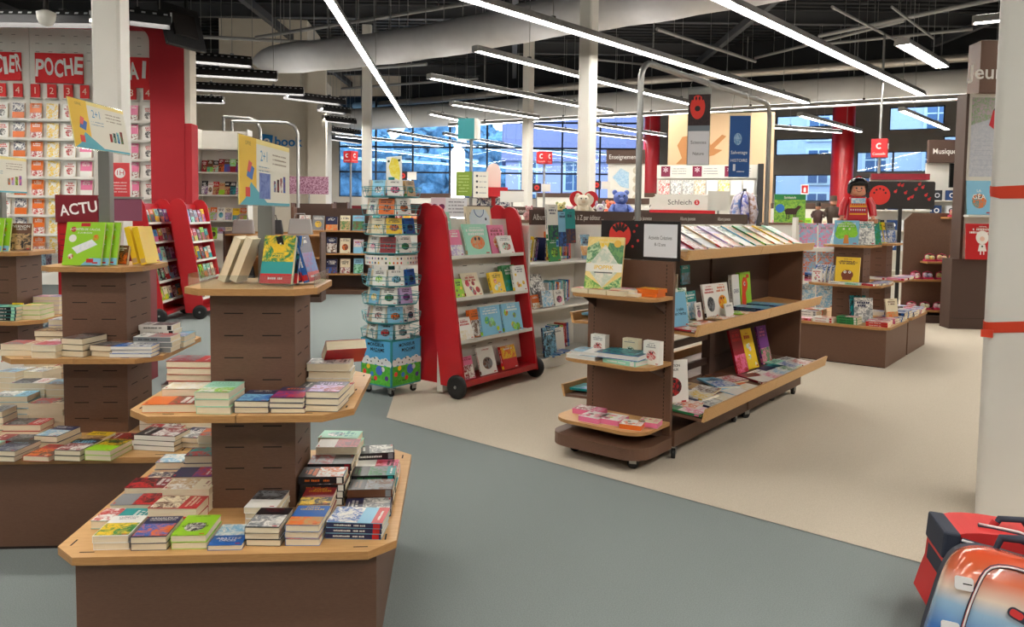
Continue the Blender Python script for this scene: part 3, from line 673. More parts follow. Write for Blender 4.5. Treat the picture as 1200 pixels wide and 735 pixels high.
# top of the nearest tower
for i in range(2):
    stand(F1, -.135+.045*i, .02-.0*i, Z3+.004, -97, 22, S('cream','white','tan','tan'), .115, .19, .03, ['left','right'][i]+' of two cream novels leaning left of the post, nearest table', G1, 'paperback')
stand(F1, .085, -.12, Z3+.004, -8, 19, S('teal','green','yellow','yellow',[('LES',.16,.06),('GÎTES',.06,.08)],band='red',kind='top'), .125, .195, .026, 'teal guide book with red band leaning on the grey post', G1, 'paperback')
stand(F1, .1, -.083, Z3+.004, -8, 19, S('blue','teal','black','white',band='red'), .125, .195, .022, 'second copy behind the teal guide book on the top shelf', G1, 'paperback')
for i in range(3):
    spine_out(F1, .125+.027*i, -.1+.012*i, Z3+.008, -10, -16, S('navy' if i else 'black','purple','blue','white',band='red',spine=['black','navy','blue'][i]), .13, .19, .024, ORD[i]+' leaning blue-black spine right of the teal guide book', G1, 'paperback')
# ------------------------------------------------------------------ second table
G2 = 'novels on the second table'; z = Z1; u1 = 'second table lowest tier'
row = [(-.52,S('black','light blue','red','white'),'black and pale blue novel',2),(-.36,S('mint','teal','crimson','navy'),'pale teal novel',2),(-.2,S('black','navy','grey','light blue',[('THRILLER',.2,.07)]),'black novel with blue title',2),(-.05,S('red','orange','black','black'),'red and orange novel',1),(.09,S('black','crimson','white','light blue'),'black novel with crimson strip',2),(.23,S('lime green','yellow','black','green',kind='top'),'green and yellow novel',2)]
for x, st, ds, n in row: pile(F2, x, -.54, z, n, st, ds, 'front row, '+u1, w=.125, t=.024, rot=-8, group=G2)
row = [(-.5,S('black','red','white','white'),'black novel with red top',1),(-.3,S('crimson','black','grey','white'),'dark crimson novel',1),(-.1,S('navy','light blue','white','white'),'navy novel with pale title',2),(.07,S('yellow','tan','brown','black'),'mustard yellow novel',1),(.25,S('crimson','black','red','white',spine='white'),'crimson novel with white spine',1)]
for x, st, ds, n in row: pile(F2, x, -.345, z, n, st, ds, 'second row, '+u1, w=.12, t=.03, rot=86 if x > .2 or x < -.2 else -10, group=G2)
pile(F2, .43, -.42, z, 3, S('black','white','crimson','white',[('MEURTRES',.3,.07)],kind='photo',spine='white'), 'black and white thriller, white spine', 'front right, '+u1, w=.14, h=.21, t=.024, rot=78, group=G2)
pile(F2, .57, -.36, z, 2, S('navy','white','grey','white',spine='white'), 'steel blue thriller', 'far right, '+u1, w=.12, t=.026, rot=-12, group=G2)
pile(F2, .37, -.22, z, 1, S('red','white','crimson','white',spine='white'), 'bright red novel', 'right side, '+u1, w=.12, t=.04, rot=88, group=G2)
pile(F2, .3, -.08, z, 4, S('black','grey','navy','white',spine='white'), 'black novel with white spine', 'right of tower, '+u1, w=.12, t=.034, rot=90, group=G2)
pile(F2, .34, .1, z, 6, S('black','brown','grey','white',spine='white'), 'black novel with white publisher spine', 'rear right, '+u1, w=.12, t=.034, rot=92, group=G2)
pile(F2, .52, -.12, z, 2, S('white','orange','grey','black'), 'white novel with orange print', 'right edge, '+u1, w=.12, t=.03, rot=-90, group=G2)
for i, (x, y, st, ds, n) in enumerate([(-.33,-.18,S('red','black','grey','white'),'red and black novel',2),(-.52,-.16,S('grey','cream','teal','black'),'grey teal novel',4),(-.3,0,S('cream','red','grey','black'),'pinkish novel with red title',4),(-.5,.03,S('light blue','white','grey','navy'),'pale blue novel',5),(-.3,.18,S('white','light blue','grey','navy'),'white and blue novel',6),(-.5,.2,S('white','black','grey','red'),'white novel with black print',6)]):
    pile(F2, x, y, z, n, st, ds, 'left of tower, '+u1, w=.13, h=.185, t=.032, rot=-90, group=G2)
z = Z2; u2 = 'second table middle tier'
pile(F2, -.30, -.24, z, 2, S('cream','red','grey','red'), 'cream novel with red lettering', 'front left, '+u2, w=.13, t=.028, rot=-92, group=G2)
pile(F2, -.14, -.28, z, 2, S('white','red','pink','red'), 'white novel with red spot', 'front, '+u2, w=.12, t=.032, rot=-7, group=G2)
pile(F2, -.01, -.25, z, 3, S('black','brown','grey','white',[('HORS-LA-LOI',.1,.07)]), 'black and brown novel', 'front, '+u2, w=.12, t=.03, rot=-14, group=G2)
pile(F2, .13, -.25, z, 2, S('brown','black','grey','white',[('NUIT',.1,.08)]), 'dark brown novel', 'front, '+u2, w=.12, t=.028, rot=-16, group=G2)
pile(F2, .255, -.295, z, 3, S('blue','white','navy','white',[('PAUL',.2,.1)],spine='white'), 'bright blue and white novel', 'front right, '+u2, w=.11, h=.2, t=.018, rot=90, group=G2)
pile(F2, .31, -.15, z, 3, S('white','grey','red','black',spine='grey'), 'grey and white magazine-size novel', 'right, '+u2, w=.13, h=.19, t=.026, rot=88, group=G2)
pile(F2, .26, .03, z, 4, S('white','black','grey','black',spine='white'), 'white book with black stripe', 'right of tower, '+u2, w=.12, t=.028, rot=90, group=G2)
pile(F2, .37, .02, z, 2, S('light blue','white','blue','navy',spine='white'), 'white and pale blue book', 'right tip, '+u2, w=.1, t=.03, rot=0, group=G2)
pile(F2, -.25, -.02, z, 3, S('brown','black','tan','cream'), 'dark-topped cream novel', 'left of tower, '+u2, w=.13, t=.03, rot=-90, group=G2)
pile(F2, -.28, .18, z, 4, S('lilac','white','grey','navy'), 'lilac novel', 'rear left, '+u2, w=.13, t=.03, rot=-90, group=G2)
# top tier of second table: lime green board books, yellow guides
gs = S('lime green','white','lime green','white',[('MÉTHODE DE CALCUL',.33,.05),('MA CLASSE',.26,.04)],band=None,kind='green')
def green_book(F, x, y, z, rot, lean, w, h, t, label, g):
    o = stand(F, x, y, z, rot, lean, S('lime green','white','light blue','white',[('ACTIVITÉS DE CALCUL',.33,.05),('À LA MAISON',.25,.04)],kind='none'), w, h, t, label, g, 'workbook')
    b = MB(); zz = t+.0012; b.poly([(-w*.3,-h*.1),(w*.2,h*.1),(w*.36,-.02*h),(-w*.14,-h*.24)], zz, 'print', (240,242,244), (225,232,240)); b.poly([(-w*.02,-h*.5),(w*.5,-h*.5),(w*.5,-h*.34),(w*.2,-h*.33)], zz, 'print', PAL['light blue'])
    b.quad(-w*.12, w*.12, h*.4, h*.48, zz, 'print', PAL['red']); b.disc(-w*.3, h*.33, w*.07, zz, 'print', PAL['red']); b.disc(-w*.3, h*.12, w*.1, zz, 'print', PAL['white']); b.disc(w*.3, h*.14, w*.08, zz, 'print', PAL['orange'], PAL['lime green'])
    b.quad(w*.12, w*.3, -h*.44, -h*.35, zz+.0003, 'print', PAL['red']); b.disc(-w*.3, -h*.3, w*.07, zz, 'print', PAL['red'], PAL['white']); b.build('cover_print', o); return o
for i in range(3):
    green_book(F2, -.045+.03*i, -.18+.022*i, Z3+.003, -6, 14, .2, .225, .012, ['front','middle','rear'][i]+' lime green workbook on top of the second table', G2)
for i in range(2):
    stand(F2, .18+.05*i, -.03-.02*i, Z3+.003, 78, 14, S('yellow','tan','yellow','yellow',spine='yellow',kind='none'), .12, .2, .032, ['left','right'][i]+' yellow dictionary leaning on top of the second table', G2, 'dictionary')
stand(F2, .105, -.085, Z3+.003, -20, 12, S('brown','black','orange','white'), .1, .1, .016, 'small brown book behind the green workbooks, second table', G2, 'paperback')
pile(F2, -.14, .08, Z3, 3, S('cream','tan','white','brown'), 'small cream book', 'behind the green workbooks, second table', w=.11, h=.15, t=.03, rot=-90, group=G2)
# third table
G3 = 'novels on the third table'
green_book(F3, .0, -.2, Z3+.003, -4, 12, .2, .225, .012, 'front lime green workbook on the third table, left edge', G3)
green_book(F3, .03, -.17, Z3+.003, -4, 12, .2, .225, .012, 'rear lime green workbook on the third table, left edge', G3)
stand(F3, .165, -.09, Z3+.003, 8, 10, S('brown','tan','black','white',[('VERNON',.38,.1),('SUBUTEX',.28,.06)]), .125, .185, .03, 'brown portrait novel right of green workbooks, third table', G3, 'paperback')
stand(F3, .2, -.23, Z2+.003, 0, 8, S('yellow','black','brown','black',kind='spot'), .07, .1, .01, 'small yellow card book with black figure, third table', G3, 'paperback')
for x, y, st, ds, n in [(-.2,-.27,S('black','grey','white','white'),'black novel',2),(-.02,-.26,S('cream','tan','grey','navy'),'cream paper novel',2)]:
    pile(F3, x, y, Z2, n, st, ds, 'front left, third table middle tier', w=.13, t=.03, rot=-92, group=G3)
pile(F3, .16, -.28, Z2, 4, S('teal','mint','green','white',spine='black'), 'teal book with black spine', 'third table middle tier', w=.14, h=.2, t=.022, rot=88, group=G3)
pile(F3, .31, -.2, Z2, 3, S('lime green','yellow','white','green'), 'green and white book', 'right end, third table middle tier', w=.13, h=.18, t=.03, rot=0, group=G3)
pile(F3, .27, .05, Z2, 4, S('lilac','white','pink','navy'), 'pale lilac book', 'right rear, third table middle tier', w=.13, t=.03, rot=-90, group=G3)
for i, (x, st, ds, n) in enumerate([(-.35,S('grey','black','white','white'),'grey and black novel',2),(-.16,S('lilac','white','grey','navy'),'white and lilac novel',3),(.0,S('white','purple','grey','purple'),'white novel with violet',3),(.16,S('light blue','white','navy','navy'),'pale blue novel',3),(.32,S('white','grey','light blue','black'),'white and grey novel',4),(.48,S('cream','white','grey','black'),'cream-covered novel',4)]):
    pile(F3, x, -.48, Z1, n, st, ds, 'front row, third table lowest tier', w=.125, t=.034, rot=-12, group=G3)
stand(F3, -.05, -.3, Z1+.003, -6, 14, S('teal','mint','red','white',kind='low'), .18, .21, .02, 'teal children book standing, third table lowest tier', G3, 'picture_book')
stand(F3, .18, -.3, Z1+.003, 8, 14, S('white','red','navy','red',kind='low'), .16, .2, .02, 'white and red book standing, third table lowest tier', G3, 'picture_book')
stand(F3, -.33, -.28, Z1+.003, 0, 10, S('tan','cream','white','brown'), .12, .24, .03, 'beige book standing at left edge, third table lowest tier', G3, 'picture_book')
for i, (x, y, st, ds) in enumerate([(.33,-.2,S('red','black','white','white'),'red novel'),(.34,-.05,S('grey','white','light blue','black'),'silver grey novel'),(.34,.12,S('white','grey','blue','navy'),'white novel')]):
    pile(F3, x, y, Z1, 5, st, ds, 'right side, third table lowest tier', w=.13, t=.034, rot=-90, group=G3)
# ------------------------------------------------------------------ long brown gondola on castors with end shelves
simple('poster_black', (30,26,28), .4)
def caster(parent, x, y, r=.036, rot=0, M=None):
    b = MB(); b.M = (M or I4) @ T(x, y, 0) @ RZ(rot)
    b.M = b.M @ T(0,0,r) @ RX(90)
    b.lathe([(r*.5,-.014),(r*.96,-.013),(r,-.008),(r,.008),(r*.96,.013),(r*.5,.014)], 'rubber', 18)
    b.M = (M or I4) @ T(x, y, 0) @ RZ(rot); w_ = b.build('caster', parent)
    b = MB(); b.M = (M or I4) @ T(x, y, 0) @ RZ(rot)
    b.box(-.022,.022,-.02,-.016,r,2*r+.008,'steel'); b.box(-.022,.022,.016,.02,r,2*r+.008,'steel'); b.box(-.026,.026,-.024,.024,2*r+.004,2*r+.01,'steel'); b.cyl(0,0,2*r+.01,2*r+.03,.009,'steel',8); b.build('fork', w_)
    return w_
G = frame(1.05, 4.97, -38.5)
GL = 2.58
e = empty('gondola_shelf', G @ T(-.325,0,0), 'long brown double-sided book gondola on castors with wooden trays', 'bookshelf')
O = T(.325,0,0)     # part coordinates start at the right end panel corner
def part(name, b, bevel=0., M=O): return b.build(name, e, M, bevel)
for nm, y0 in (('end_panel', 0), ('end_panel', GL-.03)):
    b = MB(); b.box(-.65, 0, y0, y0+.03, .08, 1.31, 'brown')
    if y0 == 0:
        for x in (-.6, -.05):
            for q in range(44): b.box(x-.0025, x+.0025, -.0008, .0002, .2+q*.025, .214+q*.025, 'slot')
    part(nm, b, .002)
b = MB()
for y in (1.27, 1.31): b.box(-.36, -.29, y-.02, y+.02, .1, 1.31, 'brown_dark')
part('upright', b)
b = MB(); b.box(-.345, -.305, .03, GL-.03, .86, 1.3, 'brown_dark'); part('back_panel', b)
b = MB(); b.box(-.335, -.315, GL/2, GL-.03, .1, .86, 'brown_dark'); part('back_panel', b)
for z in (.42, .62):
    b = MB(); b.box(-.34, -.31, .03, GL-.03, z, z+.05, 'brown_dark'); part('cross_rail', b)
for k in range(2):     # plinths
    b = MB(); y0 = .03+k*(GL-.03)/2+.002; y1 = y0+(GL-.06)/2-.004
    b.box(-.66, .02, y0, y1, .085, .19, 'brown'); part('plinth', b, .003)
# trays: (height of shelf at lip, protrusion, lip height, slope)
for si, sgn in ((0, 1), (1, -1)):
    for (z, pr, lh, back) in ((1.34, .06, .066, .18), (.85, .14, .078, .02), (.305, .205, .088, .03)):
        for k in range(2):
            y0 = .032+k*(GL-.03)/2; y1 = y0+(GL-.034)/2
            b = MB()
            if sgn < 0: b.M = T(-.65,0,0) @ SCL(-1,1,1)
            xin = -.3; xo = pr
            b.add([(xin,y0,z+back),(xo,y0,z),(xo,y1,z),(xin,y1,z+back),(xin,y0,z+back-.02),(xo,y0,z-.02),(xo,y1,z-.02),(xin,y1,z+back-.02)],
                  [(3,2,1,0),(4,5,6,7),(0,1,5,4),(1,2,6,5),(2,3,7,6),(3,0,4,7)] if sgn < 0 else [(0,1,2,3),(7,6,5,4),(4,5,1,0),(5,6,2,1),(6,7,3,2),(7,4,0,3)], 'wood' if z > 1 else ('wood_edge' if z > .8 else 'brown'))
            part('tray', b)
            b = MB()
            if sgn < 0: b.M = T(-.65,0,0) @ SCL(-1,1,1)
            sl = .02
            v = [(xo-.002,y0,z-.02),(xo-.002,y1,z-.02),(xo+sl,y1,z+lh-.02),(xo+sl,y0,z+lh-.02),(xo+.018,y0,z-.02),(xo+.018,y1,z-.02),(xo+sl+.02,y1,z+lh-.02),(xo+sl+.02,y0,z+lh-.02)]
            fs = [(0,1,2,3),(7,6,5,4),(0,3,7,4),(1,5,6,2),(3,2,6,7),(0,4,5,1)]
            if sgn > 0: fs = [tuple(reversed(f_)) for f_ in fs]
            b.add(v, fs, 'wood', ); part('tray_lip', b, .002)
# end shelves
for (z, dp, xw, r_) in ((1.085,.27,.0,.1),(.655,.34,.015,.13),(.255,.40,.03,.14)):
    b = MB(); x0, x1 = -.65-xw, .0
    pts = [(x1,0),(x0,0)]+arc(x0+r_, -dp+r_, r_, 180, 270, 7)+arc(x1-r_, -dp+r_, r_, 270, 360, 7)
    b.prism(pts, z-.022, z, 'wood', mat_side='wood_edge'); part('end_shelf', b, .002)
    for x in (-.59, -.06):
        b = MB(); b.M = T(x,0,0) @ RZ(-90) @ RX(90); b.prism([(0,z-.022),(dp*.6,z-.022),(dp*.55,z-.04),(.03,z-.1),(0,z-.12)], -.006, .006, 'brown_dark'); part('shelf_bracket', b)
b = MB(); x0, x1, dp, r_ = -.69, .02, .43, .15
pts = [(x1,0),(x0,0)]+arc(x0+r_, -dp+r_, r_, 180, 270, 7)+arc(x1-r_, -dp+r_, r_, 270, 360, 7)
b.prism(pts, .085, .16, 'brown'); part('end_plinth', b, .006)
for x, y in ((-.58,-.24),(-.1,-.3),(.0,.06),(-.62,.1),(-.05,1.2),(-.03,1.38),(-.6,1.25),(-.02,GL-.1),(-.6,GL-.1),(-.08,2.1),(-.35,-.08)):
    caster(e, x, y, rot=RNG.uniform(0,180), M=O)
# sign board on the end panel
bs = MB(); bs.box(-.56, .035, .005, .02, 1.315, 1.572, 'poster_black'); 
bs.M = T(0,.0044,0) @ RX(90)
bs.box(-.26, .03, 1.33, 1.565, -.0005, .0008, 'poster_black')
bs.quad(-.225, .018, 1.335, 1.552, .0012, 'matte', (232,232,236)); bs.text('Activités Créatives', -.105, 1.462, .026, .0016, 'matte', (50,50,56), .17); bs.text('8-12 ans', -.105, 1.418, .022, .0016, 'matte', (50,50,56), .08)
bs.disc(-.41, 1.475, .085, .0008, 'matte', (214,54,44), None, 22)
for k in range(5): bs.M = T(0,.0044,0) @ RX(90) @ T(-.41,1.475,0) @ RZ(-44+22*k); bs.poly([(-.008,.03),(.008,.03),(.011,.07),(0,.09),(-.011,.07)], .0012, 'matte', (40,26,26))
bs.M = T(0,.0044,0) @ RX(90)
for k, (x, z) in enumerate([(-.3,1.5),(-.27,1.44),(-.31,1.4),(-.28,1.54)]): bs.disc(x, z, .01, .0011, 'matte', (190,44,40), None, 8)
o = bs.build('sign_board', None, G); tag(o, 'black sign board with red paw and a white Activités Créatives notice', 'sign')
# pipe arch above the gondola
xa = -.33
pts = [(xa,.1,1.31),(xa,.1,2.52)]+[(xa,.1+.13-.13*math.cos(R(a)),2.52+.13*math.sin(R(a))) for a in (20,40,60,80,90)]+[(xa,GL-.2,2.65)]+[(xa,GL-.2+.13*math.sin(R(a)),2.65-.13+.13*math.cos(R(a))) for a in (20,40,60,80,90)]+[(xa,GL-.07,1.31)]
b = MB(); b.tube(pts, .021, 'steel', 12); o = b.build('pipe_arch', None, G); tag(o, 'bent steel pipe arch standing on the long brown gondola', 'pipe arch')
b = MB(); b.box(xa-.03,xa+.03,.1-.03,.1+.03,1.3,1.33,'steel'); b.build('foot', o)
def hanger_poster(y, w, h, z1, label, kind, rot, hz=.09):
    e2 = empty('hanging_poster', G @ T(xa, y, z1), label, 'poster', 'posters hanging from the pipe arch')
    Mx = RZ(rot) @ RX(90)
    b = MB(); b.M = Mx; rng = random.Random(kind)
    b.box(-w/2, w/2, -h, 0, -.002, .002, 'matte', (120,130,140) if kind == 'paw' else (36,84,150))
    if kind == 'paw':
        b.quad(-w/2, w/2, -h*.44, 0, .0025, 'matte', (60,44,46), (44,36,38)); b.disc(-w*.08, -h*.18, w*.34, .003, 'matte', (222,60,50), None, 22, h*.17); b.disc(-w*.08, -h*.2, w*.13, .0035, 'matte', (46,34,36), None, 16)
        for k in range(4): b.disc(w*(-.3+.15*k), -h*.055, w*.045, .0036, 'matte', (40,30,32), None, 8, h*.03)
        b.quad(-w/2+.004, w/2-.004, -h+.005, -h*.52, .003, 'matte', (226,226,232)); b.text('Sciences', 0, -h*.68, .026, .0036, 'matte', (70,70,80), w*.7); b.text('Nature', 0, -h*.84, .024, .0036, 'matte', (70,70,80), w*.5)
    else:
        b.disc(-w*.1, -h*.38, w*.2, .0028, 'matte', (160,190,220), (90,140,190), 14, h*.1); b.text('Salvetage', -w*.02, -h*.6, h*.055, .003, 'matte', (235,240,248), w*.8); b.text('HISTOIRE', -w*.02, -h*.73, h*.05, .003, 'matte', (235,240,248), w*.8)
        b.quad(-w*.3,-w*.18,-h*.9,-h*.79,.003,'matte',(220,226,236)); b.greek(-.02,w*.3,-h*.92,h*.02,.003,'matte',(220,226,236),rng)
    b.build('poster', e2)
    b = MB(); b.M = Mx; b.box(-w/2-.006, w/2+.006, -h-.006, hz*.6, -.004, -.003, 'acrylic'); b.build('plastic_sleeve', e2)
    for s_ in (-1, 1):
        b = MB(); hh = 2.672-z1
        b.tube([Mx @ Vector((s_*w*.36,hz*.5,0)), Mx @ Vector((s_*w*.42,hz*.8,0)), Vector((0,s_*.015+Vector(Mx @ Vector((s_*w*.36,0,0))).y*.0,hh)) if False else Mx @ Vector((s_*w*.3, hh, 0))], .003, 'steel', 6)
        b.tube([Mx @ Vector((s_*w*.3, hh, 0)), Vector((0,(Mx @ Vector((s_*w*.3,0,0))).y,hh))], .003, 'steel', 6)
        b.build('wire_hook', e2)
    return e2
hanger_poster(1.02, .165, .54, 2.545, 'hanging red paw poster with white notice under the pipe arch', 'paw', 25)
hanger_poster(1.83, .17, .52, 2.47, 'hanging blue poster right of the red paw poster', 'blue', 30)
# ---- books on the gondola (frame G). right side facing local +x
GR = 'books on the long brown gondola'
def gface(y, x, z, st, w, h, t, label, lean=14, rot=90, name='picture_book', **k): return stand(G, x, y, z, rot, lean, st, w, h, t, label, GR, name, **k)
# top sloping tray: large albums lying on the slope, overlapping
tops = [('white','teal','top sloping tray, nearest end'),('crimson','red',''),('grey','cream',''),('tan','red',''),('lilac','white',''),('white','green',''),('light blue','green',''),('green','lime green',''),('cream','orange',''),('yellow','cream',''),('mint','orange',''),('teal','white',''),('white','teal',''),('light blue','white',''),('pink','red',''),('white','grey','')]
slope = math.degrees(math.atan2(.18, .36))
for i, (a, c_, _) in enumerate(tops[:11]):
    y = .17+i*(GL-.32)/10.2
    M = G @ T(-.145, y, 1.432+.001*i+.004) @ RY(slope) @ RZ(90+RNG.uniform(-3,3)) @ RX(-2.2) 
    M = G @ T(-.14, y, 1.4475) @ RY(slope) @ RX(-3.2) @ RZ(90) 
    book(M, S(a, c_, RNG.choice(['white','orange','teal','pink']), 'navy', kind=RNG.choice(['full','photo','top'])), .25, .33, .012, f'{ORD[i]} album from near end on the gondola sloping top tray, {a}', 'albums on the sloping top tray', 'album', i)
# middle tray standing books
mz = .86
gface(.1, -.2, mz+.02, S('orange','yellow','tan','white'), .14, .3, .03, 'orange box book at near end of gondola middle tray', 6)
gface(.16, -.02, mz+.006, S('light blue','grey','white','navy',[('à table',.0,.09),('en Herbe',-.12,.1)],kind='none'), .16, .235, .012, 'pale blue tall book standing at front of gondola middle tray', 10, 80)
gface(.34, -.1, mz+.01, S('grey','green','white','white',kind='full'), .16, .24, .012, 'grey-green album with faint lettering on gondola middle tray', 10, 80)
gface(.56, -.13, mz+.01, S('teal','light blue','white','white'), .16, .2, .012, 'teal album behind white card on gondola middle tray', 8)
gface(.53, -.06, mz+.006, S('white','grey','pink','black',kind='spot'), .1, .13, .01, 'small white card book before the teal album', 10)
gface(.72, -.05, mz+.008, S('white','black','grey','red',kind='spot'), .17, .25, .016, 'white album with dark hen on gondola middle tray', 12, 84)
gface(.98, -.08, mz+.008, S('white','orange','yellow','orange',kind='spot'), .2, .24, .02, 'white album with orange bear on gondola middle tray', 11, 84)
gface(.93, -.0, mz+.006, S('white','cream','white','grey',kind='none'), .15, .1, .008, 'blank white card leaning before bear album', 12)
gface(1.42, -.17, mz+.012, S('white','grey','light blue','navy',[('GREK',0,.12)],kind='none'), .14, .27, .03, 'white album with big blue letters on gondola middle tray', 6)
o = gface(1.62, -.17, mz+.012, S('lime green','red','orange','red',kind='none'), .22, .28, .03, 'bright green album with red dinosaur on gondola middle tray', 6)
b = MB(); zz = .0312; 
b.poly([(-.11,-.14),(-.02,-.14),(0,-.09),(-.01,-.03),(.03,.0),(.05,.04),(.03,.085),(-.03,.1),(-.07,.07),(-.08,-.02)], zz, 'print', (226,60,30)); b.disc(-.02,.045,.02,zz+.0004,'print',(240,240,240)); b.disc(-.015,.045,.01,zz+.0008,'print',(20,20,24)); b.quad(.02,.08,.09,.12,zz,'print',(200,40,30)); b.build('cover_print', o)
for i, (y, c_) in enumerate([(.12,'red'),(.3,'cream'),(.48,'orange'),(.7,'tan'),(.9,'white'),(1.1,'lime green')]):
    M = G @ T(.045, y, mz+.001+.012*(i%2)) @ RY(2) @ RZ(90+6*i)
    book(M, S(c_, 'white', 'orange', 'navy'), .15, .2, .01, f'{c_} thin book lying at lip of gondola middle tray', GR, 'picture_book')
for i in range(4): book(G @ T(-.01, 1.42+.3*(i%2), mz+.006+.016*(i//2)) @ RZ(92), S('navy','blue','teal','light blue',kind='full'), .2, .27, .014, f'dark blue flat album, {["lower left","lower right","upper left","upper right"][i]} of four on gondola middle tray', GR, 'picture_book')
for i in range(6): spine_out(G, -.2, .2+.05*i, mz+.16+.004, 90, 0, rnd_style(RNG, ['pink','red','white','black','pink','cream'][i]), .13, .17, .02, ORD[i]+' small upright colouring book at near top of gondola middle tray', GR, 'picture_book')
gface(.62, -.22, mz+.25, S('teal','light blue','grey','white'), .14, .14, .01, 'teal packet hanging below the gondola sloping tray', 3)
# lower tray
lz = .315
o = gface(.18, -.08, lz+.012, S('white','red','black','black',[('ATTENTION',.37,.06),('TRAVAUX',.28,.06)],kind='spot'), .26, .3, .01, 'white activity book with red shape standing at near lower tray', 6, 60)
gface(1.55, -.14, lz+.01, S('crimson','red','pink','red',kind='low'), .18, .36, .02, 'tall crimson album standing in gondola lower tray', 16, 84)
gface(1.78, -.14, lz+.01, S('yellow','white','orange','red',kind='blobs'), .18, .34, .02, 'yellow-edged white album standing in gondola lower tray', 16, 84)
gface(2.1, -.14, lz+.01, S('purple','pink','green','pink',kind='low'), .17, .33, .02, 'purple album standing in gondola lower tray', 14, 84)
for i, (y, x, c_, a_, r_, zz) in enumerate([(.14,.06,'green','pink',92,0),(.24,-.03,'cream','orange',95,0),(.4,.06,'navy','grey',88,0),(.5,-.06,'white','yellow',84,.014),(.62,.07,'brown','cream',80,0),(.66,-.1,'tan','brown',96,.014),(.85,.06,'light blue','white',80,.0),(.95,-.08,'light blue','blue',60,.014),(1.05,.08,'orange','cream',86,.0),(1.15,-.1,'brown','red',75,.014),(1.42,.05,'crimson','white',70,0),(1.6,.06,'white','pink',88,0),(1.8,.05,'navy','light blue',86,0),(1.98,.06,'teal','green',80,.0),(2.15,.0,'mint','blue',88,0),(2.35,.03,'white','red',84,0)]):
    M = G @ T(x, y, lz-.004+.03*(.2-x)/.5*1.0+zz+.002) @ RY(3.4) @ RZ(r_)
    book(M, S(c_, a_, 'white', 'navy', kind='photo'), .21, .26, .013, f'{c_} and {a_} book lying flat, {ORD[i]} in gondola lower tray', GR, 'picture_book')
# left-hand side of the gondola: glimpses
for i, (y, z_) in enumerate([(.2,.31),(.5,.31),(.25,.86),(.55,.86)]):
    book(G @ T(-.75, y, z_+.02) @ RY(-3) @ RZ(90), S(['teal','white','light blue','cream'][i],'white','blue','navy'), .2, .26, .016, f'{["teal","white","pale blue","cream"][i]} book on the far left side tray of the gondola', GR, 'picture_book')
# end shelf goods
GE = 'books on the gondola end shelves'
z = 1.086
o = stand(G, -.43, -.17, z+.003, 12, 12, S('yellow','green','white','yellow',kind='none'), .255, .375, .024, 'tall sticker poster pack with green jungle print on top end shelf', GE, 'sticker_pack')
b = MB(); w_, h_, zz = .255, .375, .0252
b.quad(-w_*.5, w_*.5, -h_*.5, h_*.5, zz, 'print', (240,214,140), (236,206,120)); b.poly([(-w_*.5,h_*.3),(-w_*.2,h_*.42),(0,h_*.1),(-w_*.5,h_*.02)], zz+.0004, 'print', (60,130,80), (200,220,170)); b.poly([(w_*.5,h_*.35),(w_*.1,h_*.4),(0,h_*.12),(w_*.5,h_*.0)], zz+.0004, 'print', (110,160,90), (60,120,80))
b.poly([(-w_*.5,-h_*.2),(0,-h_*.4),(-w_*.1,-h_*.5),(-w_*.5,-h_*.5)], zz+.0004, 'print', (90,160,70), (200,214,120)); b.poly([(w_*.5,-h_*.2),(0,-h_*.42),(w_*.1,-h_*.5),(w_*.5,-h_*.5)], zz+.0004, 'print', (70,140,80), (210,224,150))
b.poly([(0,h_*.36),(w_*.48,-h_*.06),(0,-h_*.42),(-w_*.48,-h_*.06)], zz+.0006, 'print', (238,232,214), (200,210,190)); b.quad(-w_*.5, w_*.5, -h_*.13, h_*.02, zz+.0009, 'print', (242,238,226)); b.text('IPOPPIK', 0, -h_*.055, h_*.075, zz+.0012, 'print', (240,200,60), w_*.92, .02)
b.quad(-w_*.25, w_*.25, -h_*.155, -h_*.135, zz+.0012, 'print', (60,60,60)); b.disc(w_*.33, h_*.38, w_*.1, zz+.001, 'print', (230,180,60)); b.build('cover_print', o)
for i in range(3): book(G @ T(-.56+.14*i, -.2, z+.001) @ RZ(-90), S('cream','orange','red','red',kind='photo'), .11, .13, .03, ORD[i]+' small cream box from left on top end shelf', GE, 'activity_box', pages=False)
for i in range(2): book(G @ T(-.26+.03*i, -.14-.02*i, z+.001+.021*(1-i)) @ RZ(-92), S('white','pink','white','crimson',kind='photo'), .12, .19, .02, ['upper','lower'][i]+' white and pink book on top end shelf', GE, 'activity_box')
for i in range(2): book(G @ T(-.11+.012*i, -.11, z+.001+.026*i) @ RZ(-90), S('orange','yellow','orange','red',kind='full'), .12, .16, .025, ['lower','upper'][i]+' orange kraft box at right of top end shelf', GE, 'activity_box', pages=False)
z = .656
for i, (x, y, a, c_, lb) in enumerate([(-.5,-.05,'white','red','white gift box with red heart, left on middle end shelf'),(-.25,-.05,'cream','green','cream gift box with green side on middle end shelf'),(-.05,-.13,'white','red','white gift box with red pomegranate, right on middle end shelf')]):
    stand(G, x, y, z+.001, 0, 0, S(a, c_, 'white', 'grey', kind='spot'), .115, .135 if i < 2 else .15, .055, lb, GE, 'gift_box', pages=False)
book(G @ T(-.5, -.23, z+.001) @ RZ(-86), S('white','light blue','grey','navy',kind='top'), .2, .22, .024, 'white and pale blue album lying left on middle end shelf', GE, 'picture_book', hard=True)
book(G @ T(-.49, -.215, z+.027) @ RZ(-80), S('white','grey','light blue','navy',kind='low'), .19, .21, .02, 'white album on top of the left pair, middle end shelf', GE, 'picture_book', hard=True)
book(G @ T(-.2, -.22, z+.001) @ RZ(86), S('mint','white','teal','white',kind='full',spine='mint'), .2, .25, .03, 'mint hardback at bottom of right pile, middle end shelf', GE, 'picture_book', hard=True)
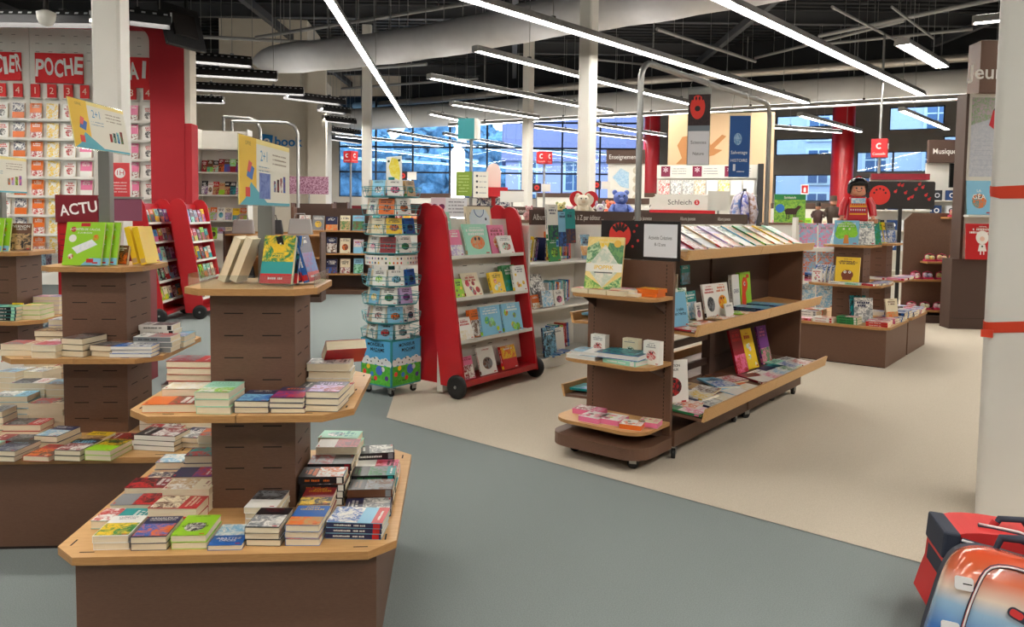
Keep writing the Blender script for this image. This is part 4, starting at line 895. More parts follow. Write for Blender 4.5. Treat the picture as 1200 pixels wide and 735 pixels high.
book(G @ T(-.23, -.21, z+.033) @ RZ(-84), S('blue','teal','navy','light blue',kind='full'), .22, .29, .034, 'big blue boxed album atop the right pile, middle end shelf', GE, 'picture_book', hard=True)
z = .256
for i, (x, y, rz_, st, dim, lb) in enumerate([(-.52,-.16,-84,S('pink','white','crimson','white',kind='photo'),(.13,.2,.034),'pale pink box at rear left of bottom end shelf'),
    (-.4,-.29,-88,S('white','pink','crimson','pink',kind='blobs',spine='pink'),(.16,.15,.036),'white and pink box, left of middle pair, bottom end shelf'),(-.28,-.25,-84,S('white','pink','lilac','pink',kind='blobs',spine='pink'),(.16,.15,.036),'white and pink box, right of middle pair, bottom end shelf'),
    (-.12,-.28,-74,S('white','orange','yellow','orange',kind='blobs',spine='orange'),(.13,.14,.034),'white and orange box at right of bottom end shelf'),(-.06,-.16,-78,S('cream','pink','red','pink',kind='blobs',spine='pink'),(.12,.13,.034),'cream and hot pink box at far right of bottom end shelf')]):
    o = book(G @ T(x, y, z+.001) @ RZ(rz_), st, *dim, lb, GE, 'craft_box', pages=False)
# ------------------------------------------------------------------ red wheeled A-frame bookcases
def big_wheel(e, x, y, r=.105, M=I4):
    b = MB(); b.M = M @ T(x, y, r) @ RX(90); b.lathe([(r*.55,-.02),(r*.9,-.022),(r,-.012),(r,.012),(r*.9,.022),(r*.55,.02)], 'rubber', 26)
    w_ = b.build('wheel', e); b = MB(); b.M = M @ T(x, y, r) @ RX(90); b.lathe([(r*.56,-.012),(r*.56,.012)], 'dark_metal', 20); b.lathe([(.014,-.026),(.014,.026)], 'steel', 10); b.build('hub', w_)
def red_case(F, L_, H, levels, label, depth=.27, lean=9, white_back=True, double=True, wheels=True):
    """F: origin at the near front bottom corner; local y runs along the case, local +x out of the front"""
    e = empty('red_wheeled_bookcase', F @ T(-.2, L_/2, 0), label, 'bookcase', None)
    O = T(.2, -L_/2, 0); ln = math.tan(R(lean)); r_ = .11
    def fx(z): return -(z-.1)*ln
    for y0 in (0, L_-.028):
        b = MB(); b.M = O @ T(0, y0+.028, 0) @ RX(90)
        top = H-r_
        pts = [(fx(.1),.09),(fx(top),top)]+[(fx(H)-r_+r_*math.cos(R(a)), top+r_*math.sin(R(a))) for a in (20,45,70,90,110,135,160)]+[(fx(top)-2*r_-.03,top-.02),(-depth,.09)]
        b.prism(pts, 0, .028, 'red', smooth=False); b.build('side_panel', e, bevel=.004)
    if white_back:
        b = MB(); b.M = O
        k0, k1 = .2, H-.12
        b.add([(fx(k0)-.17,.03,k0),(fx(k0)-.17,L_-.03,k0),(fx(k1)-.17,L_-.03,k1),(fx(k1)-.17,.03,k1),(fx(k0)-.185,.03,k0),(fx(k0)-.185,L_-.03,k0),(fx(k1)-.185,L_-.03,k1),(fx(k1)-.185,.03,k1)], [(0,1,2,3),(7,6,5,4),(3,2,6,7),(0,4,5,1)], 'white_lam')
        for lv in levels:
            for q in range(4):
                for dz in (.1,.18): z_ = lv-dz; b.box(fx(z_)-.172, fx(z_)-.168, .12+q*.24, .18+q*.24, z_, z_+.005, 'slot')
        b.build('back_panel', e)
    for i, z in enumerate(levels):
        b = MB(); b.M = O; b.box(fx(z)-.17, fx(z)-.002, .028, L_-.028, z-.02, z, 'white_lam'); b.box(fx(z)-.006, fx(z)+.002, .028, L_-.028, z-.02, z+.012, 'white_lam'); b.build('shelf', e)
    b = MB(); b.M = O; b.box(-depth+.02, -.004, .0285, L_-.0285, .1, .15, 'red'); b.build('bottom_shelf', e)
    if double:
        for y0 in (.05, L_-.028):
            b = MB(); b.M = O @ T(0, y0+.028, 0) @ RX(90); top = H-r_+.02
            pts = [(-.56,.09),(-.345,.09),(-.4,top)]+[(-.51+r_*math.cos(R(a)), top+r_*math.sin(R(a))) for a in (20,45,70,90,110,135,160)]+[(-.62,top)]
            b.prism(pts, 0, .028, 'red'); b.build('side_panel', e, bevel=.004)
        b = MB(); b.M = O; b.box(-depth-.07,-depth-.005,.03,L_-.03,.02,.9,'white_lam'); b.build('core_panel', e)
        b = MB(); b.M = O; b.box(-.54,-.35,.079,L_-.03,.1,.15,'red'); b.build('bottom_shelf', e)
    if wheels:
        for x, y in ((-.06,-.026),(-.06,L_+.026),(-.45,L_+.026)): big_wheel(e, x, y, M=O)
    return e, fx
RF = frame(-.40, 6.56, -36.5)
lv = [1.225, .86, .49]
e, fx = red_case(RF, 1.13, 1.68, lv, 'red A-frame wheeled bookcase of children albums beside the spinner rack')
GB = 'albums on the red wheeled bookcase'
def rface(y, z, st, w, h, t, label, lean=17, dx=-.04, **k): return stand(RF, fx(z)+dx, y, z+.002, 90, lean, st, w, h, t, label, GB, **k)
z = lv[0]
rface(.15, z, S('pink','lilac','white','white',kind='low'), .17, .24, .015, 'pink album at left of the red bookcase top shelf')
rface(.1, z+.02, S('mint','teal','red','white',kind='low'), .16, .38, .012, 'mint tall album behind the pink album', 12, -.1)
rface(.45, z, S('mint','tan','orange','white',kind='spot'), .34, .29, .02, 'large mint album with golden animal on red bookcase top shelf', 15)
rface(.78, z, S('pink','orange','cream','crimson',kind='spot'), .24, .28, .016, 'salmon pink album behind the small white one', 13, -.06)
rface(.86, z, S('white','mint','red','grey',kind='spot'), .22, .18, .016, 'white album with strawberry baby on red bookcase top shelf', 20, -.02)
z = lv[1]
rface(.12, z, S('lime green','yellow','black','black',kind='blobs'), .12, .17, .014, 'small green book at left end of second shelf')
rface(.32, z, S('cream','red','pink','red',kind='blobs'), .24, .22, .016, 'cream album with red fruit on second shelf', 24)
rface(.66, z, S('yellow','cream','green','black',kind='blobs'), .2, .2, .034, 'cream and yellow vegetable album on second shelf')
rface(.9, z, S('green','teal','green','white',kind='low'), .2, .25, .05, 'thick dark green album on second shelf', 14, -.09)
rface(.99, z, S('white','yellow','light blue','navy',kind='blobs'), .2, .25, .03, 'white album with yellow boots on second shelf', 12, -.02)
z = lv[2]
rface(.32, z, S('orange','brown','white','brown'), .16, .25, .04, 'brown-edged book behind the farm album on third shelf', 12, -.08)
rface(.5, z, S('light blue','lime green','red','white',kind='blobs'), .29, .27, .03, 'pale blue farm album with red tractor on third shelf', 12)
rface(.83, z, S('light blue','lime green','yellow','white',kind='blobs'), .29, .27, .026, 'pale blue meadow album right of the tractor one', 12)
rface(.14, z, S('white','cream','white','red',kind='low'), .2, .2, .02, 'white album at left end of third shelf', 20)
z = .15
rface(.12, z, S('pink','crimson','white','crimson'), .15, .2, .02, 'pink book at left end of the bottom shelf')
rface(.4, z, S('white','brown','grey','red',[('LA PRINCESSE',.4,.05)],kind='spot'), .23, .25, .02, 'white album with brown character on bottom shelf')
rface(.72, z, S('red','yellow','orange','white',kind='top'), .22, .22, .03, 'red and yellow album on bottom shelf')
# shirt kit leaning on top of the red bookcase
o = stand(RF, fx(1.25)-.115, .58, 1.237, 90, 9, S('cream','light blue','white','grey',kind='none'), .36, .44, .03, 'pale blue shirt craft kit in clear wrap at top of red bookcase', GB, 'craft_kit', pages=False)
b = MB(); b.poly([(-.15,-.2),(.15,-.2),(.15,.12),(.1,.19),(-.1,.19),(-.15,.12)], .032, 'print', (214,228,238), (222,232,240)); b.tube([Vector((.07*math.cos(R(a)),.19+.07*math.sin(R(a))*1,.034)) for a in range(180,361,15)], .004, 'matte', 5, (70,110,160)); b.disc(.09,.1,.014,.034,'print',(40,50,70)); b.build('shirt_print', o)
# red paw board behind, left part of the top
o = stand(RF, fx(1.25)-.18, .2, 1.23, 90, 10, S('black','red','black','red',kind='none'), .34, .34, .006, 'black board with red paw behind pink album on red bookcase', GB, 'sign_board', pages=False, cat='sign')
b = MB(); b.disc(0,.02,.13,.008,'matte',(216,50,42),None,22); [b.disc(.1*math.cos(R(a)),.02+.1*math.sin(R(a)),.012,.009,'matte',(60,26,26),None,8) for a in range(0,360,40)]; b.build('paw_print', o)
# ------------------------------------------------------------------ spinner rack
SP = frame(-1.075, 6.835, -35.4)
e = empty('spinner_rack', SP, 'tall teal rotating wire rack of small square children books', 'spinner rack')
b = MB(); hw = .19
b.box(-hw, hw, -hw, hw, .085, .5, 'teal'); b.build('base_box', e, bevel=.006)
def base_art(k):
    b = MB(); b.M = RZ(k) @ T(0,-hw-.0008,0) @ RX(90); w_ = hw-.014
    b.quad(-w_, w_, .1, .488, 0, 'matte', (88,176,226)); 
    rng = random.Random(k+3)
    for q in range(9): b.disc(-w_+.03+q*.038, .3+.012*math.sin(q*2.1), .034, .0003, 'matte', (244,246,244), None, 12)
    b.quad(-w_, w_, .1, .27, .0005, 'matte', (70,168,48), (96,190,60)); 
    for q, c_ in enumerate([(226,70,50),(240,200,40),(60,130,200),(220,60,50),(40,120,60),(240,240,240),(90,60,140)]):
        b.disc(-w_+.04+q*.045, .2+.05*math.sin(q*1.7), .022 if q != 4 else .042, .0009, 'matte', c_ if q != 4 else (70,110,200), None, 12)
        b.disc(-w_+.03+q*.045, .31+.02*math.cos(q*2), .008, .0009, 'matte', (30,40,40), None, 6)
    b.text('MONSIEUR', 0, .448, .03, .001, 'matte', (20,30,50), .27, .02); b.text('MADAME', .02, .405, .03, .001, 'matte', (20,30,50), .2, .02); b.quad(-.03,.06,.385,.389,.001,'matte',(20,30,50))
    b.greek(-.1, .0, .13, .012, .001, 'matte', (20,60,30), rng); b.build('base_print', e)
base_art(0); base_art(90)
for x in (-.14,.14):
    for y in (-.14,.14): caster(e, x, y, .028, rot=RNG.uniform(0,180))
b = MB(); b.cyl(0,0,.5,1.92,.03,'teal',10); b.build('pole', e)
TZ = [1.745,1.585,1.418,1.253,.968,.808,.645,.50]
def octo(r, off=0): return [(r*math.cos(R(22.5+45*k+off)), r*math.sin(R(22.5+45*k+off))) for k in range(8)]
offs = [8,-14,6,-10,12,-6,10,-16]
for i, z in enumerate(TZ):
    b = MB(); o8 = octo(.25, offs[i]); i8 = octo(.15, offs[i])
    b.prism(octo(.245, offs[i]), z-.006, z, 'teal')
    b.build('tier_tray', e)
    b = MB()
    for zz, rr in ((z+.004,.25),(z+.05,.262),(z+.085,.268)): b.tube([Vector((x,y,zz)) for x, y in octo(rr, offs[i])], .0028, 'teal', 5, closed=True)
    for k in range(8):
        a = R(22.5+45*k+offs[i]); b.tube([Vector((.25*math.cos(a),.25*math.sin(a),z)), Vector((.268*math.cos(a),.268*math.sin(a),z+.085))], .0028, 'teal', 5)
        b.tube([Vector((.15*math.cos(a),.15*math.sin(a),z)), Vector((.17*math.cos(a),.17*math.sin(a),z+.14))], .003, 'teal', 5)
        b.tube([Vector((.15*math.cos(a),.15*math.sin(a),z+.07)), Vector((.26*math.cos(a),.26*math.sin(a),z+.07))], .0025, 'teal', 5)
    b.build('wire_basket', e)
b = MB(); b.lathe([(.232,1.15),(.232,1.235)], 'matte', 32, ca=(236,232,222), cap=False); b.lathe([(.228,1.15),(.228,1.235)], 'matte', 32, ca=(236,232,222), cap=False)
rng = random.Random(4)
for r_ in range(2):
    for k in range(44):
        a = 6.2832*k/44; M0 = b.M; b.M = RZ(math.degrees(a)) @ T(0,-.2335,0) @ RX(90); b.disc(0, 1.172+.038*r_, .008, 0, 'matte', PAL[rng.choice(PN)], None, 7, .011); b.M = M0
b.build('picture_band', e)
# topper card
b = MB(); b.M = T(.03,0,1.86) @ RZ(20) @ RX(80) @ RZ(5); b.box(-.075,.075,-.02,.25,-.002,.002,'matte',(236,236,228)); b.poly([(-.03,.08),(.0,.06),(.05,.03),(.06,.1),(.04,.22),(-.02,.24),(-.05,.16)],.003,'matte',(236,214,60),(240,228,120)); b.disc(-.05,.21,.012,.0035,'matte',(60,80,60),None,8); b.disc(.05,.21,.012,.0035,'matte',(60,80,60),None,8); b.build('topper_card', e)
GSP = 'small square books in the spinner rack'
cols = [['white','light blue','white','tan'],['pink','white','orange','white'],['white','cream','yellow','blue'],['grey','white','crimson','white'],['light blue','white','white','blue'],['mint','light blue','white','lilac'],['white','white','light blue','white'],['grey','white','light blue','white']]
arts = [['teal','navy','pink','green'],['crimson','purple','orange','orange'],['yellow','yellow','orange','navy'],['grey','pink','red','green'],['grey','lime green','light blue','navy'],['teal','yellow','green','purple'],['pink','crimson','orange','navy'],['navy','grey','red','grey']]
for i, z in enumerate(TZ):
    for j, fk in enumerate((-3,-2,-1,0)):
        phi = 45*fk+offs[i]      # direction the pocket faces, in rack space, 0 = +x
        a = cols[i][j]; c_ = arts[i][j]
        F = SP @ RZ(phi+90) @ T(0, -.185, 0)
        nm = ['far left','left','centre','right'][j]
        stand(F, 0, 0, z+.002, 0, 10, S(a, c_, 'black' if j != 1 else 'white', 'black', kind='spot'), .135, .14, .03 if j in (0, 3) else .018, f'small {a} square book with {c_} figure, {nm} pocket, {["topmost","second","third","fourth","fifth","sixth","seventh","lowest"][i]} spinner tier', GSP, 'picture_book')
# ------------------------------------------------------------------ generic shelving
def rack(F, L_, H, zs, label, depth=.35, mat='white_lam', header=None, hmat='brown_dark', hz=(1.5,1.65), name='bookcase', group=None, ends=True, hx=.02, htext=None, bays=None, back='white_lam', cat='bookcase', kick=True, edge=None):
    """F at near front foot; shelves run along local y, front faces +x; origin object at centre"""
    e = empty(name, F @ T(-depth/2, L_/2, 0), label, cat, group); O = T(depth/2, -L_/2, 0)
    def pt(nm, b, bev=0): return b.build(nm, e, O, bev)
    bays = bays or max(1, round(L_/1.2))
    if ends:
        for y0 in (0, L_-.03):
            b = MB(); b.box(-depth, 0, y0, y0+.03, 0, H, mat); pt('side_panel', b, .003)
    b = MB(); b.box(-depth, -depth+.02, .03, L_-.03, 0.05, H-.01, back); pt('back_panel', b)
    for k in range(1, bays):
        b = MB(); y = L_*k/bays; b.box(-depth+.02, -.02, y-.01, y+.01, 0, H, mat); pt('upright', b)
    for z in zs:
        b = MB(); b.box(-depth+.021, -.004, .031, L_-.031, z-.025, z, edge or mat); pt('shelf', b, .002)
    if kick:
        b = MB(); b.box(-depth+.02, -.005, .031, L_-.031, 0, .09, mat); pt('plinth', b)
    if header:
        b = MB(); b.box(hx-.03, hx, 0, L_, hz[0], hz[1], hmat)
        for (y, s, hgt) in (htext or []):
            b.M = T(hx+.001, y, (hz[0]+hz[1])/2) @ RZ(90) @ RX(90); b.text(s, 0, 0, hgt, 0, 'matte', (226,220,214), None, .01)
        b.M = I4.copy(); pt('header', b)
    return e
def face_row(F, x, y0, y1, z, n, w, h, pat, group, kids=True, pages=False, t=.018, lean=12, rot=90, rng=None, name='picture_book', nstyle=None, bases=None):
    rng = rng or RNG
    for i in range(n):
        y = y0+(y1-y0)*(i+.5)/n; base = bases[i % len(bases)] if bases else rng.choice(PN)
        st = nstyle[i % len(nstyle)] if nstyle else rnd_style(rng, base, kids)
        hh = h*rng.uniform(.88, 1.05) if not nstyle else h
        stand(F, x, y, z+.002, rot, lean, st, w*(rng.uniform(.85, 1.05) if not nstyle else 1), hh, t, pat.format(c=st['base'], o=ORD[i]), group, name, pages=pages)
def spine_row(F, x, y0, y1, z, h, pat, group, rng=None, tilt=0, bases=None, tmin=.012, tmax=.03, depth=.2, name='picture_book'):
    rng = rng or RNG; y = y0; i = 0
    while y < y1 and i < 26:
        t = rng.uniform(tmin, tmax); base = bases[i % len(bases)] if bases else rng.choice(PN)
        spine_out(F, x, y, z+.002+(abs(math.sin(R(tilt)))*t if tilt else 0), 90, tilt, rnd_style(rng, base, True), depth, h*rng.uniform(.85,1), t, pat.format(c=base, o=ORD[i]), group, name)
        y += t+.003+(.006 if tilt else 0); i += 1
# white album shelves, first line
WF = frame(.165, 7.665, -38.5)
rack(WF, 5.6, 1.5, [.11,.64,1.11], 'long white album bookcase with brown lettered header, behind the long gondola', depth=.4, header=True, hz=(1.505,1.655), htext=[(.15,'Albums',.06),(1.0,'de A à Z par éditeur ...',.055),(2.25,'Albums jeunesse',.05),(3.5,'Albums jeunesse',.05),(4.7,'Albums jeunesse',.05)], hx=.03, bays=4)
GW = 'albums in the white album bookcase'
e = empty('rounded_end_panel', WF @ T(-.03,-.03,0), 'cream round-topped side panel at the left end of the white bookcase', 'panel')
b = MB(); b.M = RX(90); b.prism([(-.42,0),(.1,0),(-.02,1.3)]+arc(-.17,1.3,.15,0,180,8)+[(-.36,1.2)], -.015, .015, 'offwhite'); b.build('panel', e, bevel=.003)
spine_row(WF, -.22, .1, .42, 1.11, .27, '{c} album spine, {o} from left, upper shelf of white bookcase', GW, tilt=10, bases=['cream','brown','purple','lilac','blue','orange','white','yellow'], tmin=.018, tmax=.026)
stand(WF, -.08, .56, 1.112, 90, 10, S('green','lime green','black','white',kind='spot'), .2, .24, .015, 'green album face out on upper shelf of white bookcase', GW)
spine_row(WF, -.25, .62, 1.1, 1.11, .26, '{c} spine, {o} right of green album, upper shelf of white bookcase', GW, bases=['navy','yellow','green','purple','crimson','orange','black','pink','tan'], tmin=.02, tmax=.032)
stand(WF, -.1, 1.22, 1.112, 90, 12, S('white','light blue','grey','navy',kind='full'), .2, .28, .02, 'white and blue album near the poster pack, upper shelf of white bookcase', GW)
stand(WF, -.28, .9, 1.115, 90, 2, S('orange','red','orange','white',kind='none'), .5, .31, .01, 'orange panel book behind the upper shelf spines', GW)
stand(WF, -.12, .35, .645+.13, 90, 25, S('grey','black','white','white',kind='full'), .24, .22, .012, 'dark grey photo album leaning on middle shelf of white bookcase', GW)
stand(WF, -.05, .2, .642, 90, 14, S('orange','white','tan','white',kind='low'), .12, .14, .015, 'small orange and white album, left on middle shelf', GW)
stand(WF, -.06, .36, .642, 90, 10, S('grey','white','light blue','black',kind='full'), .2, .17, .06, 'grey boxed set on middle shelf of white bookcase', GW)
stand(WF, -.04, .58, .642, 90, 10, S('white','black','pink','black',kind='spot'), .17, .17, .03, 'white album with two dark figures on middle shelf', GW)
spine_row(WF, -.25, .68, 1.1, .64, .24, '{c} spine, {o} right of the figure album, middle shelf', GW, bases=['white','light blue','mint','grey','teal','white','blue','orange'], tmin=.02, tmax=.03)
stand(WF, -.05, .46, .113, 90, 8, S('navy','black','light blue','white',kind='full'), .22, .31, .02, 'navy album with pale figure on bottom shelf of white bookcase', GW)
stand(WF, -.15, .72, .113, 90, 8, S('white','grey','white','grey',kind='none'), .24, .26, .04, 'plain white box on bottom shelf of white bookcase', GW)
spine_row(WF, -.25, .86, 1.12, .11, .28, '{c} leaning spine, {o} right of the white box, bottom shelf', GW, tilt=-8, bases=['blue','teal','navy','yellow','lime green','red','crimson'], tmin=.02, tmax=.03)
for i in range(3): book(WF @ T(-.1, .5+.02*i, .113+.0) @ T(.03+.02*i,.05*i,.016*i) @ RZ(90), S(['white','light blue','white'][i],'blue','grey','navy'), .16, .24, .014, ['lowest','middle','upper'][i]+' flat album on bottom shelf of white bookcase', GW, 'picture_book')
for k in range(1, 4):
    for zi, z in enumerate((.11, .64, 1.11)):
        face_row(WF, -.1, .2+1.38*k, 1.25+1.38*k, z, 4, .22, .27, '{c} album, {o} in '+['lower','middle','upper'][zi]+' row of white bookcase bay '+['two','three','four'][k-1], GW)
# hanging bath books on the header
for i, (y, c_, a_, dz) in enumerate([(.28,'white','green',.02),(.46,'light blue','blue',-.05),(.6,'teal','brown',-.02)]):
    stand(WF, .075, y, 1.33+dz, 90, 4, S(c_, a_, 'navy', 'navy', kind='low'), .18, .36, .03, ['white and green','pale blue','teal and brown'][i]+' hanging fabric book hooked over the Albums header', 'hanging fabric books', 'fabric_book', pages=False)
# second and third lines behind
W2 = WF @ T(-2.1, .2, 0)
rack(W2, 6.6, 1.5, [.11,.62,1.1], 'second long white bookcase line with brown header, behind the album bookcase', depth=.4, header=True, hz=(1.6,1.72), hx=.03, htext=[(2.2,'Premières lectures',.05),(4.4,'Contes',.05)], bays=5)
for i in range(14): stand(W2, -.1, .45+.44*i, 1.102, 90, 12, rnd_style(RNG, None, True), .22, .28, .02, ORD[i]+' album from left on the top shelf of second bookcase line', 'albums on the second bookcase line', 'picture_book', pages=False)
def plush(F, x, y, z, s, c1, c2, label, kind='bear'):
    e = empty('plush_toy', F @ T(x, y, z), label, 'soft toy', 'soft toys above the white bookcases')
    b = MB(); b.ball(0, 0, s*.36, s*.34, 'big', s*.3, s*.36, c1, c2); b.build('body', e)
    h_ = MB(); h_.ball(0, -s*.05, s*.85, s*.28, 'big', s*.26, s*.25, c1, c1); h_.ball(0,-s*.28,s*.8,s*.09,'big',s*.06,s*.07,c2,c2); h_.ball(-s*.1,-s*.29,s*.93,s*.03,'black'); h_.ball(s*.1,-s*.29,s*.93,s*.03,'black'); hd = h_.build('head', e)
    for s_ in (-1, 1):
        b = MB(); b.ball(s_*s*.22, 0, s*1.06, s*.1, 'big', s*.05, s*(.1 if kind == 'bear' else .25), c1, c2); b.build('ear', hd)
        b = MB(); b.tube([(s_*s*.26,-s*.05,s*.55),(s_*s*.4,-s*.2,s*.38),(s_*s*.34,-s*.34,s*.28)],[s*.1,s*.09,s*.08],'big',8,c1,c1); b.build('arm', e)
        b = MB(); b.tube([(s_*s*.16,-s*.1,s*.14),(s_*s*.24,-s*.4,s*.1),(s_*s*.25,-s*.46,s*.13)],[s*.13,s*.11,s*.1],'big',8,c1,c2); b.build('leg', e)
# toy shelf top between the two lines
TF = WF @ T(-1.35, 0, 0)
e = empty('toy_counter', TF @ T(-.2,2.6,0), 'long low counter of soft toys between the white bookcases', 'counter'); O = T(.2,-2.6,0)
b = MB(); b.box(-.5,0,0,5.2,0,1.5,'white_lam'); b.build('body', e, O); b = MB(); b.box(-.52,.02,-.02,5.22,1.5,1.54,'brown'); b.build('top', e, O)
for i, (px, Y, s, c1, c2, lb, kd) in enumerate([(657,9.55,.2,(226,214,150),(120,150,90),'khaki and green soft toy dragon-like shape left of the heart toy','bear'),(683,9.8,.3,(236,226,206),(220,200,170),'cream teddy soft toy in front of the red heart','bear'),(668,9.7,.16,(226,170,190),(230,200,210),'small pink soft toy left of the cream teddy','bear'),(703,10,.2,(238,236,238),(170,120,190),'white and purple soft toy right of the cream teddy','rabbit'),(727,10.4,.36,(96,120,200),(130,150,220),'large blue soft toy before the tall column','bear'),(716,11.3,.26,(240,120,90),(240,190,90),'orange soft toy behind the large blue one','bear'),(620,9.0,.15,(200,150,150),(180,110,110),'small brown-pink soft toy behind the Albums header','bear')]):
    p = at(px, 245, Y); plush(frame(p.x, p.y, 0), 0, 0, 1.541, s, c1, c2, lb, kd)
# red heart cushion
p = at(684, 236, 10.3); b = MB(); b.M = T(p.x, p.y, 1.545) @ RX(90); hs = .19
pts = []
for k in range(40):
    t = 6.2832*k/40; pts.append((hs*math.sin(t)**3*1.0, hs*1.0+hs*.065*(13*math.cos(t)-5*math.cos(2*t)-2*math.cos(3*t)-math.cos(4*t))+.05))
b.prism(pts[::-1], -.04, .04, 'matte', (206,36,44)); b.poly([(x*.7, .24+(y-.24)*.68) for x, y in pts[::-1]], .042, 'matte', (240,226,206)); o = b.build('heart_cushion', bevel=.015); tag(o, 'red heart-shaped cushion standing behind the cream teddy', 'cushion')
# ------------------------------------------------------------------ right hand double display table with the toy figure
F4 = frame(3.945, 8.90, -38.5); F5 = F4 @ T(0, 1.08, 0)
display_table(F4, 'children display table carrying the big toy figure, right of the gondola', head=.27, top=.535)
display_table(F5, 'children display table directly behind the toy figure table', head=.27, top=.535)
G4 = 'children books on the toy figure table'
z = Z1
for i, (x, y, n, st, ds, r_) in enumerate([(-.4,-.42,1,S('red','pink','white','white'),'flat red book',90),(-.15,-.43,2,S('white','red','cream','red'),'white and red book',88),(.1,-.4,3,S('green','white','red','black',spine='green'),'dark green book',86),(.4,-.4,2,S('orange','red','white','white',kind='full',spine='red'),'bright orange-red box',90),(.38,-.2,2,S('pink','crimson','white','white',kind='full',spine='pink'),'magenta book',90),(.4,.0,2,S('crimson','pink','white','white',spine='pink'),'pink and crimson book',86),(.42,.22,2,S('blue','white','navy','white',spine='blue'),'blue book',90),(.4,.42,3,S('navy','blue','white','white',spine='navy'),'navy book',90),(-.42,-.15,3,S('white','grey','navy','navy'),'white book',90),(-.42,.1,3,S('orange','white','teal','navy'),'orange and white book',90)]):
    pile(F4, x, y, z, n, st, ds, 'lowest tier, toy figure table', w=.17, h=.22, t=.026, rot=r_, group=G4, name='picture_book')
stand(F4, .2, -.22, z+.002, 30, 8, S('light blue','white','grey','navy',kind='full'), .2, .28, .02, 'pale blue album standing at right of tower, toy figure table', G4)
stand(F4, .14, -.2, z+.002, 50, 8, S('navy','black','teal','white',kind='full'), .2, .3, .02, 'dark album standing beside pale blue one, toy figure table', G4)
stand(F4, .42, .12, z+.002, 60, 8, S('cream','orange','tan','brown',kind='low'), .18, .26, .02, 'cream album standing at far right, toy figure table', G4)
z = Z2
o = stand(F4, .02, -.25, z+.002, 0, 8, S('yellow','brown','yellow','brown',kind='none'), .26, .3, .02, 'bright yellow album with brown owl face, middle tier of toy figure table', G4)
b = MB(); b.disc(0,-.05,.065,.0205,'print',(130,60,30),None,20,.055); b.disc(-.025,-.02,.016,.0209,'print',(250,240,230)); b.disc(.025,-.02,.016,.0209,'print',(250,240,230)); b.disc(-.025,-.02,.006,.0213,'print',(20,20,20)); b.disc(.025,-.02,.006,.0213,'print',(20,20,20)); b.box(-.05,.05,-.11,-.085,.0203,.0207,'print',(130,60,30)); b.text('NOM D UN HIBOU',0,.09,.022,.0209,'print',(90,60,30),.2); b.build('cover_print', o)
for i in range(3): stand(F4, -.2-.04*i, -.2-.02*i, z+.002, -25, 10, S('light blue','blue','white','navy',kind='full'), .16, .2, .02, ['front','middle','rear'][2-i]+' pale blue album left of yellow owl album', G4)
stand(F4, -.3, -.29, z+.002, 10, 10, S('white','pink','brown','red',kind='blobs'), .11, .15, .02, 'small white album with pink figures left of yellow owl album', G4)
for i in range(4): book(F4 @ T(-.33, -.1, z+.001+i*.025) @ RZ(90), S(['pink','crimson','navy','blue'][i],'white','blue','white'), .2, .28, .024, ['bottom pink','second crimson','third navy','top blue'][i]+' book of pile left of yellow owl album', G4, 'picture_book')
for i, (x, y, c_) in enumerate([(-.05,-.33,'white'),(.12,-.33,'mint'),(.27,-.31,'red'),(.3,-.15,'navy'),(.32,.05,'lilac'),(.3,.22,'navy')]):
    book(F4 @ T(x, y, z+.001) @ RZ(86), S(c_,'white','blue','navy'), .13, .18, .022, f'{c_} flat book, {ORD[i]} along middle tier of toy figure table', G4, 'picture_book')
# albums leaning on the head shelf
for i, (x, y, r_, st, lb) in enumerate([(-.19,-.08,-60,S('grey','white','light blue','navy',kind='full'),'silver grey album leaning left of toy figure legs'),(.17,-.1,40,S('mint','grey','white','teal',kind='full'),'pale mint album leaning right of toy figure legs'),(.22,.05,60,S('green','teal','green','white',kind='full'),'dark green album behind the pale mint one')]):
    stand(F4, x, y, Z3+.002, r_, 12, st, .2, .27, .015, lb, G4)
o = stand(F4, -.02, -.2, Z3+.002, 12, 12, S('light blue','lime green','white','white',kind='none'), .26, .28, .015, 'lime green tree-shaped album leaning before toy figure legs', G4)
b = MB(); b.disc(0,.03,.11,.0165,'print',(150,214,60),(110,190,50),12,.1); b.disc(-.06,-.02,.06,.0168,'print',(150,214,60),(120,200,50),10); b.disc(.07,-.01,.05,.0168,'print',(130,200,60),(150,214,60),10); b.poly([(-.03,-.13),(.03,-.13),(.02,-.03),(-.02,-.03)],.017,'print',(220,140,60)); b.disc(-.03,.04,.012,.0172,'print',(250,250,220)); b.disc(.03,.04,.012,.0172,'print',(250,250,220)); b.build('cover_print', o)
# toy figure
e = empty('toy_figure', F4 @ T(.03,.02,Z3) @ RZ(22), 'large plastic toy doll with black bob hair and red patterned sweater', 'toy figure')
simple('toy_red', (204,28,40), .3); simple('toy_hair', (18,16,20), .25); simple('toy_pink', (206,120,132), .35); simple('toy_shoe', (232,228,228), .35)
for s_ in (-1, 1):
    b = MB(); b.box(s_*.052-.045, s_*.052+.045, -.05, .05, .04, .3, 'toy_pink'); b.build('leg', e, bevel=.012)
    b = MB(); b.box(s_*.052-.046, s_*.052+.046, -.1, .055, 0, .045, 'toy_shoe'); b.build('shoe', e, bevel=.012)
b = MB(); b.add([(-.115,-.075,.27),(.115,-.075,.27),(.115,.075,.27),(-.115,.075,.27),(-.09,-.06,.55),(.09,-.06,.55),(.09,.06,.55),(-.09,.06,.55)], [(3,2,1,0),(4,5,6,7),(0,1,5,4),(1,2,6,5),(2,3,7,6),(3,0,4,7)], 'toy_red')
b.build('torso', e, bevel=.02)
b = MB(); 
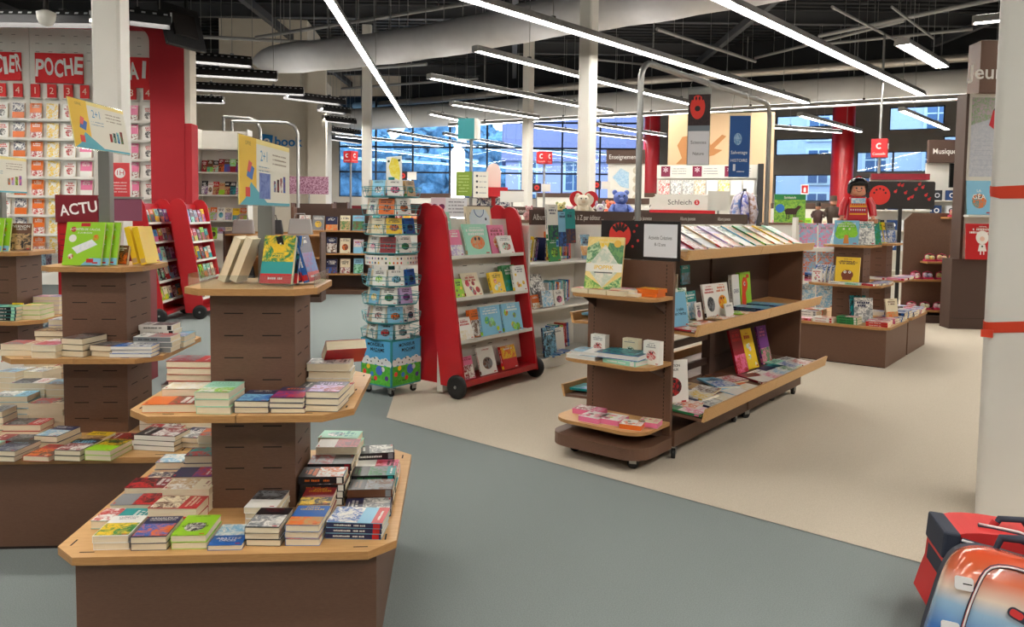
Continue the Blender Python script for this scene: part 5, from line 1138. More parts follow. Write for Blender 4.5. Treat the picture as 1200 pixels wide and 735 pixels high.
def tq(x0,x1,z0,z1,c_,cc=None,d=.002):
    f0 = (-.075-d+(z0-.27)*.0536, -.075-d+(z1-.27)*.0536); b.add([(x0,f0[0],z0),(x1,f0[0],z0),(x1,f0[1],z1),(x0,f0[1],z1)], [(0,1,2,3)], 'matte', c_, cc)
tq(-.075,.075,.475,.535,(150,200,232),(235,240,244)); tq(-.088,.088,.43,.452,(240,170,50)); tq(-.09,.09,.345,.362,(240,170,50))
for k in range(7): tq(-.08+k*.024,-.068+k*.024,.392,.41,(236,230,236),None,.003); tq(-.08+k*.024,-.07+k*.024,.375,.388,(120,60,140),None,.003); tq(-.08+k*.024,-.07+k*.024,.457,.467,(240,190,60),None,.003); tq(-.08+k*.024,-.07+k*.024,.42,.428,(120,60,140),None,.003)
b.build('sweater_pattern', e)
for s_ in (-1, 1):
    b = MB(); b.tube([(s_*.11,0,.535),(s_*.15,-.01,.45),(s_*.165,-.04,.33)], [.04,.044,.04], 'toy_red', 12); b.build('arm', e)
    b = MB(); b.tube([(s_*.165,-.04,.33),(s_*.167,-.048,.29)], [.02,.022], 'skin', 10); hn = b.build('hand', e)
    b = MB(); b.tube([(s_*.167+.038*math.cos(R(a)),-.05+.038*math.sin(R(a)),.262) for a in range(-60,241,30)], .016, 'skin', 8); b.tube([(s_*.167+.038*math.cos(R(a)),-.05+.038*math.sin(R(a)),.285) for a in range(-60,241,30)], .014, 'skin', 8); b.build('grip', hn)
b = MB(); b.lathe([(.03,.55),(.045,.56),(.078,.575),(.09,.61),(.09,.66),(.08,.7),(.05,.72)], 'skin', 22); hd = b.build('head', e)
b = MB()
for s_ in (-1, 1):
    b.M = RZ(s_*17) @ T(0,-.0905,.648) @ RX(90); b.disc(0,0,.011,0,'matte',(30,20,20),None,12); b.disc(.003,.004,.003,.0006,'matte',(250,250,250),None,8)
    b.M = RZ(s_*30) @ T(0,-.0905,.622) @ RX(90); b.disc(0,0,.012,0,'matte',(236,130,110),None,12)
for k in range(-3, 4): b.M = RZ(k*5) @ T(0,-.0905,.607+abs(k)**2*.0013) @ RX(90); b.disc(0,0,.0045,0,'matte',(150,40,40),None,8)
b.build('face', hd)
b = MB(); n = 22; vs = []; fs = []
prof = [(.1,.6),(.108,.61),(.109,.66),(.106,.71),(.085,.75),(.04,.77),(.0,.775)]
for r_, zz in prof:
    for k in range(n):
        a = 6.2832*k/n; 
        fr = max(0, -math.sin(a)); # opened towards the face
        zz2 = zz + (.075*(fr > .55) if zz < .67 else 0); rr = r_
        vs.append((rr*math.cos(a), rr*math.sin(a)*.98, min(zz2, .74) if zz < .67 else zz))
for i in range(len(prof)-1):
    for k in range(n): fs.append((i*n+k, i*n+(k+1)%n, (i+1)*n+(k+1)%n, (i+1)*n+k))
b.add(vs, fs, 'toy_hair', smooth=True)
for s_ in (-1, 1): b.tube([(s_*.09,-.03,.7),(s_*.095,-.03,.63),(s_*.1,-.045,.59)], [.024,.026,.016], 'toy_hair', 10)
b.tube([(-.09,-.07,.7),(0,-.1,.722),(.09,-.07,.7)], .02, 'toy_hair', 8); b.tube([(-.1,.02,.72),(0,-.02,.79),(.1,.02,.72)], .009, 'toy_red', 8); b.build('hair', hd)
# head shelf of the table behind
G5 = 'children books on the table behind the toy figure'
for i in range(3): stand(F5, .12+.03*i, -.1+.05*i, Z3+.002, 70, 12, S(['lime green','yellow','grey'][i],'white','blue','navy'), .18, .26, .015, ['lime green','yellow','grey'][i]+' album leaning on head shelf behind toy figure', G5)
e = empty('sign_post', F5 @ T(0,0,Z3), 'short grey post on the table behind the toy figure', 'post'); b = MB(); b.box(-.03,.03,-.03,.03,0,.3,'grey_metal'); b.build('post', e); b = MB(); b.box(-.045,.045,-.045,.045,0,.012,'grey_metal'); b.build('foot', e)
stand(F5, -.12, -.05, Z3+.002, -60, 10, S('tan','cream','brown','brown'), .18, .28, .03, 'tan album on head shelf left of grey post', G5)
for i, (x, y, c_) in enumerate([(.1,-.3,'white'),(.3,-.25,'pink'),(.32,-.05,'crimson'),(.3,.15,'white'),(.32,.3,'pink')]): pile(F5, x, y, Z2, 1, S(c_,'red','blue','white'), c_+' book number-free cover'.replace(' number-free cover',''), ORD[i]+' along middle tier behind toy figure', w=.17, h=.22, t=.024, rot=88, group=G5, name='picture_book')
for i, (x, y, c_, n) in enumerate([(.4,-.4,'blue',3),(.42,-.2,'navy',2),(.4,0,'white',2),(.42,.2,'pink',2),(.4,.4,'red',2),(.15,-.42,'white',2),(.2,.42,'grey',2)]): pile(F5, x, y, Z1, n, S(c_,'white','blue','white',spine=c_), c_+' children book', ORD[i]+' pile, lowest tier behind toy figure', w=.17, h=.22, t=.026, rot=88, group=G5, name='picture_book')
# pink goods stand
pf = at(1090, 300, 12.2); PF = frame(pf.x, pf.y, -6)
e = empty('brown_gondola', PF, 'brown gondola end with shelves of pink toy baskets', 'shelf')
b = MB(); b.prism([(-.42,0),(.4,0),(.4,1.72),(-.3,1.72),(-.42,1.6)], 0, .03, 'brown')
b.M = I4; o_ = b.build('panel', e, RX(90))
for i, (x0, x1, z_) in enumerate([(-.16,.4,.96),(-.4,.4,.68),(-.45,.4,.2),(.12,.4,1.66)]):
    b = MB(); b.prism([(x0,-.3),(x1,-.3),(x1,-.03),(x0,-.03)], z_-.03, z_, 'wood_edge'); b.build('shelf', e)
b = MB(); b.box(-.45,.42,-.33,.02,0,.12,'brown_dark'); b.build('plinth', e)
simple('basket_pink', (206,48,96), .4)
def basket(F, x, y, z, s, c1, c2, label):
    e = empty('toy_basket', F @ T(x, y, z), label, 'toy basket', 'pink toy baskets on the brown gondola')
    b = MB(); b.prism(rrect(-s,s,-s*.7,s*.7,s*.3), 0, s*.35, 'basket_pink'); b.build('basket', e)
    b = MB(); b.ball(-s*.35,0,s*.75,s*.5,'big',s*.45,s*.5,c1,c2); b.ball(s*.35,-.02,s*.7,s*.5,'big',s*.45,s*.45,c2,c1); b.build('filling', e)
    b = MB(); b.tube([(-s*.9,0,s*.3),(-s*.8,0,s*1.2),(0,0,s*1.5),(s*.8,0,s*1.2),(s*.9,0,s*.3)], .006, 'basket_pink', 6); b.build('handle', e)
k = 0
for (x, z_, c1, c2) in [(-.08,.96,(200,220,190),(230,200,90)),(.1,.96,(230,220,150),(220,150,170)),(.28,.96,(240,220,160),(120,80,60)),(.26,1.66,(226,190,150),(210,110,120)),(-.28,.68,(200,60,100),(236,236,236)),(-.1,.68,(210,210,220),(120,110,150)),(.1,.68,(226,214,150),(160,170,90)),(.28,.68,(236,190,190),(200,170,90)),(-.32,.2,(220,200,200),(200,90,110)),(-.12,.2,(236,232,228),(180,190,120)),(.08,.2,(220,180,190),(230,220,220)),(.27,.2,(240,236,230),(120,110,90))]:
    basket(PF, x, -.17, z_, .082, c1, c2, f'{ORD[k]} pink toy basket counted shelf by shelf on brown gondola'); k += 1
# ------------------------------------------------------------------ right pillar display "Jeunesse"
jf = at(1112, 300, 11.3); JF = frame(jf.x+.05, jf.y, -4)
e = empty('display_pillar', JF @ T(.5,0,0), 'tall display pillar with brown Jeunesse header and dark cabinet foot', 'display'); O = T(-.5,0,0)
def jp(nm, b, bev=0): return b.build(nm, e, O, bev)
b = MB(); b.box(0,1.2,0,.3,0,1.04,'brown_dark'); b.box(.01,1.19,-.004,0,.16,.165,'slot'); jp('cabinet', b, .004)
b = MB(); b.box(.14,1.2,.05,.3,1.04,3.45,'white_lam'); jp('white_panel', b)
b = MB(); b.box(.11,.15,.02,.3,1.04,3.45,'brown_dark'); jp('edge_post', b)
b = MB(); b.box(.24,1.3,-.05,.3,3.45,4.2,'brown'); jp('header', b, .004)
b = MB(); b.M = T(0,-.052,0) @ RX(90); b.text('Jeunesse', .32+.27, 3.74, .21, .002, 'matte', (238,234,228), None, .012); jp('header_lettering', b)
b = MB(); b.M = T(0,.046,0) @ RX(90); b.quad(.2,1.1,2.25,3.4,0,'matte',(204,206,214),(190,194,206))
b.poly([(.2,3.0),(.5,3.1),(.95,3.15),(1.1,3.1),(1.1,3.4),(.2,3.4)],.001,'matte',(196,176,190),(150,180,140)); b.poly([(.45,3.0),(.62,2.86),(.75,2.95),(.68,3.1),(.5,3.22)],.002,'matte',(206,50,60)); b.disc(.66,3.2,.16,.0015,'matte',(30,24,30),None,20,.1); b.disc(.66,3.19,.12,.002,'matte',(240,220,214),None,20,.075); b.poly([(.6,2.85),(1.1,2.9),(1.1,3.05),(.75,3.05)],.0012,'matte',(206,110,170))
for q in range(7): b.quad(.25,1.05,2.35+q*.07,2.353+q*.07,.001,'matte',(150,160,180))
b.text('1',.16,3.3,.0001,.001,'matte'); jp('picture_poster', b)
b = MB(); b.box(.14,1.15,-.12,.05,1.66,1.69,'white_lam'); jp('ledge', b)
JG = 'books on the Jeunesse pillar'
stand(JF, .33, -.03, 1.692, 0, 8, S('light blue','teal','orange','white',[('LA',.2,.08),('GÉA',.02,.14)],kind='spot'), .34, .5, .02, 'pale blue big album with orange balloon on the Jeunesse pillar', JG, 'album')
stand(JF, .72, -.03, 1.692, 0, 8, S('light blue','grey','lime green','white',kind='spot'), .34, .5, .02, 'pale blue big album with grey face on the Jeunesse pillar', JG, 'album')
o = stand(JF, .36, -.1, 1.042, 0, 4, S('red','red','red','white',kind='none'), .46, .52, .02, 'big red album with white bonnet child standing on dark cabinet', JG, 'album')
b = MB(); b.disc(0,.06,.09,.021,'print',(240,236,230),None,20,.1); b.disc(0,.04,.035,.0214,'print',(236,200,180),None,14); b.poly([(-.04,-.04),(.04,-.04),(.06,-.14),(-.06,-.14)],.021,'print',(240,236,230)); b.box(-.03,-.015,-.19,-.14,.0205,.0212,'print',(240,236,230)); b.box(.015,.03,-.19,-.14,.0205,.0212,'print',(240,236,230)); b.disc(0,-.07,.014,.0216,'print',(40,60,50),None,8); b.text('La grande fille',0,.2,.02,.021,'print',(250,220,200),.2); b.build('cover_print', o)
# ------------------------------------------------------------------ music corner behind
mf = at(1083, 250, 15.5); MF = frame(mf.x, mf.y, -10)
e = empty('music_shelving', MF, 'white wall shelving under the brown Musique-Vidéo header', 'shelving')
b = MB(); b.box(0,1.6,.0,.05,0,2.75,'white_lam'); b.build('panel', e)
b = MB(); b.box(0,1.6,-.12,0,2.75,3.2,'brown_dark'); b.M = T(0,-.125,0) @ RX(90); b.text('Musique -Vidéo', .48, 2.97, .11, 0, 'matte', (232,228,222), .82, .01); b.build('header', e)
for z_ in (.5,.95,1.35,1.7,2.0): b = MB(); b.box(0.02,1.6,-.3,0,z_-.02,z_,'white_lam'); b.build('shelf', e)
def gadget(F, x, y, z, k, label, grp='headphone boxes on the music shelving'):
    e = empty('gadget_box', F @ T(x, y, z), label, 'box', grp)
    b = MB(); b.box(-.09,.09,-.05,.05,0,.2,'matte',[(236,236,238),(40,44,52),(30,60,110),(210,214,220)][k%4]); b.build('carton', e)
    b = MB(); b.M = T(0,-.051,0) @ RX(90); b.disc(0,.1,.05,0,'matte',[(40,44,50),(200,200,205),(230,230,235),(30,30,36)][k%4],None,12); b.disc(0,.1,.03,.0006,'matte',[(236,236,238),(40,44,52),(30,60,110),(210,214,220)][k%4],None,12); b.build('print', e)
k = 0
for z_ in (.95,1.35,1.7,2.0):
    for x in (.15,.42,.7): gadget(MF, x, -.18, z_, k, f'{ORD[k]} small boxed headphone on the white music shelving'); k += 1
e = empty('wall_screen', MF @ T(.62,-.35,2.0), 'black screen on a bent grey arm in the music corner', 'screen')
b = MB(); b.box(-.3,.35,0,.05,.25,.72,'screen'); b.build('display', e); b = MB(); b.tube([(.1,-.1,-1.2),(.1,-.1,.35),(.28,-.1,.75)], .05, 'grey_metal', 8); b.build('arm', e); b = MB(); b.tube([(.1,-.1,-1.985),(.1,-.1,-1.2)], .05, 'grey_metal', 8); b.build('stand', e)
# white gadget shelves left of it
gf = at(1018, 250, 15.5); GF = frame(gf.x, gf.y, 80+0)
e = empty('gadget_shelving', frame(gf.x, gf.y, -10), 'white gadget wall shelving behind the toy figure', 'shelving')
GF = frame(gf.x, gf.y, -10)
b = MB(); b.box(0,1.08,0,.05,0,2.45,'white_lam'); b.build('panel', e); b = MB(); b.box(0,1.08,-.1,0,2.4,2.52,'red_dark'); b.build('header', e)
for z_ in (.6,1.0,1.4,1.8,2.15): b = MB(); b.box(0,1.08,-.28,0,z_-.02,z_,'white_lam'); b.build('shelf', e)
k = 0
for z_ in (1.0,1.4,1.8,2.15):
    for x in (.15,.4,.65,.92): gadget(GF, x, -.16, z_, k+1, f'{ORD[k]} small boxed gadget on the shelving behind toy figure', 'gadget boxes behind the toy figure'); k += 1
bf = at(1056, 230, 13.4); e = empty('paw_board', frame(bf.x, bf.y, -10, 0), 'black board with red paw trail standing behind the toy figure', 'sign')
b = MB(); b.M = RX(90); z0, z1 = 1.6+(259-246)*13.4/900, 1.6+(259-214)*13.4/900
b.prism(rrect(-.58,.54,z0,z1,.03,3), -.01, .01, 'poster_black'); b.disc(-.35,(z0+z1)/2,.17,.0105,'matte',(212,50,44),None,22)
for k in range(5): b.disc(-.35+.1*math.cos(R(20+35*k)),(z0+z1)/2+.11*math.sin(R(20+35*k)),.018,.011,'matte',(50,26,26),None,8)
for k in range(11): b.disc(-.1+.055*k,z0+.3+.13*math.sin(k*1.1),.026,.011,'matte',(196,46,50),None,7); b.disc(-.1+.055*k+.02,z0+.33+.13*math.sin(k*1.1),.012,.0113,'matte',(196,46,50),None,6)
b.build('board', e); b = MB(); b.box(-.03,.03,.012,.04,0,z1-.1,'dark_metal'); b.box(-.2,.2,-.15,.2,0,.02,'dark_metal'); b.build('stand', e)
# ------------------------------------------------------------------ paperback wall with red portal (left)
DW = 12.8
pw0 = at(180, 200, DW)
PW = frame(pw0.x, pw0.y, FA)          # local x runs left (negative) along the wall face, y away
pxw = DW/900.0
def wx(px): return (px-180)*pxw/math.cos(R(FA))*1.0
def wzz(px, py): return 1.6+(252+.0131*(px-600)-py)*(DW+ (px-180)*pxw*.077)/900
PZT = wzz(100, 38)
e = empty('display_wall', PW @ T(-2,0,0), 'white slotted paperback display wall lettered POLICIER, POCHE and ESSAI', 'display wall'); O = T(2,0,0)
def dp(nm, b, bev=0): return b.build(nm, e, O, bev)
cw = .2565
for i, x0 in enumerate([-4*cw-.38-5*cw-.0-.35, -4*cw-.55-.03]): pass
panels = [(-3.95,-2.0),(-2.0,-.35),(-.35,.0)]
for a, c_ in [(-4.1,-1.93),(-1.93,-.0)]:
    b = MB(); b.box(a+.004, c_-.004, 0, .04, .35, PZT+.02, 'white_lam')
    for r_ in range(4):
        n = int((c_-a)/.2)
        for q in range(n): b.box(a+.1+q*.2, a+.16+q*.2, -.0012, .001, PZT-.12-r_*.13, PZT-.112-r_*.13, 'grey_metal')
    dp('panel', b)
rows = [wzz(88, y) for y in (143,165,187,209,231,253,275,297)]
colx = [wx(p) for p in (-3,15,33,52,70,88,106)]; colr = [wx(158), wx(176)]
for z in rows:
    b = MB(); b.box(-4.08, -.02, -.12, -.001, z-.008, z, 'acrylic'); b.box(-4.08, -.02, -.122, -.119, z-.02, z+.02, 'white_lam'); dp('ledge', b)
for (x0p, x1p, y0, y1, s, xr) in ((-16,37,66,98,'POLICIER',(-6)),(52,105,66,100,'POCHE',78),(148-28,178,68,103,'ESSAI',150)):
    b = MB(); b.M = T(0,-.03,0) @ RX(90); z0, z1 = wzz(78,y1), wzz(78,y0); xa_, xb_ = wx(x0p), wx(x1p)-.01
    b.box(xa_, xb_, z0, z1, -.02, .01, 'matte', (222,34,40))
    hh = .27; wd = (xb_-xa_)*1.02; cx = (xa_+xb_)/2
    lt = s; n = len(lt); 
    for k, ch in enumerate(lt):
        b.text(ch, cx+(k-(n-1)/2)*wd/n, (z0+z1)/2+.02*math.sin(k*2.1)+.008*(k-(n-1)/2), hh*1.02, .012, 'matte', (246,244,240), wd/n*.9, .03, 5 if k % 2 else -3)
    dp('category_sign', b)
pal = [('light blue','navy'),('white','black'),('orange','navy'),('orange','red'),('red','yellow'),('white','red'),('pink','white')]
palr = [('pink','crimson'),('white','black')]
num = ['2','3','4','1','2','3','4']
for i, x in enumerate(colx+colr):
    b = MB(); zt = rows[0]+.36; b.box(x-.07, x+.07, -.05, -.03, zt, zt+.22, 'matte', (222,44,44)); b.M = T(0,-.051,0) @ RX(90); b.text((num+['3','4'])[i], x, zt+.11, .11, .001, 'matte', (250,220,200)); b.M = I4.copy(); b.box(x-.09,x+.09,-.09,-.01,zt-.012,zt,'white_lam'); o = dp('number_card', b)
    for j, z in enumerate(rows[:8 if i < 7 else 5]):
        a_, c_ = (pal+palr)[i]; nm = ['far left','second','third','fourth','fifth','sixth','seventh','next to last','last'][i]
        stand(PW, x, -.03, z+.002, 0, 6, S(a_, c_, 'white', 'white' if a_ != 'white' else 'red', kind=['photo','spot','top','low','full','spot','low','low','spot'][i]), .185, .27, .03, f'{a_} paperback in {nm} column, {ORD[j]} row of the numbered wall', 'paperbacks on the numbered wall', 'paperback')
# portal
b = MB(); b.M = RX(90); zt = wzz(100, 28); xi = wx(178)+.1; xo = wx(219)+.05; r_ = .22
b.prism([(xi,0),(xo,0),(xo,zt),(-4.6,zt),(-4.6,PZT)]+[(xi-r_+r_*math.sin(R(a)), PZT-r_+r_*math.cos(R(a))) for a in range(0,91,15)], -.02, .3, 'red_wall')
o = b.build('red_portal', None, PW); tag(o, 'dark red rounded portal framing the paperback wall', 'portal')
b = MB(); b.box(xo, wx(228)+.03, -.29, .02, 0, wzz(222,148), 'red_wall'); b.box(xo, wx(228)+.01, -.28, .02, wzz(222,148), wzz(222,54), 'offwhite'); b.build('return_panel', o)
# black monitor on the portal corner
mp = at(213, 30, 11.6); e = empty('monitor', T(mp.x, mp.y, mp.z), 'black monitor hung from the ceiling seen from behind, top left', 'monitor')
b = MB(); b.M = RZ(66) @ RX(-16) ; b.box(-.36,.36,-.03,.03,-.36,.3,'dark_metal'); b.box(-.22,.22,-.07,-.03,-.2,.16,'slot'); b.build('casing', e, bevel=.01)
b = MB(); b.tube([(0,.1,0),(0,.16,.2),(0,.1,CEIL-mp.z-.06)], .03, 'dark_metal', 8); b.build('bracket', e)
# fisheye camera and pendant top left
cp = at(54, 15, 9.5); e = empty('security_camera', T(cp.x, cp.y, cp.z), 'white dome camera on a black ceiling rod, top left', 'camera')
b = MB(); b.lathe([(.02,-.16),(.07,-.14),(.1,-.08),(.11,0),(.04,.03)], 'white_lam', 18); b.build('dome', e); b = MB(); b.cyl(0,0,.03,CEIL-cp.z+.1,.028,'slot',8); b.build('rod', e)
lamp(*lp(-40,22,112,24,4.2), 'long dark trough light left above the red portal', wd=.3, dark=True, louvre=True, tube='tube_dim')
lamp(*lp(148,20,200,26,4.2), 'dark trough light right of the white column above the portal', wd=.3, dark=True, louvre=True, tube='tube_dim')
# paperback poster on the white column
cpx = at(141, 210, 7.6); b = MB(); b.M = RX(90); b.box(-.1,.09,-.2,.16,-.003,.003,'matte',(214,70,74)); b.disc(0,.06,.05,.0035,'matte',(240,240,240),None,18); b.text('1H',0,.06,.05,.004,'matte',(200,50,60)); rng = random.Random(3); [b.greek(-.07,.07,-.04-.03*q,.012,.0035,'matte',(240,210,210),rng) for q in range(4)]
o = b.build('poster', None, T(cpx.x, cpx.y, cpx.z) @ RZ(4.4)); tag(o, 'small red poster fixed on the left white column', 'poster')
# ACTU stand
ap = at(117, 245, 7.0); AF = frame(ap.x, ap.y, FA)
e = empty('actu_stand', AF, 'red news stand with tilted white ACTU lettering behind the second table', 'display stand')
b = MB(); b.box(-.37,-.04,-.02,.3,0,1.48,'red'); b.build('body', e, bevel=.01)
b = MB(); b.box(-.06,.38,.05,.3,0,1.2,'red_dark'); b.build('side_body', e)
b = MB(); b.box(-.37,.0,-.04,-.01,1.48,1.73,'red_dark'); b.M = T(0,-.043,0) @ RX(90); 
for k, ch in enumerate('ACTU'): b.text(ch, -.29+.082*k, 1.585+.012*k, .1, 0, 'matte', (246,240,238), .08, .02, 7)
b.build('header', e)
b = MB(); b.box(0,.38,-.03,-.02,1.5,1.71,'matte',(126,66,88)); b.box(0,.4,-.035,-.015,1.7,1.72,'steel'); b.build('plastic_panel', e)
b = MB(); 
for q in range(6): b.box(-.34,-.06,-.024,-.02,1.12+q*.05,1.128+q*.05,'red_dark')
b.build('grille', e)
for i, (x, z_, c_) in enumerate([(-.44,1.12,(150,176,190)),(-.42,.62,(190,196,200)),(-.1,1.2,(160,200,90))]):
    x_ = empty('acrylic_box', AF @ T(x,-.2,z_-.08 if i<2 else z_-.08), ['upper','lower','small right'][i]+' clear acrylic box beside the ACTU stand', 'box', 'acrylic boxes at the ACTU stand')
    b = MB(); b.box(-.1,.1,-.08,.17,0,.26 if i<2 else .1,'acrylic'); b.build('case', x_); b = MB(); b.box(-.08,.08,-.04,.06,.01,.2 if i<2 else .09,'matte',c_,(70,90,110)); b.box(-.07,-.02,-.0805,-.079,.14,.2,'matte',(150,210,40)); b.build('contents', x_)
# two red wheeled bookcases on the left plus one at their back
for i, (px, py, D, rz_) in enumerate([(193,379,10.1,FA+.8),(240,374,11.6,FA+.8)]):
    q = floor_at(px, py); RB = frame(q.x, q.y, rz_)
    e_, fx_ = red_case(RB, 1.05, 1.78, [.3,.58,.86,1.14,1.42], ['near','far'][i]+' red wheeled bookcase of novels on the left', depth=.27, lean=9, double=False, white_back=False)
    b = MB(); b.M = T(.2,-.525,0); b.add([(fx_(.15)-.18,.03,.15),(fx_(.15)-.18,1.02,.15),(fx_(1.7)-.18,1.02,1.7),(fx_(1.7)-.18,.03,1.7),(fx_(.15)-.2,.03,.15),(fx_(.15)-.2,1.02,.15),(fx_(1.7)-.2,1.02,1.7),(fx_(1.7)-.2,.03,1.7)], [(0,1,2,3),(7,6,5,4),(3,2,6,7),(0,4,5,1)], 'red'); b.build('back_panel', e_)
    b = MB(); b.M = T(.2,-.525,0); z_ = 1.5; b.box(fx_(1.6)-.16,fx_(1.6)-.15,.05,.4,1.45,1.72,'acrylic'); b.build('plastic_holder', e_)
    b = MB(); b.M = T(.2,-.525,0) @ T(fx_(1.6)-.155,.2,1.6) @ RZ(90) @ RX(90); b.quad(-.12,.16,-.14,.11,.006,'matte',(226,206,206),(210,180,190)); b.build('price_notice', e_)
    for j, z_ in enumerate([.3,.58,.86,1.14,1.42]):
        face_row(RB, fx_(z_)-.06, .06, 1.0, z_, 5, .15, .2, '{c} novel, {o} from near end, '+['lowest','second','middle','fourth','top'][j]+' shelf of '+['near','far'][i]+' red bookcase', 'novels on the left red bookcases', kids=False, t=.02, lean=14, name='paperback', rng=random.Random(20+i*9+j), pages=True)
# ------------------------------------------------------------------ white case and ebook wall
q = at(230, 300, 15.0)
CF = frame(q.x, q.y, FA-90)    # front towards the camera: local +x -> -y world
rack(frame(q.x, q.y, FA-90) , 1.0, 3.2, [.5,1.05,1.42,1.92,2.36,2.82], 'white wall case of comics and boxed books right of the red portal', depth=.35, edge='white_lam')
CG = 'books in the white wall case'
k = 0
for z_, n, bs_ in ((2.36,8,['crimson','brown','black','crimson','brown']),(1.92,8,['black','white','red','tan','black']),(1.42,6,['yellow','orange','white','cream']),(1.05,6,['yellow','lime green','white','cream'])):
    face_row(CF, -.12, .08, .95, z_, n, .12 if n > 6 else .15, .26, '{c} book, {o} from left, '+['upper','second','third','lower'][k]+' row of white wall case', CG, kids=False, bases=bs_, rng=random.Random(40+k)); k += 1
# beige block wall with ebook lettering
q0 = at(248, 200, 24); q1 = at(372, 200, 24)
b = MB(); L_ = (q1-q0).length; Mb = frame(q0.x, q0.y, FA)
b.M = Mb; b.box(-3, L_-.0, 0, 2.5, 0, wzz(300,86)+0+ (24-12.8)/900*160, 'offwhite'); b.M = I4.copy(); struct(b.build('wall_ebook'))
b = MB(); b.M = Mb; b.box(L_-.3, L_+.25, -.3, 0, 0, 6.1, 'offwhite'); struct(b.build('trim_2'))
b = MB(); b.M = Mb; b.box(0.2, 2.9, .2, 2.6, 4.2, CEIL, 'offwhite'); struct(b.build('trim_3'))
e = empty('ebook_sign', Mb @ T(2.02,-.02,0), 'blue ebook lettering on the beige wall block', 'sign'); zc = at(335,166,24).z
b = MB(); b.M = RX(90); b.add([(-.52,zc-.18,0),(-.18,zc-.2,0),(-.14,zc+.2,0),(-.5,zc+.24,0),(-.52,zc-.18,.03),(-.18,zc-.2,.03),(-.14,zc+.2,.03),(-.5,zc+.24,.03)],[(4,5,6,7),(0,4,7,3),(1,2,6,5),(3,7,6,2),(0,1,5,4)],'matte',(30,124,196)); b.text('e',-.33,zc+.02,.34,.032,'matte',(244,246,248),None,.02); b.build('e_tile', e)
b = MB(); b.M = RX(90); b.text('book',.32,zc,.3,.01,'matte',(30,124,196),.84,.02); b.build('lettering', e)
# pipe arch frames in front of the block
for i, (xa_, xb_, yt, D) in enumerate([(262,305,137,17.5),(272,349,142,17.0)]):
    p0, p1 = at(xa_, yt, D), at(xb_, yt+2, D)
    b = MB(); b.tube([(p0.x,p0.y,p0.z),(p1.x-.25,p1.y,p1.z),(p1.x-.08,p1.y,p1.z-.06),(p1.x,p1.y,p1.z-.25),(p1.x,p1.y,0)], .035, 'steel', 8); b.tube([(p0.x,p0.y,p0.z),(p0.x,p0.y,0)], .035, 'steel', 8); tag(b.build('pipe_arch'), ['left','right'][i]+' bent steel pipe frame before the beige ebook wall', 'pipe frame')
def back_case(px, py_floor, wpx, zs, H, label, mat='brown', edge='wood_edge', rz=FA-90, depth=.5, back='brown_dark'):
    q = floor_at(px, py_floor); D = q.y; L_ = wpx*D/900; F = frame(q.x, q.y, rz)
    rack(F, L_, H, zs, label, depth=depth, mat=mat, back=back, edge=edge); return F, L_
F_, L_ = back_case(341, 316, 48, [.35,.85,1.3], 1.86, 'brown bookcase near the grey aisle with three wooden shelves'); 
k = 0
for z_, n in ((.35,3),(.85,3),(1.3,4)): face_row(F_, -.15, .1, L_-.1, z_, n, .26, .34, '{c} gift book, {o} on '+['lowest','middle','upper'][k]+' shelf of brown aisle bookcase', 'gift books in the brown aisle bookcases', kids=False, bases=['white','light blue','cream','grey'], rng=random.Random(60+k), t=.05); k += 1
o = stand(F_, -.15, L_*.5, .852, 90, 0, S('lime green','red','yellow','red',kind='low'), .5, .2, .2, 'green and red boxed game on middle shelf of brown aisle bookcase', 'gift books in the brown aisle bookcases', 'game_box', pages=False)
F_, L_ = back_case(391, 307, 16, [.45,.95,1.35], 1.95, 'narrow brown bookcase end with teal and pink gifts'); k = 0
for z_, c_ in ((.45,'yellow'),(.95,'teal'),(1.35,'crimson')): face_row(F_, -.1, .05, L_-.05, z_, 1, .3, .38, '{c} boxed gift on the narrow brown bookcase end', 'gifts on the narrow bookcase', bases=[c_], t=.05, rng=random.Random(70+k)); k += 1
F_, L_ = back_case(398, 298, 32, [.25,.55,.86,1.18,1.5], 1.9, 'red display rack of black boxed figures beyond the aisle', mat='red', edge='white_lam', back='red_dark'); k = 0
for z_ in (.25,.55,.86,1.18,1.5): face_row(F_, -.06, .03, L_-.03, z_, 6, .11, .2, '{c} boxed figure, {o} on '+['lowest','second','middle','fourth','top'][k]+' shelf of red rack', 'boxed figures on the red rack', bases=['black','grey','black','navy'] if k < 3 else (['red','white','crimson'] if k == 4 else ['black','crimson']), t=.08, lean=4, rng=random.Random(80+k)); k += 1
# merchandise area behind the nearest table head (bags and boxes)
q = floor_at(262, 354); MFR = frame(q.x, q.y, FA-90)
e_ = rack(MFR, 1.7, 1.25, [.4,.8,1.2], 'low dark slatted merchandise bookcase with black bags', depth=.5, mat='brown_dark', edge='wood_edge', back='wood_edge')
simple('bag_black', (34,32,36), .6)
def handbag(F, x, y, z, s, mat, label, grp='bags on the low merchandise shelves'):
    e = empty('tote_bag', F @ T(x,y,z) @ RZ(90), label, 'bag', grp)
    b = MB(); b.add([(-s,-s*.3,0),(s,-s*.3,0),(s,s*.3,0),(-s,s*.3,0),(-s*.85,-s*.12,s*1.3),(s*.85,-s*.12,s*1.3),(s*.85,s*.12,s*1.3),(-s*.85,s*.12,s*1.3)], [(3,2,1,0),(4,5,6,7),(0,1,5,4),(1,2,6,5),(2,3,7,6),(3,0,4,7)], mat); b.build('body', e, bevel=.02)
    b = MB(); b.tube([(-s*.5,-s*.15,s*1.2),(-s*.35,-s*.15,s*1.7),(s*.35,-s*.15,s*1.7),(s*.5,-s*.15,s*1.2)], s*.05, mat, 6); b.build('handle', e)
simple('bag_grey', (150,146,144), .6)
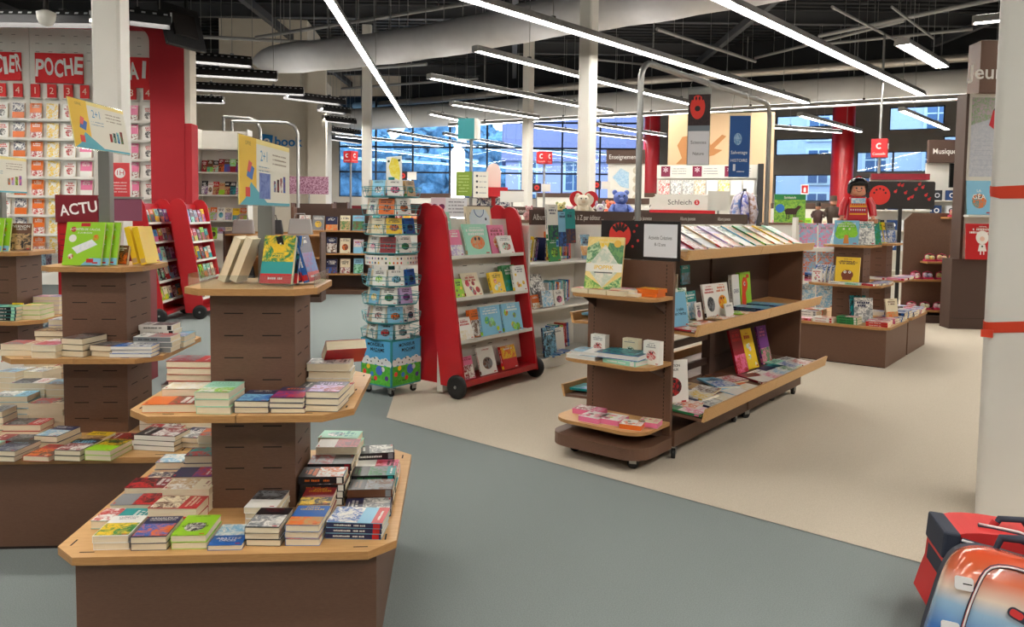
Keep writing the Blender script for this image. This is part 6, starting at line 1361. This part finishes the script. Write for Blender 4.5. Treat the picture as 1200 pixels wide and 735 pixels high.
for i, (x, y, z_, s, m_) in enumerate([(-.2,.3,1.2,.2,'bag_grey'),(-.2,.8,1.2,.2,'bag_black'),(-.2,1.3,1.2,.22,'bag_grey'),(-.25,.3,.4,.18,'bag_black'),(-.25,.8,.4,.18,'bag_black'),(-.25,1.25,.4,.18,'bag_grey')]): handbag(MFR, x, y, z_, s, m_, ORD[i]+' tote bag counted left to right from the top shelf, '+m_[4:]+' one')
e_ = rack(MFR @ T(-1.4,.9,0), 1.5, 1.7, [.4,.8,1.25], 'taller brown bookcase behind the nearest table post', depth=.4, mat='brown', edge='wood_edge', back='brown_dark')
for k, z_ in enumerate((.4,.8,1.25)): face_row(MFR @ T(-1.4,.9,0), -.1, .1, 1.4, z_, 5, .22, .3, '{c} book, {o} on '+['lowest','middle','top'][k]+' shelf of taller brown bookcase', 'books behind the nearest table post', kids=False, bases=['white','grey','navy','cream','light blue'], rng=random.Random(90+k), t=.03)
for i, (px, py, D) in enumerate([(425,235,26),(300,245,20)]): pass
# purple posters and lime items near ebook wall
b = MB(); b.M = RX(90); p = at(362, 216, 22); b.box(-.55,.55,-.28,.22,-.01,.01,'matte',(110,50,80),(190,150,170)); o = b.build('notice_panel', None, T(p.x,p.y,p.z) @ RZ(FA)); b = MB(); b.tube([(0,.03,-.2),(0,.03,-p.z)], .02, 'steel', 6); b.build('pole', o); tag(o, 'purple notice panel on a pole before the beige wall', 'sign')
# ------------------------------------------------------------------ red cube signs
def cube_sign(px, py, Y, wpx, hpx, label, txt='Conseils'):
    p = at(px, py, Y); w_ = wpx*Y/900; h_ = hpx*Y/900; s = w_*.62
    e = empty('cube_sign', T(p.x, p.y, 0) @ RZ(-30), label, 'sign', 'red cube signs')
    b = MB(); b.box(-s/2,s/2,-s/2,s/2,p.z-h_/2,p.z+h_/2,'matte',(206,38,44))
    for k in range(4):
        b.M = RZ(90*k) @ T(0,-s/2-.001,0) @ RX(90)
        b.tube([(.16*s*math.cos(R(a)),p.z+h_*.1+.16*s*math.sin(R(a)),.001) for a in range(50,330,20)], .05*s, 'matte', 5, (244,240,240)); b.text(txt,0,p.z-h_*.33,h_*.14,.002,'matte',(250,225,220),s*.8)
    b.M = I4.copy(); b.build('cube', e)
    b = MB(); b.cyl(0,0,p.z+h_/2,min(CEIL, p.z+h_/2+ (2.2 if px > 1000 else .9)),.025,'steel',8) if px > 1000 else None; b.cyl(0,0,0,p.z-h_/2,.03,'steel',8); b.build('pole', e)
cube_sign(1031,174,16.5,27,21,'red cube information sign behind the toy figure')
cube_sign(638,185,19,22,14,'red cube information sign left of the tall cream column')
cube_sign(411,184,22,19,13,'red cube information sign near the pale left column')
# ------------------------------------------------------------------ beige back board, toy counter behind, teaching signs
q0 = at(783, 170, 19.5); q1 = at(907, 170, 18.8); L_ = (q1-q0).length; ang = math.degrees(math.atan2(q1.y-q0.y, q1.x-q0.x)); BB = frame(q0.x, q0.y, ang)
zt, zb = at(800,133,19.3).z, at(800,193,19.3).z
e = empty('beige_board', BB, 'big beige board with brown hand silhouette above the toy shelves', 'board')
b = MB(); b.box(0,L_,0,.1,0,zt,'matte',(222,190,152)); b.build('board', e)
b = MB(); b.M = T(0,-.012,0) @ RX(90); w_ = L_/124
def hp(px, py): return ((px-783)*w_, zb+(193-py)*(zt-zb)/60)
b.poly([hp(x,y) for x, y in ((793,192),(800,185),(794,170),(800,160),(812,158),(828,158),(834,170),(847,158),(852,160),(838,174),(848,176),(838,182),(828,184),(828,192))], 0, 'matte', (188,130,80)); b.build('hand_print', e)
TS = BB @ T(.0,-.9,0); pxm = 18.6/900
z_top = at(830,193,18.5).z; 
e = empty('toy_wall_shelving', TS, 'white shelving of boxed animal toys with maroon price tickets', 'shelving')
b = MB(); b.box(-.2,2.15,.3,.35,0,z_top,'white_lam'); b.build('panel', e); b = MB(); b.box(-.2,2.15,.25,.3,z_top-.32,z_top,'white_lam')
b.M = T(0,.249,0) @ RX(90); rng = random.Random(8)
for k in range(3): b.quad(-.1+.75*k,.12+.75*k,z_top-.28,z_top-.03,0,'matte',(126,30,66)); b.text('*',.01+.75*k,z_top-.17,.2,.001,'matte',(240,220,230)); [b.greek(.16+.75*k,.5+.75*k,z_top-.1-.06*q_,.02,0,'matte',(120,120,130),rng) for q_ in range(3)]
b.build('header', e); b = MB(); b.box(2.15,2.28,-.1,.35,0,z_top,'dark_metal'); b.build('end_post', e)
for z_ in (z_top-.72, z_top-1.2): b = MB(); b.box(-.2,2.15,-.1,.25,z_-.03,z_,'white_lam'); b.build('shelf', e)
for k in range(8): stand(TS, 0+.28*k, .06, z_top-.718, 0, 8, S(['crimson','black','white','white','black','white','grey','grey'][k],['red','grey','grey','tan','white','yellow','white','white'][k],'white','white',kind='full'), .25, .34, .03, ORD[k]+' picture box on the upper shelf below maroon tickets', 'boxes on the toy wall shelving', 'toy_box', pages=False)
# toy brand display in front
q = at(798, 240, 13.0); SF = frame(q.x, q.y, -14)
e = empty('toy_brand_display', SF, 'low white and red animal figure display before the maroon tickets', 'display')
b = MB(); b.box(-.5,.5,0,.5,0,1.72,'white_lam'); b.build('body', e); b = MB(); b.box(-.52,.56,-.04,0,1.62,1.72,'red'); b.build('red_edge', e)
b = MB(); b.M = RX(90); b.prism([(-.5,1.72),(.5,1.72),(.5,1.9),(.36,1.98),(-.38,1.98),(-.5,1.92)], -.03, 0, 'white_lam'); b.text('Schleich',-.02,1.85,.09,.002,'matte',(60,60,66),.42); b.disc(.26,1.85,.045,.002,'matte',(206,40,44),None,16); b.text('S',.26,1.85,.05,.003,'matte',(250,250,250)); b.build('header', e)
simple('horse_brown', (96,58,40), .5)
def horse(F, x, y, z, s, c_, label, rot=0):
    e = empty('animal_figure', F @ T(x,y,z) @ RZ(rot), label, 'toy figure', 'toy animals on the low animal display')
    b = MB(); b.tube([(-s*.5,0,s*.55),(-s*.2,0,s*.6),(s*.25,0,s*.57),(s*.42,0,s*.7),(s*.58,0,s*.95),(s*.8,0,s*.85)], [s*.13,s*.17,s*.15,s*.11,s*.09,s*.05], 'matte', 9, c_); b.build('body', e)
    for xx in (-.4,.28):
        for yy in (-.08,.08): b = MB(); b.tube([(xx*s,yy*s,s*.55),(xx*s-.03*s,yy*s,s*.28),(xx*s,yy*s,0)], [s*.08,s*.045,s*.035], 'matte', 6, c_); b.build('leg', e)
    b = MB(); b.tube([(-s*.5,0,s*.58),(-s*.66,0,s*.4),(-s*.66,0,s*.2)], [s*.04,s*.05,s*.02], 'matte', 6, (40,26,20)); b.build('tail', e)
horse(SF,-.42,-.09+.2,1.72,.16,(140,100,70),'brown toy horse at left of the low animal display'); horse(SF,.3,.12,1.72,.2,(96,58,40),'dark toy horse at right of the low animal display')
# hmm cards beside
def easel_card(px, py0, py1, wpx, Y, label, col, c2=None, rz=0, zbase=None):
    p = at(px, py1, Y); t_ = at(px, py0, Y); w_ = wpx*Y/900
    b = MB(); b.M = RX(90); b.box(-w_/2,w_/2,0,t_.z-p.z,-.006,.006,'matte',col,c2); o = b.build('price_card', None, T(p.x,p.y,p.z) @ RZ(rz)); tag(o, label, 'card'); 
    b = MB(); b.cyl(0,.03,-p.z+(zbase or 0),.1,.015,'steel',6); b.cyl(0,.03,-p.z+(zbase or 0),-p.z+(zbase or 0)+.01,.08,'steel',10); b.build('stand', o); return o
easel_card(842,224,247,26,11.5,'blank white card standing right of the animal display',(232,230,222),zbase=1.5)
easel_card(600,224,237,28,12.2,'blank white card standing left of the Albums header',(236,234,228))
# blue hanging bundle and child shop goods right of the card
p = at(872, 250, 13.2); e = empty('puppet_stand', T(p.x,p.y,0), 'stand hung with blue hand puppets before the beige board', 'puppet stand')
b = MB(); b.cyl(0,0,0,2.1,.03,'dark_metal',8); b.cyl(0,0,0,.03,.25,'dark_metal',16); b.build('pole', e)
for k in range(7):
    a = 6.28*k/7; c_ = [(50,70,150),(120,70,60),(70,100,170),(60,60,110),(90,120,180),(60,70,160),(150,110,90)][k]; b = MB(); b.tube([(.03*math.cos(a),.03*math.sin(a),2.05),(.14*math.cos(a),.14*math.sin(a),1.95),(.17*math.cos(a),.17*math.sin(a),1.7),(.16*math.cos(a),.16*math.sin(a),1.5)], [.012,.05,.075,.04], 'big', 8, c_, (200,190,200)); b.build('puppet', e)
# teaching sign
q = at(733, 200, 17); e = empty('teaching_display', T(q.x,q.y,0) @ RZ(-10), 'brown Enseignement header over a white notice wall', 'display'); zt, zb_ = at(733,176,17).z, at(733,192,17).z
b = MB(); b.box(-.42,.42,-.1,.1,zb_,zt,'brown_dark'); b.M = T(0,-.102,0) @ RX(90); b.text('Enseignement',-.05,(zt+zb_)/2-.01,.1,0,'matte',(230,226,222),.62); b.build('header', e)
b = MB(); b.box(-.38,.42,-.05,.05,0,zb_,'white_lam'); b.M = T(0,-.051,0) @ RX(90); b.poly([(-.28,zb_-.3),(-.1,zb_-.1),(.08,zb_-.2),(.08,zb_-.55),(-.1,zb_-.5)],0,'matte',(150,190,220),(190,214,230)); [b.disc(.24,zb_-.15-.2*k,.08,0,'matte',(210,200,180),(190,180,160),10) for k in range(4)]; b.build('notice_wall', e)
# illuminated white totem, green info boards, plain teal cube
p = at(536.5, 205, 17); e = empty('light_totem', T(p.x,p.y,0), 'white illuminated round-topped totem before the back windows', 'light totem')
zt = at(536.5,172,17).z; b = MB(); b.M = RX(90) ; r_ = .145; b.prism([(-r_,.9),(r_,.9)]+[(r_*math.cos(R(a)), zt-r_+r_*math.sin(R(a))) for a in range(0,181,15)], -.06, .06, 'globe'); b.build('lit_panel', e, bevel=.01); b = MB(); b.box(-.2,.2,-.15,.15,0,.9,'white_lam'); b.build('plinth', e)
p = at(549, 200, 12.5); e = empty('info_board', T(p.x,p.y,0) @ RZ(-8), 'green and white double information board on a steel pole', 'sign')
zt, zb_ = at(549,201,12.5).z, at(549,230,12.5).z
b = MB(); b.M = RX(90); b.box(-.2,.06,zb_,zt,-.01,.01,'matte',(124,150,52)); rng = random.Random(2); [b.greek(-.16,.02,zt-.08-.05*q,.018,.011,'matte',(190,206,130),rng) for q in range(6)]; b.build('green_leaf', e)
b = MB(); b.M = T(.08,0,0) @ RZ(25) @ RX(90); b.box(0,.25,zb_-.02,zt,-.01,.01,'matte',(226,222,210)); [b.disc(.06,zt-.07-.09*q,.02,.011,'matte',(60,60,70),None,8) for q in range(4)]; [b.greek(.1,.22,zt-.08-.09*q,.016,.011,'matte',(120,120,130),rng) for q in range(4)]; b.build('white_leaf', e)
b = MB(); b.cyl(.03,.06,0,at(549,140,12.5).z,.028,'steel',8); b.build('pole', e)
zt, zb_ = at(549,139,12.5).z, at(549,163,12.5).z
b = MB(); b.box(-.17,.14,-.05,.26,zb_,zt,'teal'); b.box(.1,.141,-.051,.261,zb_,zt,'white_lam'); b.build('teal_cube', e)
# red acrylic tower with small items and hearts board behind the red bookcase
p = floor_at(578, 300); p = at(578, 240, 12.8); e = empty('gift_tower', T(p.x,p.y,0), 'red cross-shaped gift tower with a rounded pink house on top', 'display')
b = MB(); b.box(-.08,.08,-.08,.08,0,2.02,'red'); b.build('post', e); b = MB(); b.box(-.24,.24,-.2,.2,1.9,2.05,'red'); b.build('cross_shelf', e)
b = MB(); b.M = RX(90); b.prism([(-.14,2.05),(.12,2.05),(.12,2.32)]+arc(0,2.34,.11,10,170,6)+[(-.12,2.32)], -.06, .06, 'matte', (236,210,200)); b.build('house_shape', e)
b = MB(); b.box(-.25,.25,-.22,.22,0,1.3,'white_lam'); b.build('counter', e)
for k, (x, z_, c_) in enumerate([(-.17,1.3,'grey'),(.18,1.3,'teal'),(-.15,1.62,'light blue'),(.16,1.62,'mint')]): stand(T(p.x,p.y,0), x, -.12, z_, 0, 12, S(c_,'white','navy','navy',kind='full'), .24, .26, .02, f'{c_} booklet on the red gift tower', 'booklets on the red gift tower', 'booklet', pages=False)
# low shelving lines far behind with small books
def far_line(px0, px1, ytop, Y, label, n, hdr='brown_dark', rz=-8, cards=True, zt=None):
    q0 = at(px0, ytop, Y); L_ = (px1-px0)*Y/900; H = q0.z; F = frame(q0.x, q0.y, rz)
    e = empty('far_bookcase', F, label, 'bookcase', 'far bookcase lines')
    b = MB(); b.box(0,L_,.02,.4,0,H-.12,'white_lam'); b.build('body', e); b = MB(); b.box(0,L_,0,.42,H-.12,H,hdr); b.build('header', e)
    for z_ in (.5,.9,1.3): 
        b = MB(); b.box(0,L_,-.3,.02,z_-.02,z_,'white_lam'); b.build('shelf', e)
    rg_ = random.Random(px0)
    for k in range(n):
        for z_ in ((1.3,) if n > 6 else (.9,1.3)):
            st = rnd_style(rg_, None, True); x = L_*(k+.5)/n
            stand(F, x, -.12, z_+.002, 0, 10, st, min(.3, L_/n*.85), .32*rg_.uniform(.8,1), .03, f'{st["base"]} {"lower " if z_ < 1 else ""}item, {ORD[k]} on the {label.split(",")[0]}', 'items on far bookcase lines', 'boxed_item', pages=False)
far_line(438, 530, 226, 20, 'far counter below left windows, white', 10)
far_line(570, 612, 222, 21, 'far counter left of slim column, white', 6)
far_line(628, 672, 226, 22, 'far counter right of slim column, white', 6)
far_line(698, 760, 232, 16, 'mid counter before teaching sign, white', 8)
far_line(905, 975, 238, 17, 'counter below right windows, white', 8, rz=-14)
far_line(740, 800, 226, 22, 'counter beneath red round column, white', 6)
# small paw posters on poles
for i, (px, py, Y) in enumerate([(472,206,18),(629,220,17),(699,217,17),(1040,222,17.5)]):
    if i == 3: continue
    p = at(px, py, Y); b = MB(); b.M = RX(90); s = 10*Y/900/2; b.box(-s,s,-s,s,-.01,.01,'matte',(44,26,28)); b.disc(0,0,s*.62,.0105,'matte',(206,50,44),None,16); b.disc(0,0,s*.2,.011,'matte',(50,26,26),None,10); b.box(s*1.1,s*3.2,-s*.9,s*.9,-.01,.01,'matte',(220,214,206)); o = b.build('paw_card', None, T(p.x,p.y,p.z)); b = MB(); b.cyl(0,.03,-p.z,-s*.8,.015,'steel',6); b.build('pole', o); tag(o, ['left','middle','right'][i]+' of three small black paw cards over the far counters', 'sign')
# heart sign cards above the red bookcase
p = at(520, 243, 7.9); b = MB(); b.M = RX(90); b.box(-.13,.02,-.1,.1,-.004,.004,'matte',(230,206,214)); b.box(.02,.24,-.1,.1,-.004,.004,'matte',(232,232,236)); pts = [(x*.0042-.055,y*.0042-.012) for x, y in [(16*math.sin(t/20*6.2832)**3, 13*math.cos(t/20*6.2832)-5*math.cos(t/10*6.2832)-2*math.cos(t/20*3*6.2832)) for t in range(20)]]; b.poly(pts[::-1], .005, 'matte', (126,36,84)); rng = random.Random(5); [b.greek(.05,.21,.05-.035*q,.012,.005,'matte',(110,110,120),rng) for q in range(4)]
o = b.build('heart_card', None, T(p.x,p.y,p.z)); b = MB(); b.cyl(0,.02,-p.z,-.05,.01,'steel',6); b.cyl(0,.02,-p.z,-p.z+.01,.08,'steel',12); b.build('stand', o); tag(o, 'price card with purple heart above the red wheeled bookcase', 'sign')
# toy box, soldiers and extinguisher sign on the far right counter
p = at(925, 262, 12.5); KF = frame(p.x, p.y, -14)
e = empty('white_counter', KF, 'white counter behind the far end of the long gondola', 'counter'); b = MB(); b.box(-.4,1.0,0,.5,0,1.5,'white_lam'); b.build('body', e); b = MB(); b.box(-.42,1.02,-.02,.52,1.5,1.53,'brown'); b.build('top', e)
o = stand(KF, 0, .1, 1.532, 0, 3, S('green','lime green','yellow','white',[('Schleich',.38,.09)],kind='none'), .48, .46, .1, 'playset box with dark horse on green grass, on the white counter', 'playset boxes', 'toy_box', pages=False)
b = MB(); b.quad(-.24,.24,-.23,.14,.1008,'print',(150,196,70),(90,150,60)); b.disc(-.15,.0,.07,.1012,'print',(40,110,190),None,16); b.poly([(-.06,-.1),(.1,-.1),(.12,-.04),(.18,.03),(.13,.05),(.08,0),(-.04,0),(-.08,-.03)],.1014,'print',(60,36,28)); [b.quad(x,x+.015,-.18,-.09,.1014,'print',(60,36,28)) for x in (-.05,-.02,.06,.09)]; b.build('box_print', o)
def mini_figure(F, x, y, z, s, c_, hat, label):
    e = empty('toy_soldier', F @ T(x,y,z), label, 'toy figure', 'toy figures on the white counter')
    b = MB(); b.lathe([(s*.2,0),(s*.24,s*.3),(s*.2,s*.62),(s*.08,s*.68)], 'matte', 12, ca=c_); b.build('body', e)
    b = MB(); b.ball(0,0,s*.8,s*.13,'skin'); b.build('head', e); b = MB(); b.lathe([(s*.16,s*.86),(s*.13,s*.9),(s*.12,s*1.06),(0.001,s*1.08)],'matte',12,ca=hat); b.build('hat', e)
    for s_ in (-1,1): b = MB(); b.tube([(s_*s*.2,0,s*.6),(s_*s*.3,-s*.05,s*.42),(s_*s*.26,-s*.1,s*.28)],s*.06,'matte',7,c_); b.build('arm', e)
mini_figure(KF, .45, .15, 1.532, .32, (90,64,60), (40,34,34), 'dark capped toy figure at left on the white counter'); mini_figure(KF, .68, .15, 1.532, .42, (76,60,50), (90,70,56), 'taller brown toy figure at right on the white counter')
p = at(943, 222, 20); b = MB(); b.M = RX(90); b.box(-.1,.1,-.13,.13,-.006,.006,'matte',(240,240,240)); b.quad(-.08,.08,-.1,.1,.007,'matte',(200,40,44)); b.poly([(-.03,-.07),(.03,-.07),(.03,.03),(0,.06),(-.03,.03)],.008,'matte',(240,240,240)); o = b.build('extinguisher_sign', None, T(p.x,p.y,p.z)); b = MB(); b.cyl(0,.02,-p.z,-.1,.02,'steel',6); b.build('pole', o); tag(o, 'small red and white extinguisher sign right of the playset box', 'sign')
# white and pink album carousel between gondola and toy table
p = at(958, 300, 10.8); CFX = frame(p.x, p.y, -10)
e = empty('card_rack', CFX, 'white rack of large pale albums between gondola and toy table', 'rack')
for x in (-.3,.25): b = MB(); b.box(x,x+.03,0,.3,0,1.62,'white_lam'); b.build('upright', e)
for z_ in (.35,.8,1.2): b = MB(); b.box(-.27,.25,-.06,.3,z_-.02,z_,'white_lam'); b.build('shelf', e)
for k, (z_, a_, c_) in enumerate([(.35,'pink','white'),(.8,'tan','orange'),(1.2,'white','pink')]):
    for j in range(2): stand(CFX, -.13+.26*j, .02, z_+.002, 0, 10, S(a_ if j else 'white', c_, 'light blue', 'grey', kind='full'), .24, .34, .015, f'{a_ if j else "white"} album, {["left","right"][j]} on {["lower","middle","upper"][k]} shelf of white rack', 'albums on the white rack', pages=False)
p = at(915, 268, 8.0)
# ------------------------------------------------------------------ schoolbags bottom right
def spoly(pts, n=4):
    P_ = [Vector((x,y,0)) for x, y in pts]; out = []; N = len(P_)
    for i in range(N):
        a, b_, c_, d_ = P_[i-1], P_[i], P_[(i+1)%N], P_[(i+2)%N]
        for k in range(n):
            t = k/n; v = .5*((2*b_)+(c_-a)*t+(2*a-5*b_+4*c_-d_)*t*t+(3*b_-a-3*c_+d_)*t**3); out.append((v.x, v.y))
    return out
m, nt, b_ = new_mat('bag_shell'); MATS['bag_shell'] = m
tc = nt.nodes.new('ShaderNodeTexCoord'); sx = nt.nodes.new('ShaderNodeSeparateXYZ'); nz = nt.nodes.new('ShaderNodeTexNoise'); nz.inputs['Scale'].default_value = 3; ad = nt.nodes.new('ShaderNodeMath'); ad.operation = 'MULTIPLY_ADD'; ad.inputs[1].default_value = .08
mr = nt.nodes.new('ShaderNodeMapRange'); mr.inputs['From Min'].default_value = 0.02; mr.inputs['From Max'].default_value = .46; rp = nt.nodes.new('ShaderNodeValToRGB')
for i, (p_, c_) in enumerate([(0,(24,66,150)),(.3,(60,118,190)),(.5,(150,186,214)),(.62,(236,214,196)),(.78,(224,110,70)),(1,(206,72,40))]):
    el = rp.color_ramp.elements[i] if i < 2 else rp.color_ramp.elements.new(p_)
    el.position = p_; el.color = C3(c_)
rp.color_ramp.elements[1].position = .3 if len(rp.color_ramp.elements) < 3 else rp.color_ramp.elements[1].position
nt.links.new(tc.outputs['Object'], sx.inputs[0]); nt.links.new(tc.outputs['Object'], nz.inputs[0]); nt.links.new(nz.outputs[0], ad.inputs[0]); nt.links.new(sx.outputs[2], ad.inputs[2]); nt.links.new(ad.outputs[0], mr.inputs[0]); nt.links.new(mr.outputs[0], rp.inputs[0]); nt.links.new(rp.outputs[0], b_.inputs['Base Color'])
b_.inputs['Roughness'].default_value = .22; b_.inputs['Coat Weight'].default_value = .6
def schoolbag(M, label):
    e = empty('schoolbag', M, label, 'schoolbag', None)
    W, H, D = .24, .43, .10
    out = spoly([(-W,.0),(-W*.98,.2),(-W*.86,.36),(-W*.55,H-.01),(0,H),(W*.55,H-.01),(W*.86,.36),(W*.98,.2),(W,0),(W*.5,-.012),(-W*.5,-.012)], 4)
    b = MB(); n = len(out); rings = [(.0,1.0,.0),(.0,1.0,-.07),(.02,.97,-.10),(.05,.9,-.125),(.08,.75,-.14),(.1,.4,-.147)]
    vs = []
    cx, cz = 0, H/2
    for (_, s_, y) in rings:
        for (x, z) in out: vs.append((cx+(x-cx)*s_, y, cz+(z-cz)*s_))
    fs = []
    for i in range(len(rings)-1):
        for k in range(n): fs.append((i*n+k, (i+1)*n+k, (i+1)*n+(k+1)%n, i*n+(k+1)%n))
    b.add(vs, [tuple(reversed(f_)) for f_ in fs], 'bag_shell', smooth=True); b.add(vs, [tuple(range((len(rings)-1)*n, len(rings)*n))], 'bag_shell', smooth=True)
    b.add([(x, .1, z) for x, z in out]+[(x, 0, z) for x, z in out], [tuple(range(n))]+[(k, n+k, n+(k+1)%n, (k+1)%n) for k in range(n)], 'bag_navy', smooth=False)
    b.build('shell', e)
    fl = spoly([(-.13,-.0),(-.15,.1),(-.135,.25),(-.1,.35),(0,.372),(.1,.35),(.135,.25),(.15,.1),(.13,0)], 4)
    def fy(x, z):  # front surface depth
        s_ = max(abs(x)/W, abs(z-cz)/(H/2)); 
        return -.147 if s_ < .4 else (-.147+(s_-.4)*.02 if s_ < .75 else -.14+(s_-.75)*.1)
    for r_, c_, off in ((.0075,'bag_navy',0.0),(.0042,'bag_red',-.006),(.003,'toy_shoe',-.0085)):
        b = MB(); b.tube([(x, fy(x, z)-.004+off, z+.02) for x, z in fl], r_, c_, 7, closed=True); b.build('piping', e)
    for (x, z) in ((-.17,.29),(-.185,.13),(.17,.29),(.185,.13)):
        b = MB(); b.M = T(x, fy(x, z)-.004, z) @ RY(-8 if x < 0 else 8) @ RX(90); b.prism(rrect(-.028,.028,-.022,.022,.008,3), -.004, .012, 'toy_shoe'); b.box(-.004,.024,-.002,.002,.012,.013,'slot'); b.build('buckle', e, bevel=.002)
    b = MB(); b.M = T(.04, -.152, .235) @ RX(90) @ RZ(-14); b.prism(rrect(-.075,.075,-.018,.018,.017,5), 0, .008, 'bag_navy'); b.prism(rrect(-.07,-.03,-.012,.012,.01,4), .008, .011, 'bag_red'); b.disc(0,0,.02,.0085,'toy_shoe',n=16,ry=.012); b.disc(0,0,.009,.0092,'slot'); b.build('badge', e)
    b = MB(); b.tube([(-.07,.03,H-.01),(-.06,.02,H+.04),(0,.02,H+.055),(.06,.02,H+.04),(.07,.03,H-.01)], [.01,.014,.015,.014,.01], 'bag_navy', 9); b.build('handle', e)
simple('bag_navy', (44,50,66), .7); simple('bag_red', (206,44,44), .6)
schoolbag(frame(1.72, 2.6, -24) @ RX(-16) @ RY(9), 'glossy schoolbag shading from orange to blue, bottom right corner')
e = empty('red_schoolbag', frame(1.92, 2.99, -14) @ RY(4) @ SCL(1,1,.94), 'red and navy fabric schoolbag with striped trim behind the glossy one', 'schoolbag')
b = MB(); out = spoly([(-.21,0),(-.215,.2),(-.2,.36),(-.1,.41),(.1,.41),(.2,.36),(.215,.2),(.21,0)], 3); b.M = RX(90); b.prism(out[::-1][::-1], -.12, .1, 'bag_red'); b.build('body', e, bevel=.015)
b = MB(); b.box(-.222,-.16,-.108,.125,.28,.395,'bag_navy'); b.build('corner_panel', e, bevel=.01)
b = MB(); b.tube([(-.16,-.104,.37),(0,-.106,.345),(.2,-.104,.31)], .012, 'bag_navy', 6); b.tube([(-.16,-.112,.374),(0,-.114,.349),(.2,-.112,.314)], .005, 'toy_shoe', 6); b.build('reflective_trim', e)
b = MB(); b.tube([(-.08,-.02,.412),(.05,-.05,.415),(.2,-.07,.38)], .012, 'bag_navy', 6); b.tube([(-.08,-.025,.423),(.05,-.055,.426),(.2,-.075,.391)], .005, 'toy_shoe', 6); b.build('zip_trim', e)
b = MB(); b.box(-.216,-.14,-.1,.1,.02,.27,'bag_navy'); b.build('side_pocket', e, bevel=.01)
b = MB(); b.tube([(-.02,0,.405),(0,0,.45),(.08,0,.46),(.12,0,.405)], [.01,.014,.014,.01], 'bag_navy', 8); b.tube([(-.024,0,.41),(-.012,0,.437)], .015, 'bag_red', 8); b.build('handle', e)
SC.view_settings.view_transform = 'Standard'; SC.view_settings.look = 'None'; SC.view_settings.gamma = 1; SC.view_settings.use_curve_mapping = False
SC.view_settings.exposure = 1.05
SC.cycles.max_bounces = 6; SC.cycles.diffuse_bounces = 3; SC.cycles.glossy_bounces = 2; SC.cycles.transparent_max_bounces = 12; SC.cycles.use_denoising = True
SC.cycles.sample_clamp_indirect = 4
print('BOOKS', NB[0], 'OBJ', len(bpy.data.objects))
